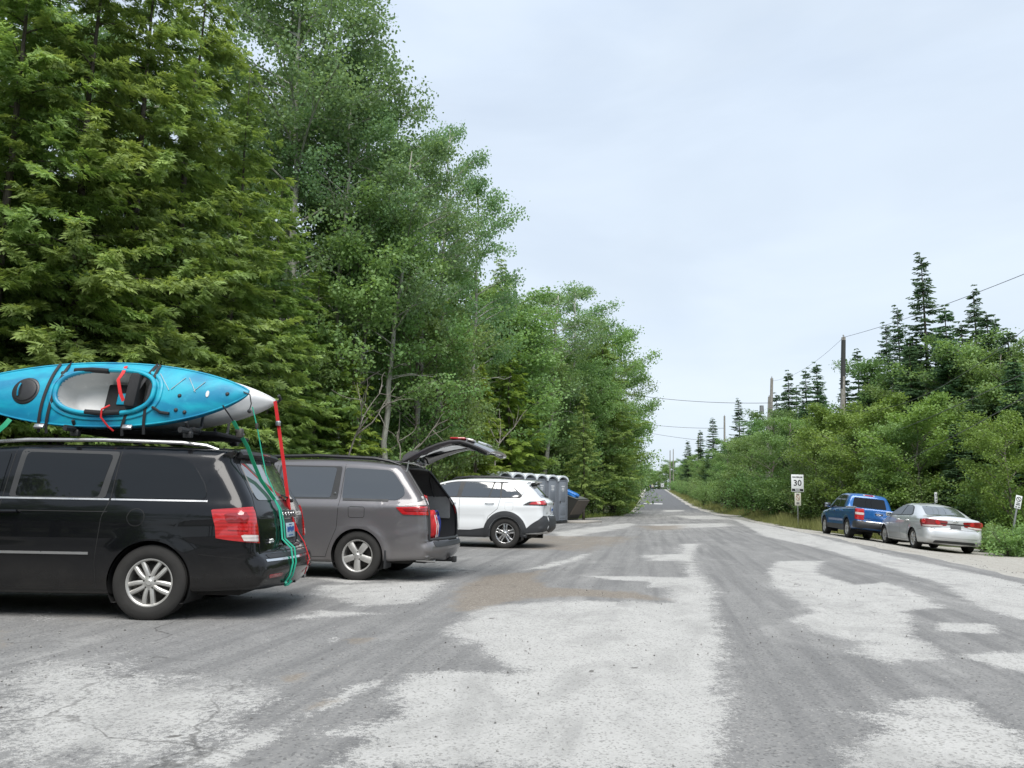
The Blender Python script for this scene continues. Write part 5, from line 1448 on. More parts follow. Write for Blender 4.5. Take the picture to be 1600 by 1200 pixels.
m.lathe([(0, .035), (.085, .035), (.115, .03), (.125, .018), (.14, .014), (.15, .0), (.15, -.03)], 36, M); ht = m.build('hatch_cover', CM['rail'], k1)
m = MB(); m.tube([(hx + .05, .07 * t, Zd(hx, 0) + .03 + .02 * math.cos(t * 1.5)) for t in np.linspace(-1, 1, 7)], .008, 6); m.build('hatch_strap', GREEN if False else K_BLUE, ht)
# stern deck lines and fittings
m = MB()
zig = [(.95, -.20), (.84, -.05), (.76, -.10), (.66, -.17), (.60, -.04), (.50, -.12), (.44, -.02)]
for a, b in zip([(.98, -.22), (.70, -.17), (.66, -.17), (.48, -.12)], [(.84, -.02), (.82, -.03), (.56, -.0), (.58, -.01)]):
    m.tube([(a[0], a[1], Zd(*a) + .008), (b[0], b[1], Zd(*b) + .008)], .004, 5)
m.build('deck_bungee', plain('cord_grey', (.35, .42, .45), .6), k1)
for (x, y) in ((.72, .04), (.74, .19), (.65, .21), (.22, .02), (1.08, -.25), (2.02, -.22)):
    m = MB(); m.lathe([(0, .014), (.012, .013), (.02, .006), (.022, 0)], 10, Matrix.Translation((x, y, Zd(x, y)))); m.build('deck_fitting', BLK, k1)
m = MB(); m.tube([(.98 - .02 * i, .17 + .012 * i, Zd(.9, .18) + .014 + .01 * math.sin(i)) for i in range(5)], .014, 7); m.tube([(.90, .22, Zd(.9, .22) + .012), (.80, .235, Zd(.8, .23) + .02)], .016, 7); m.build('strap_end', WEB, k1)
m = MB(); m.lathe([(0, .004), (.022, .004), (.024, 0)], 14, Matrix.Translation((.43, .02, Zd(.43, .02) + .002)) @ Matrix.Diagonal((.8, 1.6, 1, 1))); m.build('oval_emblem', K_WHITE, k1)
m = MB(); m.tube([(.05, .0, Zd(.05, 0) + .01), (-.02, .03, .10), (-.02, .10, .02), (.0, .16, -.01)], .006, 6); m.lathe([(0, .025), (.02, .012), (.02, -.012), (0, -.025)], 10, Matrix.Translation((.0, .17, -.015))); m.build('carry_toggle', BLK, k1)
# second kayak, hull towards the viewer
k2 = tilt_root('kayak', .32, -.06, 2.25, R_(-72), 'pale white kayak lying hull-outwards behind the turquoise one', 'kayak', 0.0, R_(-.6))
kayak_shell('kayak', k2, 3.35, .74, .26, K_WHITE, K_WHITE, None, .08)
m = MB(); m.tube([(.03, 0, .085), (-.03, .0, .10), (-.06, .03, .09), (-.05, .08, .06)], .018, 8); m.build('carry_toggle', BLK, k2)
m = MB(); m.tube([(.42 + .05 * math.cos(a), .06 + .03 * math.sin(a), -.20) for a in np.linspace(0, 6.28, 13)[:-1]], .008, 6, closed=True); m.build('drain_ring', plain('olive_cord', (.10, .14, .05), .6), k2)
# carrier bars and cradles belong to the van
for x in (.95, 2.12):
    m = MB(); m.tube([(x, y, 1.86 + .012 * (1 - abs(y))) for y in np.linspace(-.82, .86, 9)], .024, 8, flat=1.3)
    for y in (.66, -.66): m.box((x, y, 1.825), (.09, .07, .07), .015)
    bar = m.build('roof_bar', BLK, VAN)
    for (y, lean) in ((.54, .10), (-.22, .12)):
        m = MB(); m.tube([(x, y + .12, 1.88), (x, y - .10, 1.88), (x, y - .20, 1.93), (x, y - .24, 2.10), (x, y - .26 - lean * .3, 2.40), (x, y - .22 - lean * .3, 2.46)], .017, 8)
        m.tube([(x, y + .12, 1.88), (x, y + .17, 1.92), (x, y + .19, 1.95)], .017, 8); m.box((x, y - .02, 1.885), (.08, .16, .05), .012)
        m.build('kayak_cradle', BLK, VAN)
m = MB(); m.box((1.5, -.1, 1.86), (1.5, 1.0, .05), .02); m.build('rack_pad', FOAM, VAN)
# straps round the turquoise kayak
KM = k1.matrix_world.copy()
def kpt(x, y, z): return KM @ Vector((x, y, z))
def wrap(x0, x1, off=.012, yend=1.0):
    pts = []
    for t in np.linspace(-1, 1, 15):
        x = x0 + (x1 - x0) * (t + 1) / 2; hbx = .35 * (1 - abs(2 * x / KL - 1) ** 2.15) ** .82 + .012
        y = t * hbx * 1.02; pts.append(kpt(x, y, Zd(x, y * .97) + off))
    return pts
def strap(name, pts, w, mat, label, cat='strap', buckle=None, th=.004):
    m = MB(); k = len(pts); vs = []; fs = []
    o = None
    m.tube(pts, w / 2, 8, flat=1.0) if th is None else m.band(pts, w, th, tuple(CF))
    o = m.build(name, mat, None)
    tag(o, label, cat)
    return o
for (xa, xb, lab) in ((1.05, 1.28, 'black strap slanting across the stern side of the turquoise kayak'), (1.02, 1.06, 'black strap running straight down beside the slanting one on the kayak stern'),
                      (1.98, 2.07, 'black strap over the kayak deck just ahead of its cockpit rim'), (2.09, 2.15, 'black strap nearest the round hatch of the turquoise kayak')):
    p = wrap(xa, xb); e = p[-1]; p.append(van_pt(*(VM.inverted() @ e + Vector((0, -.02, -.10)))))
    p.insert(0, kpt(xa, -.36, -.10))
    strap('cam_strap', p, .030, WEB, lab)
for xb, lab in ((1.22, 'grey cam buckle at the foot of the slanting kayak strap'), (2.13, 'grey cam buckle below the kayak near its round hatch')):
    m = MB(); c = kpt(xb, .375, .02); Mb = Matrix.Translation(c) @ KM.to_3x3().to_4x4() @ Matrix.Rotation(R_(20), 4, 'X')
    m.box((0, 0, 0), (.10, .05, .03), .008); m.v = [tuple(Mb @ Vector(v)) for v in m.v]
    o = m.build('cam_buckle', plain('buckle_grey', (.30, .31, .33), .35, .6), None); tag(o, lab, 'buckle')
    m = MB(); m.box((0, .004, .017), (.05, .014, .006), .002); m.v = [tuple(Mb @ Vector(v)) for v in m.v]; m.build('buckle_lever', MATS['badge_chrome'], o)
m = MB(); q = [kpt(1.36, -.30, Zd(1.36, -.29) + .03), kpt(1.35, -.20, Zd(1.36, -.2) + .05), kpt(1.38, -.12, .11), kpt(1.34, .02, .08), kpt(1.30, .10, .06)]
o = MB().band(q, .035, .005, tuple(CF)).build('cockpit_strap', REDW, None); tag(o, 'short red strap hanging into the open kayak cockpit', 'strap')
q = [kpt(1.42, .16, .08), kpt(1.47, .22, .12), kpt(1.47, .30, .10), kpt(1.42, .37, .02), kpt(1.38, .40, -.03)]
o = MB().tube(q, .010, 7).build('red_cord', REDW, None); tag(o, 'red cord looped over the lower cockpit rim of the kayak', 'cord')
# lines from the sterns down to the bumper
P = lambda px, py, d: at_depth(px, py, d)
VR = VAN_B.rear()
def tail_pt(y, z, off=.03): return VM @ VR(y, z, off)
o = MB().tube([van_pt(.52, .90, 2.11), van_pt(.47, .86, 2.03), van_pt(.43, .82, 1.96)], .008, 6).build('tie_line', WEB, None); tag(o, 'dark cord under the kayak stern that holds the green strap', 'cord')
g1 = [van_pt(.43, .82, 1.96), van_pt(.39, .74, 1.85), van_pt(.33, .64, 1.71), van_pt(.30, .56, 1.58), van_pt(.24, .44, 1.38), tail_pt(.32, 1.16, .03)]
o = MB().band(g1, .036, .010, tuple(CF)).build('ratchet_strap', GREEN, None); tag(o, 'wide green strap crossing the black minivan rear window', 'strap')
m = MB(); m.box(van_pt(.385, .735, 1.845), (.07, .06, .10), .02); m.tube([van_pt(.42, .76, 1.88), van_pt(.35, .72, 1.82)], .02, 8); m.build('ratchet', CM['hub'], o)
for dy, lab in ((0.0, 'strand of doubled green cord nearer the tail lamp, down to the bumper'), (-.075, 'strand of doubled green cord nearer the number plate, down to the bumper')):
    pts = [tail_pt(.32, 1.17), tail_pt(.315 + dy * .6, 1.06), tail_pt(.325 + dy, .92), tail_pt(.34 + dy, .76), tail_pt(.35 + dy, .64, .05), tail_pt(.36 + dy, .52, .02), tail_pt(.37 + dy, .40, .02), tail_pt(.375 + dy, .335, .015)]
    o = MB().tube(pts, .0095, 6).build('tie_down_cord', GREEN2, None); tag(o, lab, 'cord')
m = MB(); m.tube([tail_pt(.40, .34), tail_pt(.36, .315, .03), tail_pt(.30, .315, .03), tail_pt(.27, .345)], .015, 7); o = m.build('cord_knot', GREEN2, None); tag(o, 'green knot of cord at the bumper edge', 'knot')
o = MB().tube([van_pt(.44, .26, 2.17), van_pt(.38, .24, 1.95), van_pt(.33, .22, 1.72), van_pt(.26, .22, 1.45), tail_pt(.24, 1.2, .03)], .007, 6).build('cord', GREEN2, None); tag(o, 'thin green cord from the white kayak down past the spoiler', 'cord')
MB().box(van_pt(.385, .24, 1.96), (.03, .03, .07), .01).build('cord_hook', CM['hub'], o)
rd = [van_pt(.285, -.02, 2.27), van_pt(.26, -.04, 2.12), van_pt(.215, -.07, 1.85), van_pt(.165, -.10, 1.55), van_pt(.12, -.13, 1.25), van_pt(.085, -.155, 1.02), tail_pt(-.18, .82, .03)]
o = MB().band(rd, .038, .006, tuple(CF)).build('ratchet_strap', REDW, None); tag(o, 'red strap from the white kayak tip down the minivan tail', 'strap')
MB().box(van_pt(.243, -.05, 2.02), (.05, .05, .06), .012).build('ratchet', CM['satin'], o)
o = MB().tube([tail_pt(-.18, .83, .03), tail_pt(-.20, .68, .04), tail_pt(-.22, .52, .02), tail_pt(-.23, .36, .02)], .006, 6).build('cord', REDW, None); tag(o, 'thin red tail of cord hanging to the hitch', 'cord')
f1 = [P(-30, 690, 7.9), P(-8, 678, 7.9), P(8, 664, 7.92), P(16, 655, 7.95)]
o = MB().band(f1, .05, .012, tuple(CF)).build('bow_strap', GREEN, None); tag(o, 'green strap under the kayak bow above the minivan windscreen', 'strap')

# bags in the open boot
SM = GREYV.matrix_world.copy()
def soft_bag(name, c, size, mat, label, cat, seed, strapmat=None):
    bm = bmesh.new(); bmesh.ops.create_icosphere(bm, subdivisions=4, radius=1.0)
    rr = np.random.default_rng(seed); ph = rr.uniform(0, 6.28, 9)
    for v in bm.verts:
        p = v.co; q = Vector([math.copysign(abs(k) ** .62, k) for k in p])
        d = 1 + .05 * math.sin(5 * p.x + ph[0] + 3 * p.z) + .05 * math.sin(7 * p.y + ph[1]) + .035 * math.sin(11 * p.z + ph[2] + 4 * p.y) + .02 * math.sin(19 * p.x + 13 * p.z + ph[3])
        v.co = Vector((q.x * size[0] * d, q.y * size[1] * d, q.z * size[2] * d))
    me = bpy.data.meshes.new(name); bm.to_mesh(me); bm.free(); me.polygons.foreach_set('use_smooth', np.ones(len(me.polygons), bool)); me.materials.append(mat)
    o = bpy.data.objects.new(name, me); COL.objects.link(o); o.matrix_world = SM @ Matrix.Translation(c); tag(o, label, cat)
    return o
RED_FAB = plain('red_nylon', (.50, .02, .025), .65, nscale=20, bump=.25); BLUE_FAB = plain('blue_nylon', (.015, .035, .28), .65, nscale=20, bump=.25)
b1 = soft_bag('backpack', (.20, .36, .79), (.12, .12, .22), RED_FAB, 'red backpack standing at the edge of the open boot', 'backpack', 3)
m = MB(); m.box((-.115, .0, -.05), (.05, .15, .18), .02); m.build('front_pocket', RED_FAB, b1)
m = MB()
for y in (-.04, .05): m.tube([(-.13, y, -.17), (-.145, y, .0), (-.10, y, .16)], .009, 6)
m.build('bag_strap', plain('pale_webbing', (.6, .55, .55), .7), b1)
b2 = soft_bag('duffel_bag', (.26, .07, .77), (.14, .15, .20), BLUE_FAB, 'blue bag slumped beside the red backpack in the boot', 'bag', 5)
m = MB(); m.tube([(-.10, .02 + .12 * math.cos(a), .16 + .08 * math.sin(a)) for a in np.linspace(0, math.pi, 9)], .012, 6); m.build('bag_handle', BLUE_FAB, b2)
b3 = soft_bag('life_jacket', (.30, .44, 1.12), (.08, .12, .13), RED_FAB, 'red life jacket piled on top behind the tail lamp', 'life jacket', 8)
b4 = soft_bag('grey_bag', (.62, -.35, .74), (.2, .26, .15), plain('dark_nylon', (.03, .03, .035), .7), 'dark bag deep inside the open boot', 'bag', 9)

# ------------------------------------------------------------------ portable toilets and waste bin
P_BODY = plain('toilet_grey', (.15, .165, .19), .55, var=.08, nscale=3); P_ROOF = plain('toilet_roof', (.70, .74, .77), .45, var=.06)
P_DOOR = plain('toilet_door', (.20, .22, .25), .5, var=.08, nscale=3); P_WHITE = plain('white_decal', (.68, .69, .7), .5)
def toilet():
    t = empty('portable_toilet')
    hw, hd = .555, .57; zt = 2.0
    arch = [(hw * math.cos(a), zt + .20 * math.sin(a)) for a in np.linspace(0, math.pi, 15)]
    poly = [(hw, .14)] + arch + [(-hw, .14)]
    # front faces local +x; outline lies in (y, z)
    M = Matrix(((0, 0, 1, 0), (1, 0, 0, 0), (0, 1, 0, 0), (0, 0, 0, 1)))
    MB().prism(poly, -hd, hd - .03, M).build('body', P_BODY, t, True, 30)
    # arched translucent roof with overhang, side valleys
    ro = [((hw + .05) * math.cos(a), zt + .02 + .26 * math.sin(a)) for a in np.linspace(0, math.pi, 19)]; ri = [((hw - .03) * math.cos(a), zt - .02 + .22 * math.sin(a)) for a in np.linspace(math.pi, 0, 19)]
    MB().prism(ro + ri, -hd - .04, hd + .06, M).build('roof', P_ROOF, t, True, 40)
    MB().box((0, 0, .09), (1.18, 1.14, .1), .02).build('skid_base', CM['black'], t)
    m = MB(); m.box((hd + .0, 0, 1.08), (.035, .80, 1.84), .012); d = m.build('door', P_DOOR, t)
    m = MB()
    for (z, h) in ((1.28, .50), (.62, .42)): m.box((hd + .02, 0, z), (.016, .56, h), .008)
    m.box((hd + .02, 0, .30), (.014, .62, .12), .006); m.build('door_panel', P_BODY, d)
    m = MB()
    for y in (-.505, .505): m.box((hd - .005, y, 1.08), (.06, .10, 1.88), .015)
    m.box((hd - .005, 0, 2.03), (.06, .8, .07), .012); m.build('door_frame', P_BODY, t)
    m = MB(); m.box((hd + .03, -.33, 1.02), (.03, .06, .12), .008); m.build('latch', CM['black'], d)
    m = MB(); rr = random.Random(4)
    for k, (z, h, w) in enumerate(((1.76, .07, .34), (1.67, .05, .26), (1.60, .05, .28), (1.53, .035, .2))):
        y = -w / 2
        while y < w / 2: ww = rr.uniform(.02, .06); m.box((hd + .021, y + ww / 2, z), (.006, ww * .8, h * rr.uniform(.6, 1)), .0); y += ww
    m.build('door_decal', P_WHITE, d)
    m = MB()
    for k in range(6): m.box((hd + .008, 0, 2.075 + .018 * k), (.012, .5 - .05 * k, .008), 0)
    m.build('vent_louvre', CM['black'], t)
    return t
T0 = toilet(); base = Vector((-4.75, 37.4)); step = Vector((-.36, -1.09))
tl = ['portable toilet at the dumpster end of the row', 'portable toilet second from the dumpster', 'portable toilet third from the dumpster, mostly behind the white crossover', 'portable toilet with only its arched roof above the crossover spoiler',
      'portable toilet roof fifth from the dumpster, above the crossover', 'portable toilet roof farthest from the dumpster, by the crossover roof rail']
for i in range(6):
    o = T0 if i == 0 else copy_tree(T0)
    o.location = (base.x + step.x * i, base.y + step.y * i, .0); o.rotation_euler = (0, 0, math.atan2(-step.x, -step.y) * 0 + R_(-18))
    tag(o, tl[i], 'portable toilet', 'grey portable toilets in a row')
d0 = empty('dumpster', (-4.35, 40.2, 0), R_(-14), 'dark brown waste dumpster with a sloping front beside the toilets', 'dumpster')
RUST = plain('dumpster_brown', (.085, .070, .058), .7, var=.3, nscale=4); RUSTD = plain('dumpster_dark', (.022, .022, .02), .7, var=.3)
prof = [(-.75, .18), (.35, .18), (.50, .40), (.95, 1.12), (-.55, 1.62), (-.80, 1.55)]
M = Matrix(((1, 0, 0, 0), (0, 0, 1, 0), (0, 1, 0, 0), (0, 0, 0, 1)))
MB().prism(prof, -.9, .9, M).build('bin_body', RUSTD, d0, False)
m = MB(); m.add([(.505, -.88, .40), (.505, .88, .40), (.955, .88, 1.12), (.955, -.88, 1.12), (.53, -.88, .385), (.53, .88, .385), (.98, .88, 1.10), (.98, -.88, 1.10)], [(4, 5, 6, 7), (0, 4, 7, 3), (1, 2, 6, 5), (0, 1, 5, 4), (3, 7, 6, 2)]); m.build('front_plate', RUST, d0, False)
m = MB(); m.box((.12, 0, 1.42), (1.6, 1.84, .035), .01, Matrix.Rotation(math.atan2(.5, 1.5), 4, 'Y')); m.build('lid', plain('lid_grey', (.10, .11, .10), .6), d0)
for y in (-.91, .91):
    m = MB(); m.box((-.05, y, .95), (.9, .05, .14), .01); m.build('fork_pocket', RUSTD, d0)
for x in (-.6, .3):
    m = MB(); m.box((x, 0, .09), (.12, 1.7, .14), .01); m.build('skid', RUSTD, d0)
# bag on the lid
o = soft_bag('rubbish_bag', (0, 0, 0), (.40, .28, .14), plain('blue_plastic', (.02, .16, .50), .3, nscale=8, bump=.4), 'crumpled blue rubbish bag lying on the dumpster lid', 'bag', 12)
o.matrix_world = d0.matrix_world if False else (Matrix.Translation((-4.35, 40.2, 0)) @ Matrix.Rotation(R_(-14), 4, 'Z') @ Matrix.Translation((.42, -.45, 1.44)) @ Matrix.Rotation(R_(22), 4, 'Y'))
m = MB(); m.box((-4.3, 39.6, .05), (3.0, 2.6, .10), .02, R_(-14)); tag(m.build('concrete_pad', plain('concrete', (.34, .32, .29), .9, bump=.3), None), kind='structure')

# ------------------------------------------------------------------ signs
S_WHITE = plain('sign_white', (.72, .74, .75), .4, var=.04); S_BLACK = plain('sign_black', (.012, .012, .014), .5); S_GREEN = plain('sign_green_ring', (.03, .16, .06), .5); S_RED = plain('sign_red', (.5, .03, .03), .5)
GALV = plain('galvanised_post', (.30, .31, .31), .45, .7, var=.2)
TS = Matrix(((1, 0, 0, 0), (0, 0, -1, 0), (0, 1, 0, 0), (0, 0, 0, 1)))      # text on a face looking to -y
def sign_root(px, py, d, label, rz=0.0, lean=0.0):
    p = at_depth(px, py, d); t = empty('road_sign', (p.x, p.y, tz(p.x, p.y)), rz, label, 'road sign'); t.rotation_euler = (0, lean, rz)
    return t, p.z - tz(p.x, p.y)
t, zc = sign_root(1245, 755, 39, 'white speed limit 30 sign above a smaller tab in the verge', R_(3), R_(.8))
MB().box((0, .035, (zc + .45) / 2), (.06, .05, zc + .45), .008).build('post', GALV, t)
sb = MB().box((0, 0, zc), (.60, .012, .87), .004).build('sign_panel', S_WHITE, t)
text_mesh('lettering', 'MAXIMUM', .105, S_BLACK, sb, Matrix.Translation((0, -.008, zc + .30)) @ TS, .002, bold=.004)
text_mesh('lettering', '30', .41, S_BLACK, sb, Matrix.Translation((0, -.008, zc + .0)) @ TS, .002, bold=.006)
MB().box((0, -.008, zc - .34), (.55, .006, .12), .0).build('black_band', S_BLACK, sb)
text_mesh('lettering', 'km/h', .115, S_WHITE, sb, Matrix.Translation((0, -.013, zc - .335)) @ TS, .002, bold=.004)
z2 = zc - .80
tb = MB().box((0, 0, z2), (.30, .012, .64), .004).build('tab_panel', plain('tab_cream', (.58, .58, .50), .5), t)
m = MB(); m.tube([(.09 * math.cos(a), -.010, z2 + .08 + .13 * math.sin(a)) for a in np.linspace(0, 2 * math.pi, 21)[:-1]], .012, 5, closed=True); m.tube([(-.07, -.012, z2 + .17), (.08, -.012, z2 - .02)], .012, 5); m.build('prohibition_ring', plain('faded_red', (.35, .16, .12), .6), tb)
MB().box((0, -.010, z2 - .20), (.14, .006, .10), 0).box((0, -.010, z2 + .25), (.16, .006, .05), 0).build('tab_mark', plain('faded_black', (.15, .15, .15), .6), tb)
def tab_sign(px, py, d, label, w, h, rz, lean):
    t, zc = sign_root(px, py, d, label, rz, lean)
    MB().box((0, .03, (zc + h * .45) / 2), (.05, .04, zc + h * .45), .006).build('post', GALV, t)
    s = MB().box((0, 0, zc), (w, .01, h), .003).build('sign_panel', S_WHITE, t)
    r = w * .36
    m = MB(); m.tube([(r * math.cos(a), -.008, zc + h * .22 + r * math.sin(a)) for a in np.linspace(0, 2 * math.pi, 25)[:-1]], w * .045, 5, closed=True); m.tube([(-r * .7, -.010, zc + h * .22 + r * .7), (r * .7, -.010, zc + h * .22 - r * .7)], w * .04, 5); m.build('prohibition_ring', S_BLACK, s)
    m = MB()
    for k, (ww, hh) in enumerate(((.5, .05), (.62, .06))): m.box((0, -.008, zc - h * (.08 + .12 * k)), (w * ww, .005, h * hh), 0)
    m.box((-w * .22, -.008, zc - h * .38), (w * .2, .005, h * .07), 0); m.box((w * .22, -.008, zc - h * .38), (w * .2, .005, h * .07), 0)
    m.build('sign_mark', S_BLACK, s)
    return t
tab_sign(1571, 782, 24.5, 'white no-parking tab sign leaning in the weeds beyond the silver sedan', .19, .42, R_(4), R_(13))
tab_sign(1460, 777, 29, 'white tab sign just showing above the silver sedan roof', .15, .38, R_(38), R_(3))
tab_sign(1035, 758, 185, 'tiny pale sign on the verge at the far road crest', .75, .95, 0, 0)

# ------------------------------------------------------------------ poles and wires
WOOD = bark_mat('pole_wood', (.22, .205, .18), (.38, .36, .33), 14.); TAR = plain('pole_wrap', (.05, .05, .05), .8, var=.3)
POLES = [  # px, depth, top py, label, dark wrap
 (1312, 42, 527, 'nearest utility pole, weathered with a dark wrapped top', True), (1200, 61, 591, 'utility pole with a grey transformer stub, second along the verge', False),
 (1196, 66, 620, 'shorter utility pole leaning beside the second pole', False), (1132, 98, 650, 'slim utility pole rising from the alders midway along the road', False),
 (1091, 140, 680, 'utility pole among dark spruces toward the road crest', False), (1047, 190, 704, 'distant pale utility pole beside the far crest sign', False), (1052, 205, 702, 'farthest thin utility pole near the crest', False)]
PT = []
for px, d, pt, lab, wrap_ in POLES:
    b_ = at_depth(px, 770, d); z0 = tz(b_.x, b_.y); top = at_depth(px + 6 * (d < 80), pt, d); h = top.z - z0
    t = empty('utility_pole', (b_.x, b_.y, z0), 0, lab, 'utility pole')
    lx, ly = (top.x - b_.x), (top.y - b_.y)
    r = .15 if d < 100 else .14
    MB().tube([(lx * k / 8, ly * k / 8, -.2 + (h + .2) * k / 8) for k in range(9)], [r * (1.12 - .4 * k / 8) for k in range(9)], 12).build('pole_shaft', WOOD, t)
    if wrap_: MB().tube([(lx * k, ly * k, h * k) for k in (.73, .8, .9, .985)], [r * .86, r * .83, r * .79, r * .76], 12).build('pole_wrap', TAR, t)
    m = MB(); m.lathe([(0, .16), (.03, .15), (.045, .10), (.03, .06), (.05, .03), (.03, 0)], 10, Matrix.Translation((lx, ly, h))); m.build('insulator', GALV, t)
    PT.append((b_ + Vector((lx, ly, 0)) * 1.0, z0, h, Vector((lx, ly, 0)), b_))
m = MB(); pb = PT[1]; m.lathe([(0, .35), (.16, .33), (.17, 0), (.16, -.35), (0, -.36)], 14, Matrix.Translation((-.30, -.1, pb[2] * .78)))
m.tube([(-.12, 0, pb[2] * .78), (-.3, -.1, pb[2] * .78)], .03, 6)
o = m.build('transformer', plain('transformer_grey', (.28, .29, .30), .5, .3), None)
o.parent = [x for x in bpy.data.objects if x.get('label', '').startswith('utility pole with a grey')][0]
WIRE = plain('wire_grey', (.20, .20, .20), .5, .4)
def pole_at(i, f):
    c, z0, h, l, b_ = PT[i]; return Vector((b_.x + l.x * f, b_.y + l.y * f, z0 + h * f))
def wire(a, b, sag, label, r=.013):
    pts = [a.lerp(b, t) - Vector((0, 0, sag * 4 * t * (1 - t))) for t in np.linspace(0, 1, 25)]
    o = MB().tube(pts, r, 5).build('power_line', WIRE, None); tag(o, label, 'power line'); return o
near = [at_depth(1640, y, 22) for y in (412, 482, 563, 597)]
wire(near[0], pole_at(0, 1.0), .15, 'topmost wire climbing right from the nearest pole tip', .011)
wire(near[1], pole_at(0, .62), 1.0, 'second wire sweeping up from the nearest pole past the tall spruce', .009)
wire(near[2], pole_at(0, .42), .25, 'third wire from the nearest pole across the birch crowns')
wire(near[3], pole_at(0, .22), .25, 'lowest wire from the nearest pole across the dark bushes')
wire(pole_at(0, 1.0), pole_at(1, .98), .5, 'thin wire between the tips of the two nearest poles', .008)
wire(pole_at(0, .42), pole_at(1, .80), .5, 'wire from mid height of the nearest pole to the transformer pole', .009)
wire(pole_at(0, .22), at_depth(1195, 700, 61), .4, 'slack wire dropping behind the bushes from the nearest pole', .009)
wire(pole_at(1, .82), at_depth(960, 612, 75), .35, 'wire spanning the road to the left-hand trees, the higher of three', .022)
wire(pole_at(3, .86), at_depth(960, 655, 115), .4, 'wire over the road beyond, middle of three', .026)
wire(pole_at(3, .70), at_depth(960, 664, 120), .4, 'wire over the road beyond, lowest of three', .024)

# ------------------------------------------------------------------ two walkers far up the road
def walker(px, d, h, label, top, legs, step_):
    p = at_depth(px, 766, d); g = tz(p.x, p.y)
    t = empty('person', (p.x, p.y, g + .01), R_(-8), label, 'person')
    J = [((0, 0, .93), .13), ((0, .0, 1.12), .13), ((0, .0, 1.36), .15), ((0, 0, 1.50), .06), ((0, -.01, 1.60), .085), ((0, -.01, 1.72), .07)]
    ed = [(0, 1), (1, 2), (2, 3), (3, 4), (4, 5)]
    for sg in (1, -1):
        b = len(J); J += [((.10 * sg, 0, .88), .095), ((.11 * sg, -.12 * sg * step_, .50), .065), ((.11 * sg, .20 * sg * step_ * -1, .09), .045), ((.115 * sg, -.20 * sg * step_ - .12, .045), .04)]
        ed += [(0, b), (b, b + 1), (b + 1, b + 2), (b + 2, b + 3)]
        b = len(J); J += [((.19 * sg, 0, 1.38), .06), ((.24 * sg, .08 * sg * step_, 1.10), .045), ((.23 * sg, .0 + .12 * sg * step_ - .06, .86), .035), ((.22 * sg, .13 * sg * step_ - .09, .78), .03)]
        ed += [(2, b), (b, b + 1), (b + 1, b + 2), (b + 2, b + 3)]
    me = bpy.data.meshes.new('body'); me.from_pydata([j[0] for j in J], ed, []); me.update()
    o = bpy.data.objects.new('body', me); COL.objects.link(o)
    sk = o.modifiers.new('skin', 'SKIN'); o.modifiers.new('sub', 'SUBSURF').levels = 1
    for i, j in enumerate(J): me.skin_vertices[0].data[i].radius = (j[1], j[1])
    me.skin_vertices[0].data[0].use_root = True
    dg = bpy.context.evaluated_depsgraph_get(); m2 = bpy.data.meshes.new_from_object(o.evaluated_get(dg)); bpy.data.objects.remove(o)
    m2.materials.clear(); 
    for mt in (plain('skin', (.50, .33, .25), .6), top, legs): m2.materials.append(mt)
    for f in m2.polygons:
        z = f.center.z; x = abs(f.center.x); f.use_smooth = True
        f.material_index = 2 if z < .93 and x < .2 and not (z > .7 and x > .19) else (1 if .93 <= z < 1.47 and not (z < 1.12 and x > .19) else 0)
    s = h / 1.78; m2.transform(Matrix.Scale(s, 4)); b = bpy.data.objects.new('body', m2); link(b, t)
    hm = MB(); hm.lathe([(0, .10), (.06, .085), (.092, .03), (.088, -.02), (.07, -.06)], 14, Matrix.Translation((0, .008, 1.70))); hm.v = [tuple(Vector(v) * s) for v in hm.v]; hm.build('hair', plain('hair_brown', (.07, .05, .035), .8), t)
walker(1016.5, 184, 1.80, 'walker in dark blue clothes on the road near the crest', plain('navy_shirt', (.03, .04, .09), .8), plain('navy_trousers', (.03, .035, .06), .8), .9)
walker(1019.5, 186, 1.72, 'walker in a pale top with dark trousers beside the blue one', plain('pale_shirt', (.55, .54, .48), .8), plain('dark_trousers', (.05, .06, .09), .8), -.9)
# ------------------------------------------------------------------ trees
def unit(v): return v / (np.linalg.norm(v, axis=-1, keepdims=True) + 1e-9)
class Leaves:
    def __init__(s): s.q = []; s.t = []
    def add(s, P, D, Nn, l, w, tint):
        """diamond leaves: base point, direction, face normal, length, width"""
        D = unit(D); S = unit(np.cross(D, Nn)) * np.asarray(w).reshape(-1, 1) / 2; l = np.asarray(l).reshape(-1, 1)
        s.q.append(np.stack([P, P + D * l * .45 + S, P + D * l, P + D * l * .45 - S], 1)); s.t.append(np.broadcast_to(tint, (len(P),)).astype(np.float32))
    def mesh(s, name, mat):
        Q = np.concatenate(s.q).astype(np.float32); T = np.clip(np.concatenate(s.t), 0, 1); n = len(Q)
        me = bpy.data.meshes.new(name); me.vertices.add(n * 4); me.loops.add(n * 4); me.polygons.add(n)
        me.vertices.foreach_set('co', Q.ravel()); me.loops.foreach_set('vertex_index', np.arange(n * 4, dtype=np.int32))
        me.polygons.foreach_set('loop_start', np.arange(0, n * 4, 4, dtype=np.int32))
        a = me.attributes.new('tint', 'FLOAT', 'FACE'); a.data.foreach_set('value', T)
        me.materials.append(mat); me.update(calc_edges=True)
        return me
def trunk_mesh(mb, mat):
    me = bpy.data.meshes.new('trunk'); me.from_pydata([tuple(map(float, v)) for v in mb.v], [], mb.f)
    me.polygons.foreach_set('use_smooth', np.ones(len(me.polygons), bool)); me.materials.append(mat)
    return me

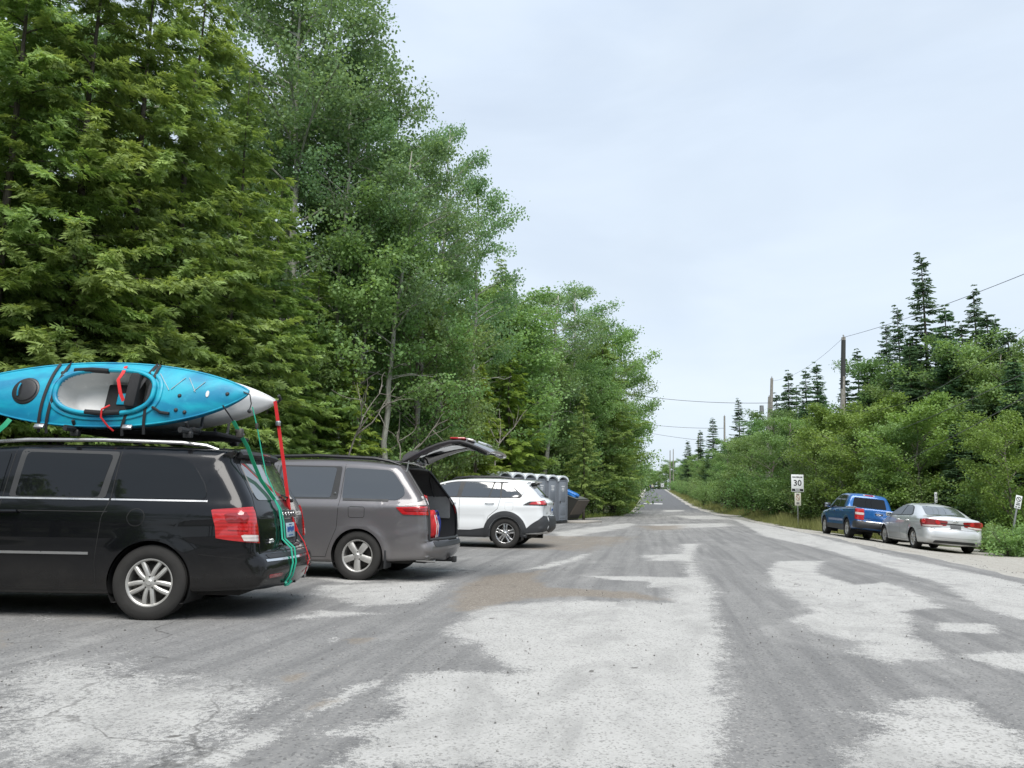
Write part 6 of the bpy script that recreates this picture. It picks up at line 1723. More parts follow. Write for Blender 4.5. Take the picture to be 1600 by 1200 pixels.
L_CEDAR = leaf_mat('cedar_foliage', (.12, .20, .065), (.42, .56, .17), .40)
L_CEDARY = leaf_mat('young_cedar_foliage', (.13, .22, .045), (.44, .56, .12), .40)
L_ASPEN = leaf_mat('aspen_foliage', (.115, .20, .095), (.30, .46, .225), .42, .42)
L_BIRCH = leaf_mat('alder_foliage', (.13, .22, .085), (.32, .47, .17), .42, .42)
L_YEL = leaf_mat('yellow_green_foliage', (.125, .215, .050), (.30, .44, .115), .40)
L_SPRUCE = leaf_mat('spruce_foliage', (.055, .115, .066), (.20, .32, .16), .28)
L_DARK = leaf_mat('dark_foliage', (.085, .165, .060), (.25, .40, .135), .40)
B_GREY = bark_mat('bark_grey', (.10, .09, .075), (.22, .20, .17), 10); B_PALE = bark_mat('bark_pale', (.20, .20, .17), (.38, .38, .33), 5)
B_BROWN = bark_mat('bark_brown', (.055, .045, .036), (.13, .11, .09), 10); B_DEAD = bark_mat('bark_dead', (.12, .105, .09), (.25, .23, .20), 9)

def cedar(seed, H=13., R=2.5, nb=250, lean=.3, bottom=.06, mat=None, dens=1.0, spray=.23):
    g = np.random.default_rng(seed); lv = Leaves(); tb = MB()
    hs = np.linspace(0, 1, 12); wx = lean * np.cumsum(g.normal(0, .12, 12)); wy = lean * np.cumsum(g.normal(0, .12, 12)); wx -= wx[0]; wy -= wy[0]
    ax = lambda t: np.array([np.interp(t, hs, wx), np.interp(t, hs, wy), t * H])
    tb.tube([tuple(ax(t)) for t in hs], [.14 * (1 - t) ** 1.3 * H / 13 + .008 for t in hs], 10)
    for k in range(nb):
        t = bottom + (1 - bottom) * (k + g.random()) / nb; t = t ** 1.05
        Lb = R * (min(1, (1.02 - t) * 1.5) ** .8) * (.55 + .45 * min(1, (t + .12) / .3)) * g.uniform(.55, 1.15)
        a = g.uniform(0, 2 * math.pi); o = ax(min(t, .995)); d = np.array([math.cos(a), math.sin(a), 0])
        rise, droop = g.uniform(.15, .45), g.uniform(.35, .75)
        u = np.linspace(0, 1, 9)
        path = o + d * (u * Lb)[:, None] + np.array([0, 0, 1]) * (Lb * (rise * u - droop * u ** 2 + .22 * u ** 5))[:, None]
        if k % 5 == 0 and Lb > .8: tb.tube([tuple(p) for p in path[:6]], [.022 * (1 - .14 * i) for i in range(6)], 5, cap=False)
        ns = int(max(6, Lb * 30 * dens)); us = .04 + .96 * g.random(ns) ** .8
        P = np.stack([np.interp(us, u, path[:, c]) for c in range(3)], 1); side = np.array([-d[1], d[0], 0])
        sg = g.choice([-1, 1], ns)
        D = d * g.uniform(.35, 1., ns)[:, None] + side * (sg * g.uniform(.2, .9, ns))[:, None] + np.array([0, 0, 1]) * g.uniform(-.95, .12, ns)[:, None]
        D = unit(D); ln = spray * g.uniform(.6, 1.35, ns) * (.7 + .3 * min(1, Lb))
        bt = g.uniform(.1, .62); tt = np.clip(bt + .30 * (us - .5) + g.normal(0, .13, ns), 0, 1)
        upn = unit(np.array([0, 0, 1.]) + g.normal(0, .45, (ns, 3)) + d * .5)
        W = unit(np.cross(D, upn))
        # flat fern-like spray: side leaflets along an axis, then the tip
        for s0, f, fl in ((0, .0, .62), (.08, .75, .50), (.12, -.75, .50), (.30, .65, .44), (.34, -.65, .44), (.52, .55, .36), (.56, -.55, .36), (.55, .0, .48)):
            st = P + D * (ln * s0)[:, None]
            dd = unit(D * math.cos(f) + W * math.sin(f) + g.normal(0, .12, (ns, 3)))
            lv.add(st, dd, upn, ln * fl, ln * .10 + .010, tt + .12 * s0 + g.normal(0, .06, ns))
    return trunk_mesh(tb, B_BROWN), lv.mesh('crown', mat or L_CEDAR)

def broadleaf(seed, H=16., cb=.4, R=2.6, nprim=26, leaf=.105, per=44, bark=None, mat=None, tr=.15, asc=.75, lean=.5, sub=5, gap=.0, dead=0):
    g = np.random.default_rng(seed); lv = Leaves(); tb = MB()
    hs = np.linspace(0, 1, 14); wx = lean * np.cumsum(g.normal(0, .14, 14)); wy = lean * np.cumsum(g.normal(0, .14, 14)); wx -= wx[0]; wy -= wy[0]
    ax = lambda t: np.array([np.interp(t, hs, wx), np.interp(t, hs, wy), t * H])
    tb.tube([tuple(ax(t)) for t in hs], [tr * (1.12 - 1.02 * t) + .008 for t in hs], 10)
    C = []; CT = []; CS = []
    for k in range(nprim):
        t = cb + (.97 - cb) * (k + g.random()) / nprim; o = ax(t); a = g.uniform(0, 6.283)
        prof = math.sin(math.pi * min(1, .18 + .80 * (t - cb) / (1 - cb))) ** .7
        Lb = R * (.35 + .75 * prof) * g.uniform(.7, 1.2); d = np.array([math.cos(a), math.sin(a), 0])
        u = np.linspace(0, 1, 7); cr = g.normal(0, .10, 2)
        path = o + d * (u * Lb)[:, None] + np.array([0, 0, 1]) * (Lb * asc * (u - .25 * u ** 2))[:, None] + np.array([-d[1], d[0], 0]) * (Lb * cr[0] * u ** 2)[:, None]
        tb.tube([tuple(p) for p in path], [tr * .34 * (1 - t * .5) * (1 - .85 * v) + .005 for v in u], 6, cap=False)
        bt = g.uniform(.2, .75)
        for j in range(sub):
            v = .3 + .7 * (j + g.random()) / sub; p = np.array([np.interp(v, u, path[:, c]) for c in range(3)])
            a2 = a + g.uniform(-1.4, 1.4); l2 = Lb * g.uniform(.22, .45) * (1.15 - .4 * v)
            d2 = np.array([math.cos(a2), math.sin(a2), g.uniform(-.2, .8)]); d2 /= np.linalg.norm(d2); e = p + d2 * l2
            tb.tube([tuple(p), tuple((p + e) / 2 + np.array([0, 0, .04 * l2])), tuple(e)], [.012, .008, .004], 4, cap=False)
            for s_ in (.45, .75, 1.0):
                C.append(p + d2 * l2 * s_); CT.append(bt + g.normal(0, .1)); CS.append(.13 + .13 * g.random())
            if g.random() < .5: C.append(p); CT.append(bt); CS.append(.22)
    C = np.array(C); CT = np.array(CT); CS = np.array(CS); keep = g.random(len(C)) > gap; C, CT, CS = C[keep], CT[keep], CS[keep]
    n = len(C); sc = leaf / .085 * (R / 2.6) ** .5
    idx = np.repeat(np.arange(n), per); m = len(idx)
    off = np.clip(g.normal(0, 1, (m, 3)), -1.7, 1.7) * (CS[idx] * min(sc, 1.15))[:, None] * np.array([1, 1, .75])
    P = C[idx] + off; D = unit(g.normal(0, 1, (m, 3)) + np.array([0, 0, -.5])); Nn = unit(g.normal(0, .8, (m, 3)) + np.array([0, 0, .7]))
    ll = leaf * g.uniform(.65, 1.3, m)
    lv.add(P, D, Nn, ll, ll * .8, CT[idx] + g.normal(0, .14, m))
    for k in range(dead):       # bare lower branches
        t = g.uniform(.12, cb); o = ax(t); a = g.uniform(0, 6.283); d = np.array([math.cos(a), math.sin(a), 0]); Lb = g.uniform(.6, 2.)
        u = np.linspace(0, 1, 6); path = o + d * (u * Lb)[:, None] + np.array([0, 0, 1]) * (Lb * (.35 * u - .25 * u * u) + g.normal(0, .05, 6) * u)[:, None]
        tb.tube([tuple(p) for p in path], [.022 * (1 - .8 * v) + .004 for v in u], 5, cap=False)
        q = path[3]; tb.tube([tuple(q), tuple(q + (d + np.array([-d[1], d[0], .3]) * .8) * Lb * .25)], [.01, .003], 4, cap=False)
    return trunk_mesh(tb, bark or B_PALE), lv.mesh('crown', mat or L_ASPEN)

def spruce(seed, H=12., R=1.7, first=.1, gapf=.0, mat=None, tr=.13, dens=1.0, power=.9):
    g = np.random.default_rng(seed); lv = Leaves(); tb = MB()
    tb.tube([(0, 0, H * t) for t in np.linspace(0, 1, 9)], [tr * (1.05 - t) + .006 for t in np.linspace(0, 1, 9)], 9)
    z = first * H
    while z < H * .985:
        t = z / H; nb = g.integers(4, 7); base = g.uniform(0, 6.283)
        for k in range(nb):
            if g.random() < gapf: continue
            z0 = z; z = z0 + g.normal(0, .20) * H / 12
            Lb = R * ((1 - t) ** power * 1.0 + .045) * g.choice([.45, .7, .9, 1.0, 1.15]) * g.uniform(.85, 1.15); a = base + 6.283 * k / nb + g.normal(0, .2); d = np.array([math.cos(a), math.sin(a), 0]); side = np.array([-d[1], d[0], 0])
            u = np.linspace(0, 1, 8); dr = g.uniform(.10, .35) * (1.2 - t)
            path = np.array([0, 0, z]) + d * (u * Lb)[:, None] + np.array([0, 0, 1]) * (Lb * (.12 * t * u - dr * u * 1.3 + .9 * dr * u ** 3))[:, None]
            if Lb > .5: tb.tube([tuple(p) for p in path[:7]], [.014 * (1 - .12 * i) for i in range(7)], 4, cap=False)
            bt = g.uniform(.15, .75)
            nt_ = int(max(3, Lb * 10 * dens))
            us = np.linspace(.12, 1, nt_)
            for sg in (-1, 1):
                P = np.stack([np.interp(us, u, path[:, c]) for c in range(3)], 1)
                tw = (.10 + .40 * Lb * (1 - us) ** .8 * .6 + .06) * g.uniform(.7, 1.2, nt_); tw = np.minimum(tw, .55)
                D = unit(d * .75 + side * sg * .85 + np.array([0, 0, -.22]) + g.normal(0, .12, (nt_, 3)))
                for f in (.0, .35, .65):     # needles along each twig as overlapping blades
                    st = P + D * (tw * f)[:, None]
                    for rr_ in (0, 1):
                        nn = unit(g.normal(0, .5, (nt_, 3)) + (np.array([0, 0, 1.]) if rr_ == 0 else D[:, [1, 0, 2]] * np.array([1, -1, 0])))
                        lv.add(st, D + g.normal(0, .10, (nt_, 3)), nn, tw * .55 + .05, .055 + .05 * tw, bt + .25 * (us - .5) + g.normal(0, .10, nt_))
            z = z0
        z += g.uniform(.13, .26) * (H / 12) * (1.25 - .5 * t)
    P = np.tile(np.array([[0, 0, H * .97]]), (10, 1)); lv.add(P, unit(np.stack([g.normal(0, .3, 10), g.normal(0, .3, 10), np.ones(10)], 1)), g.normal(0, 1, (10, 3)), np.full(10, .28), np.full(10, .05), .5)
    return trunk_mesh(tb, B_BROWN), lv.mesh('crown', mat or L_SPRUCE)

def shrub(seed, H=3., R=1.4, n=130, leaf=.075, per=36, mat=None, low=.08):
    g = np.random.default_rng(seed); lv = Leaves(); tb = MB(); C = []; CT = []
    for k in range(11):
        a = g.uniform(0, 6.283); e = np.array([math.cos(a), math.sin(a), 0]) * R * g.uniform(.2, .85) + np.array([0, 0, H * g.uniform(.55, 1.0)])
        u = np.linspace(0, 1, 6); p = e * u[:, None]; p[:, :2] *= (u ** .8)[:, None] ** .5
        tb.tube([tuple(q) for q in p], [.022 * (1 - .75 * v) for v in u], 5, cap=False)
        for j in range(n // 11):
            v = low + (1 - low) * g.random() ** .75; q = np.array([np.interp(v, u, p[:, c]) for c in range(3)]); C.append(q + g.normal(0, .22, 3) * R * np.array([1, 1, .5])); CT.append(g.uniform(.2, .8))
    C = np.array(C); C[:, 2] = np.maximum(C[:, 2], .10); CT = np.array(CT); idx = np.repeat(np.arange(len(C)), per); m = len(idx)
    P = C[idx] + g.normal(0, .17 * H / 3, (m, 3)); P[:, 2] = np.maximum(P[:, 2], .03)
    ll = leaf * g.uniform(.6, 1.35, m)
    lv.add(P, unit(g.normal(0, 1, (m, 3)) + np.array([0, 0, .1])), unit(g.normal(0, .8, (m, 3)) + np.array([0, 0, .7])), ll, ll * .75, CT[idx] + g.normal(0, .13, m))
    return trunk_mesh(tb, B_BROWN), lv.mesh('crown', mat or L_BIRCH)

def snag(seed, H=5.):
    g = np.random.default_rng(seed); tb = MB()
    def br(o, d, l, r, lev):
        u = np.linspace(0, 1, 7); p = [np.array(o)]; dd = np.array(d, float)
        for k in range(6): dd = dd + g.normal(0, .16, 3) + np.array([0, 0, .02]); dd /= np.linalg.norm(dd); p.append(p[-1] + dd * l / 6)
        tb.tube([tuple(q) for q in p], [r * (1 - .75 * v) + .003 for v in u], 6, cap=False)
        if lev:
            for k in range(4 if lev == 2 else 3):
                q = p[g.integers(2, 6)]; n_ = dd + g.normal(0, .6, 3); br(q, n_ / np.linalg.norm(n_), l * .5, r * .45, lev - 1)
    br((0, 0, 0), (.12, .05, 1), H, .07, 2)
    return trunk_mesh(tb, B_DEAD), None

PROTO = {
 'cedar_a': ('cedar_tree', cedar(1, 13.5, 2.7, 300, dens=1.15)), 'cedar_b': ('cedar_tree', cedar(2, 13., 2.4, 280, dens=1.1)), 'cedar_c': ('cedar_tree', cedar(3, 12., 2.2, 230, bottom=.16, dens=.95)),
 'young_cedar': ('cedar_tree', cedar(5, 7., 1.25, 170, mat=L_CEDARY, spray=.22)),
 'aspen_a': ('aspen_tree', broadleaf(11, 18., .36, 3.1, 36, dead=7, gap=.12, sub=6)), 'aspen_b': ('aspen_tree', broadleaf(12, 16., .40, 2.5, 30, lean=.7, dead=5, gap=.15, sub=6)), 'aspen_c': ('aspen_tree', broadleaf(13, 14., .45, 2.1, 24, per=30, tr=.11, gap=.12, dead=6)),
 'alder_a': ('alder_tree', broadleaf(21, 8., .12, 1.9, 30, leaf=.105, per=34, bark=B_GREY, mat=L_BIRCH, tr=.07, asc=1.1)), 'alder_b': ('alder_tree', broadleaf(22, 9.5, .2, 2.2, 30, leaf=.11, per=34, bark=B_GREY, mat=L_DARK, tr=.09, asc=.9)),
 'alder_c': ('alder_tree', broadleaf(23, 10., .10, 2.3, 38, leaf=.115, per=32, bark=B_GREY, mat=L_BIRCH, tr=.09, asc=.8)),
 'yellow': ('birch_tree', broadleaf(24, 6., .08, 1.8, 28, leaf=.10, per=36, bark=B_GREY, mat=L_YEL, tr=.06, asc=1.0)),
 'spruce_a': ('spruce_tree', spruce(31, 12., 1.75, gapf=.12)), 'spruce_b': ('spruce_tree', spruce(32, 14.5, 1.9, .30, .25, tr=.17, power=.75)), 'spruce_c': ('spruce_tree', spruce(33, 9., 1.5, .04)),
 'shrub_a': ('shrub', shrub(41)), 'shrub_b': ('shrub', shrub(42, 2.2, 1.3, mat=L_DARK)), 'shrub_y': ('shrub', shrub(43, 2.6, 1.3, mat=L_YEL)), 'weed': ('shrub', shrub(44, 1.1, .9, 110, .07, 26)),
 'snag_a': ('dead_tree', snag(51, 5.)), 'snag_b': ('dead_tree', snag(52, 3.6)),
}
BASEH = {'cedar_a': 13.5, 'cedar_b': 13., 'cedar_c': 12., 'young_cedar': 7., 'aspen_a': 18., 'aspen_b': 16., 'aspen_c': 14., 'alder_a': 8., 'alder_b': 9.5, 'alder_c': 10., 'yellow': 6., 'spruce_a': 12., 'spruce_b': 14.5, 'spruce_c': 9., 'shrub_a': 3., 'shrub_b': 2.2, 'shrub_y': 2.6, 'weed': 1.1, 'snag_a': 5., 'snag_b': 3.6}
CATN = {'cedar_tree': 'cedar', 'aspen_tree': 'aspen', 'alder_tree': 'tree', 'birch_tree': 'birch', 'spruce_tree': 'spruce', 'shrub': 'shrub', 'dead_tree': 'dead tree'}
trng = random.Random(5)
def tree(kind, x, y, h, label, group=None, fat=1.0, rz=None, lean=(0, 0)):
    nm, (tm, cm) = PROTO[kind]
    t = empty(nm, (x, y, tz(x, y) - .03), trng.uniform(0, 6.283) if rz is None else rz, label, CATN[nm], group)
    s = h / BASEH[kind]; t.scale = (s * fat, s * fat, s); t.rotation_euler = (lean[0], lean[1], t.rotation_euler[2])
    for pn, me in (('trunk', tm), ('crown', cm)):
        if me is not None: link(bpy.data.objects.new(pn, me), t)
    return t
def tp(kind, px, d, ytop, label, group=None, **kw):
    """tree standing at survey column px and distance d whose tip is seen at photo row ytop"""
    p = at_depth(px, 776, d); h = at_depth(px, ytop, d).z - tz(p.x, p.y)
    return tree(kind, p.x, p.y, h, label, group, **kw)

# ---- left forest, front rank
tp('cedar_a', -40, 13.5, -330, 'dense cedar at the edge behind the black minivan bonnet')
tp('cedar_b', 78, 14.5, -300, 'broad cedar with brighter sprays behind the round kayak hatch', fat=1.1)
tp('cedar_a', 175, 15.8, -260, 'tall drooping cedar directly behind the kayak cockpit')
tp('cedar_c', 262, 17.2, -160, 'thin cedar with bare inner twigs behind the kayak stern', fat=1.15)
tp('cedar_c', 338, 18.5, 40, 'cedar with a dark bare trunk showing above the kayak tip')
tp('aspen_a', 430, 23.5, -110, 'tallest aspen, pale forked trunk above the grey minivan roof', fat=1.05)
tp('cedar_b', 410, 20.5, 250, 'shorter cedar hanging over the white kayak tip', fat=1.1)
tp('cedar_c', 478, 22.5, 400, 'low cedar with yellowish tips in front of the tallest aspen', fat=1.2)
tp('aspen_b', 470, 26, 0, 'slimmer aspen close beside the tallest forked one')
tp('aspen_a', 540, 27.5, 66, 'aspen whose crown bulges over the open sky above the grey minivan', fat=1.0)
tp('aspen_b', 395, 25, -120, 'aspen with sky showing through its top, rising over the cedars')
tp('alder_c', 560, 24, 330, 'leafy understorey tree above the grey minivan rear window')
tp('alder_b', 632, 25.5, 400, 'round dark understorey tree over the raised tailgate')
tp('aspen_b', 690, 31, 160, 'aspen with a narrow spiky tip standing alone against the sky', fat=.68)
tp('cedar_a', 625, 31, 300, 'tall green cedar between the bulging and spiky-topped aspens')
tp('aspen_c', 738, 33.5, 280, 'open aspen crown with sky gaps at the forest shoulder', fat=.95)
tp('cedar_b', 700, 34, 400, 'cedar behind the raised tailgate tip')
tp('cedar_b', 776, 41, 385, 'dark pointed cedar at the forest shoulder above the white crossover', fat=1.1)
tp('young_cedar', 742, 31, 560, 'yellow-green young cedar right of the raised tailgate', fat=1.2)
tp('young_cedar', 796, 38, 520, 'yellow-green young cedar above the crossover roof rails', fat=1.25)
tp('young_cedar', 548, 22.5, 540, 'light green young cedar behind the grey minivan sliding door', fat=1.2)
tp('aspen_b', 520, 23.5, 120, 'slim pale trunk just behind the middle of the grey minivan roof')
tp('aspen_c', 604, 24, 200, 'slim pale trunk behind the rear end of the grey minivan roof')
tp('aspen_c', 648, 26.5, 250, 'slim pale trunk seen left of the raised tailgate hinge')
tp('alder_a', 668, 27, 480, 'bushy young alder below the spiky aspen')
tp('aspen_c', 846, 44, 430, 'slender aspen with a leaning white trunk above the toilets', fat=1.3, lean=(0, .10))
tp('aspen_c', 893, 50, 432, 'thin aspen with feathery top left of the dark cedar clump', fat=1.1)
tp('alder_c', 872, 47, 560, 'leafy tree filling in above the dumpster')
tp('cedar_a', 940, 53, 492, 'flat-topped dark cedar above the dumpster and its pale trunk', fat=1.15)
tp('cedar_c', 912, 42.5, 600, 'cedar with a bare pale trunk beside the blue rubbish bag', fat=.9)
tp('alder_c', 960, 59, 522, 'dark broadleaf tree at the end of the left forest wall', fat=1.0)
tp('alder_a', 952, 55.5, 640, 'bright green bushy alder at the roadside corner', fat=1.35)
tp('alder_b', 955, 70, 570, 'broadleaf tree reaching a branch toward the overhead wire', fat=1.0, lean=(0, .04))
tp('alder_c', 958, 88, 600, 'tree leaning out over the road below the wires', fat=.95, lean=(0, .03))
tp('alder_a', 956, 105, 650, 'last leafy tree on the left before the crest', fat=.9)
tp('snag_a', 548, 21, 640, 'bleached dead tree with forking branches behind the grey minivan')
tp('snag_b', 585, 22, 650, 'smaller bleached dead branch leaning beside the forked dead tree', lean=(.1, .5))
tp('snag_a', 762, 33, 660, 'pair of thin bare stems right of the raised tailgate')
for px, d, yt, k, lab in ((925, 52, 720, 'shrub_a', 'shrub spilling onto the gravel just past the dumpster'), (958, 54.5, 715, 'shrub_a', 'shrub at the corner where gravel meets the road'), (975, 60, 720, 'shrub_b', 'dark shrub along the left road edge'),
                          (974, 72, 730, 'shrub_a', 'shrub beside the road under the leaning tree'), (968, 86, 738, 'shrub_a', 'small shrub on the left road edge before the walkers'), (972, 125, 745, 'shrub_b', 'farthest roadside shrub by the two walkers')):
    tp(k, px, d, yt, lab, fat=1.3)
# second ranks, packed
def pack(kinds, n, fx, fy, hr, label, group, seed, fat=(1., 1.25), mind=1.3):
    r = random.Random(seed); pts = []; tries = 0
    while len(pts) < n and tries < n * 60:
        tries += 1; y = r.uniform(*fy); x0, x1 = fx(y); x = r.uniform(x0, x1)
        if any((x - a) ** 2 + (y - b) ** 2 < mind ** 2 for a, b in pts): continue
        pts.append((x, y)); k = r.choice(kinds)
        nm = PROTO[k][0]
        tree(k, x, y, BASEH[k] * r.uniform(*hr), label[nm], group[nm], fat=r.uniform(*fat))
LL = {'cedar_tree': 'dark cedar packed into the shady forest behind the parked minivans', 'aspen_tree': 'aspen standing back among the cedars of the forest wall', 'alder_tree': 'understorey tree filling the forest wall behind the minivans', 'spruce_tree': 'spruce within the forest wall', 'shrub': 'shrub in the shade at the foot of the forest wall', 'birch_tree': 'birch', 'dead_tree': 'bare stem'}
LG = {'cedar_tree': 'cedars in the forest wall', 'aspen_tree': 'aspens in the forest wall', 'alder_tree': 'understorey trees in the forest wall', 'spruce_tree': 'spruces', 'shrub': 'shrubs at the forest foot', 'birch_tree': 'birches', 'dead_tree': 'bare stems'}
pack(['cedar_a', 'cedar_b', 'cedar_c'], 26, lambda y: (-22, -13.2), (10, 34), (.85, 1.1), LL, LG, 1, mind=2.0)
pack(['aspen_b', 'aspen_a'], 8, lambda y: (-24, -15), (14, 36), (.85, 1.0), LL, LG, 2, mind=3.0)
pack(['alder_b', 'alder_c', 'cedar_c'], 26, lambda y: (-14 + max(0, y - 34) * .22, -10.6 + max(0, y - 30) * .27), (34, 60), (.85, 1.25), LL, LG, 3, mind=1.8)
pack(['shrub_b', 'shrub_a', 'shrub_b'], 26, lambda y: (-13.2 + max(0, y - 24) * .10, -11.2 + max(0, y - 24) * .16), (8, 27), (.6, 1.0), LL, LG, 4, mind=1.1)
pack(['alder_c', 'alder_b', 'cedar_b'], 22, lambda y: (-10.5, -5.2), (60, 130), (.9, 1.25), LL, LG, 6, mind=2.2)
pack(['alder_c', 'spruce_a', 'alder_b'], 20, lambda y: (-15, -6.5), (130, 225), (.8, 1.15), LL, LG, 7, mind=3)

pack(['alder_a', 'young_cedar', 'alder_a'], 22, lambda y: (edge(XL, y) - 3.6, edge(XL, y) - 1.5), (13, 33), (.5, .82), {k: 'low leafy tree at the front foot of the forest wall behind the parked cars' for k in LL}, {k: 'low trees at the forest foot' for k in LG}, 9, mind=1.3)

# ---- right side
tp('spruce_b', 1462, 40, 384, 'tallest spruce on the right, ragged with a bare lower trunk')
tp('spruce_b', 1418, 43, 472, 'shorter ragged spruce left of the tallest one', fat=.95)
tp('spruce_b', 1543, 42, 440, 'sparse-topped spruce behind the birches at right')
tp('spruce_a', 1576, 40, 485, 'narrow spruce tip near the picture edge beneath the wires', fat=.7)
tp('spruce_a', 1238, 63, 576, 'pointed blue-green spruce beside the second pole', fat=1.15)
tp('spruce_a', 1266, 60, 572, 'slim spruce between the pointed spruce and the nearest pole')
tp('spruce_a', 1284, 57, 562, 'spruce just left of the nearest pole', fat=1.1)
tp('spruce_c', 1262, 55, 640, 'full dark spruce with drooping layers below the slim spruces', fat=1.5)
tp('spruce_b', 1158, 92, 622, 'tufted lone spruce above the alders, between two poles', fat=1.2)
tp('spruce_a', 1116, 112, 652, 'dark spruce next to the slim pole', fat=1.4)
tp('spruce_a', 1096, 128, 672, 'dark spruce spire farther up the road', fat=1.4)
tp('spruce_a', 1076, 150, 688, 'small dark spruce spire nearest the crest', fat=1.4)
tp('spruce_a', 1187, 80, 640, 'spruce behind the second pole', fat=1.3)
tp('alder_c', 1572, 35, 548, 'tall light green birch-like tree at the picture edge', fat=1.1)
tp('alder_c', 1505, 37, 528, 'broad light green tree under the sparse-topped spruce', fat=1.2)
tp('alder_b', 1448, 39, 585, 'leafy tree below the tallest spruce')
tp('alder_c', 1398, 43, 595, 'leafy tree filling the gap right of the nearest pole', fat=1.1)
tp('alder_b', 1355, 46, 575, 'dark leafy tree close behind the nearest pole')
tp('spruce_c', 1600, 31, 560, 'dark spruce with sweeping boughs at the picture edge', fat=1.3)
tp('spruce_c', 1500, 32, 660, 'dusky low spruce behind the silver sedan roof', fat=1.5)
tp('yellow', 1440, 33.5, 640, 'yellow-green birch above the silver sedan', fat=1.2)
tp('yellow', 1375, 37, 640, 'yellow-green birch behind the blue pickup cab', fat=1.3)
tp('yellow', 1312, 42, 650, 'yellow-green birch at the foot of the nearest pole', fat=1.2)
tp('yellow', 1583, 28.5, 660, 'yellow-green birch behind the leaning tab sign', fat=1.0)
tp('alder_a', 1410, 34, 670, 'young alder between the pickup and sedan roofs', fat=1.2)
tp('alder_a', 1343, 39, 690, 'young alder directly behind the pickup roof', fat=1.3)
tp('alder_a', 1283, 45, 690, 'bright alder right of the speed limit sign', fat=1.35)
tp('alder_a', 1240, 48, 660, 'alder standing over the speed limit sign', fat=1.3)
tp('alder_b', 1205, 54, 650, 'dull green alder below the second pole', fat=1.3)
tp('alder_a', 1172, 62, 690, 'bushy alder at the bend of the verge', fat=1.4)
tp('alder_c', 1136, 72, 690, 'rounded alder below the slim pole', fat=1.2)
for px, d, yt, k, lab in ((1556, 30, 735, 'shrub_a', 'lush shrub beside the leaning tab sign'), (1480, 33, 740, 'shrub_b', 'dark shrub behind the sedan boot'), (1440, 33, 735, 'shrub_a', 'shrub showing between sedan and pickup'), (1520, 32, 745, 'shrub_a', 'shrub just right of the sedan roof'),
                          (1300, 41, 730, 'shrub_a', 'shrub to the left of the pickup mirror'), (1268, 43.5, 735, 'shrub_a', 'leafy shrub touching the speed sign post'), (1220, 50, 735, 'shrub_b', 'dark round shrub left of the speed sign'), (1185, 56, 735, 'shrub_b', 'dark shrub farther along the grassy verge'),
                          (1150, 64, 735, 'shrub_a', 'shrub beside the white driveway gravel'), (1100, 84, 745, 'shrub_a', 'shrub where the verge narrows'), (1600, 29.5, 745, 'shrub_y', 'yellowish shrub at the picture edge'), (1375, 34.5, 735, 'shrub_y', 'yellowish shrub just over the pickup tailgate')):
    tp(k, px, d, yt, lab, fat=1.3)
RL = {'cedar_tree': 'cedar in the roadside woods opposite the parked minivans', 'aspen_tree': 'aspen in the roadside woods opposite', 'alder_tree': 'leafy tree packed into the roadside woods behind the utility poles', 'spruce_tree': 'spruce standing in the roadside woods behind the utility poles', 'shrub': 'shrub in the thick growth along the far verge', 'birch_tree': 'yellow-green birch in the roadside woods behind the poles', 'dead_tree': 'bare stem'}
RG = {'cedar_tree': 'cedars opposite', 'aspen_tree': 'aspens opposite', 'alder_tree': 'leafy trees of the roadside woods', 'spruce_tree': 'spruces of the roadside woods', 'shrub': 'shrubs along the far verge', 'birch_tree': 'birches of the roadside woods', 'dead_tree': 'bare stems'}
rx = lambda y: float(np.interp(y, [20, 45, 60, 70, 90, 230], [13.6, 13.4, 11.2, 8.4, 6.6, 5.6]))
pack(['alder_a', 'alder_b', 'alder_c', 'spruce_c'], 34, lambda y: (rx(y) + 2.5, rx(y) + 11), (30, 75), (.75, 1.0), RL, RG, 11, mind=1.9)
pack(['spruce_c', 'spruce_a', 'spruce_c'], 16, lambda y: (rx(y) + 4, rx(y) + 13), (34, 80), (.7, .95), RL, RG, 12, mind=2.4)
pack(['alder_a', 'alder_c', 'alder_b', 'spruce_a'], 34, lambda y: (rx(y) + .8, rx(y) + 6), (64, 130), (.42, .68), RL, RG, 13, mind=1.7)
pack(['spruce_a', 'spruce_c'], 22, lambda y: (rx(y) + 3, rx(y) + 9), (76, 200), (.55, .95), RL, RG, 14, mind=2.6)
pack(['alder_a', 'alder_b', 'spruce_a'], 34, lambda y: (rx(y) + .8, rx(y) + 6), (130, 250), (.5, .75), RL, RG, 15, mind=2.2)
pack(['shrub_a', 'shrub_b', 'shrub_y'], 30, lambda y: (rx(y) - .6, rx(y) + .8), (30, 62), (.6, 1.0), RL, RG, 16, mind=1.1)
pack(['shrub_a', 'shrub_b'], 34, lambda y: (rx(y) - .9, rx(y) + .6), (62, 200), (.7, 1.1), RL, RG, 17, mind=1.5)
tp('spruce_a', 1495, 37, 470, 'full tall spruce between the tallest spruce and the sparse-topped one', fat=1.2)
tp('spruce_b', 1398, 46, 500, 'ragged spruce half hidden behind the leafy trees by the nearest pole')
tp('spruce_a', 1350, 52, 540, 'spruce tip showing right behind the nearest pole')
tp('spruce_c', 1440, 41, 520, 'full spruce at the foot of the tallest one', fat=1.3)
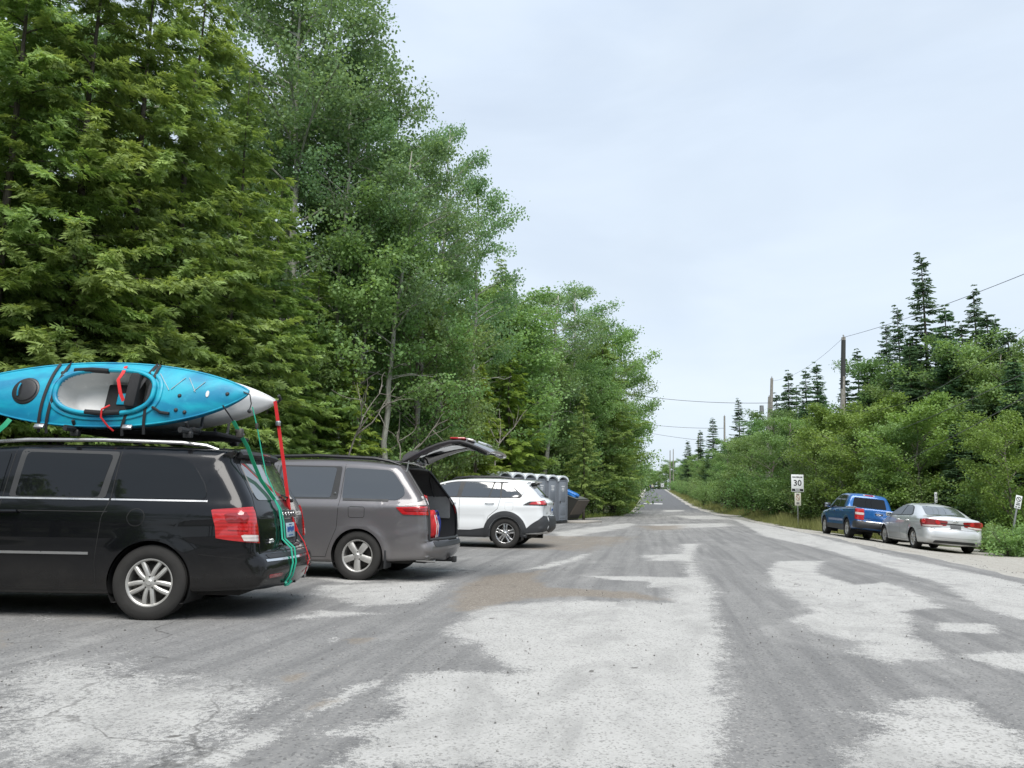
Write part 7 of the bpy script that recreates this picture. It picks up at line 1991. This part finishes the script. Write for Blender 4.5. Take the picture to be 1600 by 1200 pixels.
for px, d, yt, fat, lab in ((1328, 47, 582, 1.2, 'spruce tip peeping just right of the nearest pole'), (1365, 45, 560, 1.3, 'dark spruce a little farther right of the nearest pole'), (1384, 48, 548, 1.2, 'spruce in the dip between the nearest pole and the ragged spruces'),
                            (1434, 38, 530, 1.4, 'dark full spruce in front of the tallest ragged one'), (1486, 39, 505, 1.3, 'spruce at the shoulder of the tallest ragged one'), (1520, 38, 495, 1.3, 'spruce just left of the sparse-topped one'),
                            (1562, 37, 478, 1.2, 'slender spruce just right of the sparse-topped one'), (1594, 35, 508, 1.4, 'dark spruce cut by the picture edge above the birch'), (1218, 68, 612, 1.3, 'spruce rising just right of the second pole'),
                            (1250, 64, 600, 1.2, 'spruce between the second pole and the slim spruces'), (1530, 33, 600, 1.5, 'low dark spruce with wide boughs beyond the sedan'), (1415, 37, 605, 1.4, 'mid-height spruce above the gap between pickup and sedan'),
                            (1340, 43, 625, 1.4, 'low spruce among the birches behind the pickup'), (1295, 52, 630, 1.4, 'low spruce left of the nearest pole foot'), (1172, 76, 668, 1.5, 'young spruce among the alders left of the second pole')):
    tp('spruce_a', px, d, yt, lab, fat=fat)
for px, d, yt in ((1004, 300, 728), (1014, 310, 736), (1023, 320, 740), (1031, 305, 738), (1040, 315, 731), (1050, 300, 722), (996, 305, 720)):
    tp('alder_c', px, d, yt, 'faint distant tree closing the view beyond the road crest', 'distant trees beyond the crest', fat=1.5)
for px, d, yt, lab in ((1566, 23.6, 822, 'weed clump at the foot of the leaning tab sign'), (1590, 24.0, 818, 'weed clump at the picture edge beside the leaning tab sign'), (1545, 25.5, 815, 'weed clump between the sedan bumper and the leaning tab sign')):
    tp('weed', px, d, yt, lab, fat=1.2)
WL = {k: 'knee-high weedy clump at the edge of the gravel behind the sedan' for k in RL}; WG = {k: 'weedy clumps by the shoulder' for k in RG}
pack(['weed'], 22, lambda y: (11.9, 13.9), (19, 30), (.45, .8), WL, WG, 18, mind=.7)
# woods behind the photographer, which the cars and windows mirror
BL = {k: 'tree of the woods behind the photographer' for k in RL}; BG = {k: 'woods behind the photographer' for k in RG}
pack(['alder_c', 'spruce_a', 'cedar_b', 'aspen_b'], 30, lambda y: (-34, 30), (-34, -22), (.8, 1.05), BL, BG, 21, fat=(1.2, 1.5), mind=2.2)
pack(['cedar_a', 'cedar_b', 'alder_c'], 12, lambda y: (-19, -12), (-20, 8), (.8, 1.05), BL, BG, 22, mind=2.2)
pack(['alder_c', 'spruce_a', 'alder_b'], 12, lambda y: (13.5, 22), (-20, 18), (.8, 1.0), BL, BG, 23, mind=2.2)

# ---- grass of the verge, weeds under the forest edge
def blades(name, n, fx, fy, h, mat, label, seed, w=.012):
    g = np.random.default_rng(seed); y = g.uniform(fy[0], fy[1], n); lo = np.array([fx(v)[0] for v in y]); hi = np.array([fx(v)[1] for v in y]); x = lo + (hi - lo) * g.random(n)
    cl = np.sin(x * 2.1 + y * .7) * np.sin(y * 1.3 - x * .8) * .5 + .5
    hh = h * g.uniform(.5, 1.2, n) * (.6 + .6 * cl) * np.clip((x - lo) / .9 + .25, 0, 1)
    P = np.stack([x, y, terrain(x, y) - .02], 1); a = g.uniform(0, 6.283, n); ln = g.uniform(.1, .5, n)
    D = unit(np.stack([np.cos(a) * ln, np.sin(a) * ln, np.ones(n)], 1)); Nn = np.stack([-np.sin(a), np.cos(a), np.zeros(n)], 1) + g.normal(0, .4, (n, 3))
    lv = Leaves(); lv.add(P, D, Nn, hh, w * (1 + hh), .25 + .5 * cl + g.normal(0, .15, n))
    o = link(bpy.data.objects.new(name, lv.mesh(name, mat))); tag(o, label, 'grass', kind='stuff'); return o
L_GRASS = leaf_mat('verge_grass', (.13, .16, .045), (.38, .37, .16), .3, nscale=.4)
L_GRASSG = leaf_mat('green_weeds', (0.068, 0.108, 0.021), (0.219, 0.262, 0.061), .3)
ve = lambda y: edge(XR, y) + edge(SH, y)
blades('grass', 34000, lambda y: (ve(y) - .25, rx(y) + 1.2), (34, 66), .62, L_GRASS, 'tall yellow-green grass on the verge below the speed sign', 61)
blades('grass', 9000, lambda y: (ve(y) - .2, rx(y) + .5), (66, 190), .45, L_GRASS, 'thin grass along the verge up to the crest', 62, .03)
blades('grass', 16000, lambda y: (ve(y) - .2, rx(y) + 2), (16, 36), .42, L_GRASSG, 'green grass and weeds where the gravel ends by the sedan', 63)
blades('grass', 16000, lambda y: (edge(XL, y) - 3.2, edge(XL, y) - .5), (4, 40), .30, L_GRASSG, 'patchy grass along the foot of the cedars', 64)
blades('grass', 9000, lambda y: (edge(XL, y) - 1.6, edge(XL, y) - .25), (40, 120), .40, L_GRASSG, 'grass fringe on the left road edge past the dumpster', 65, .02)
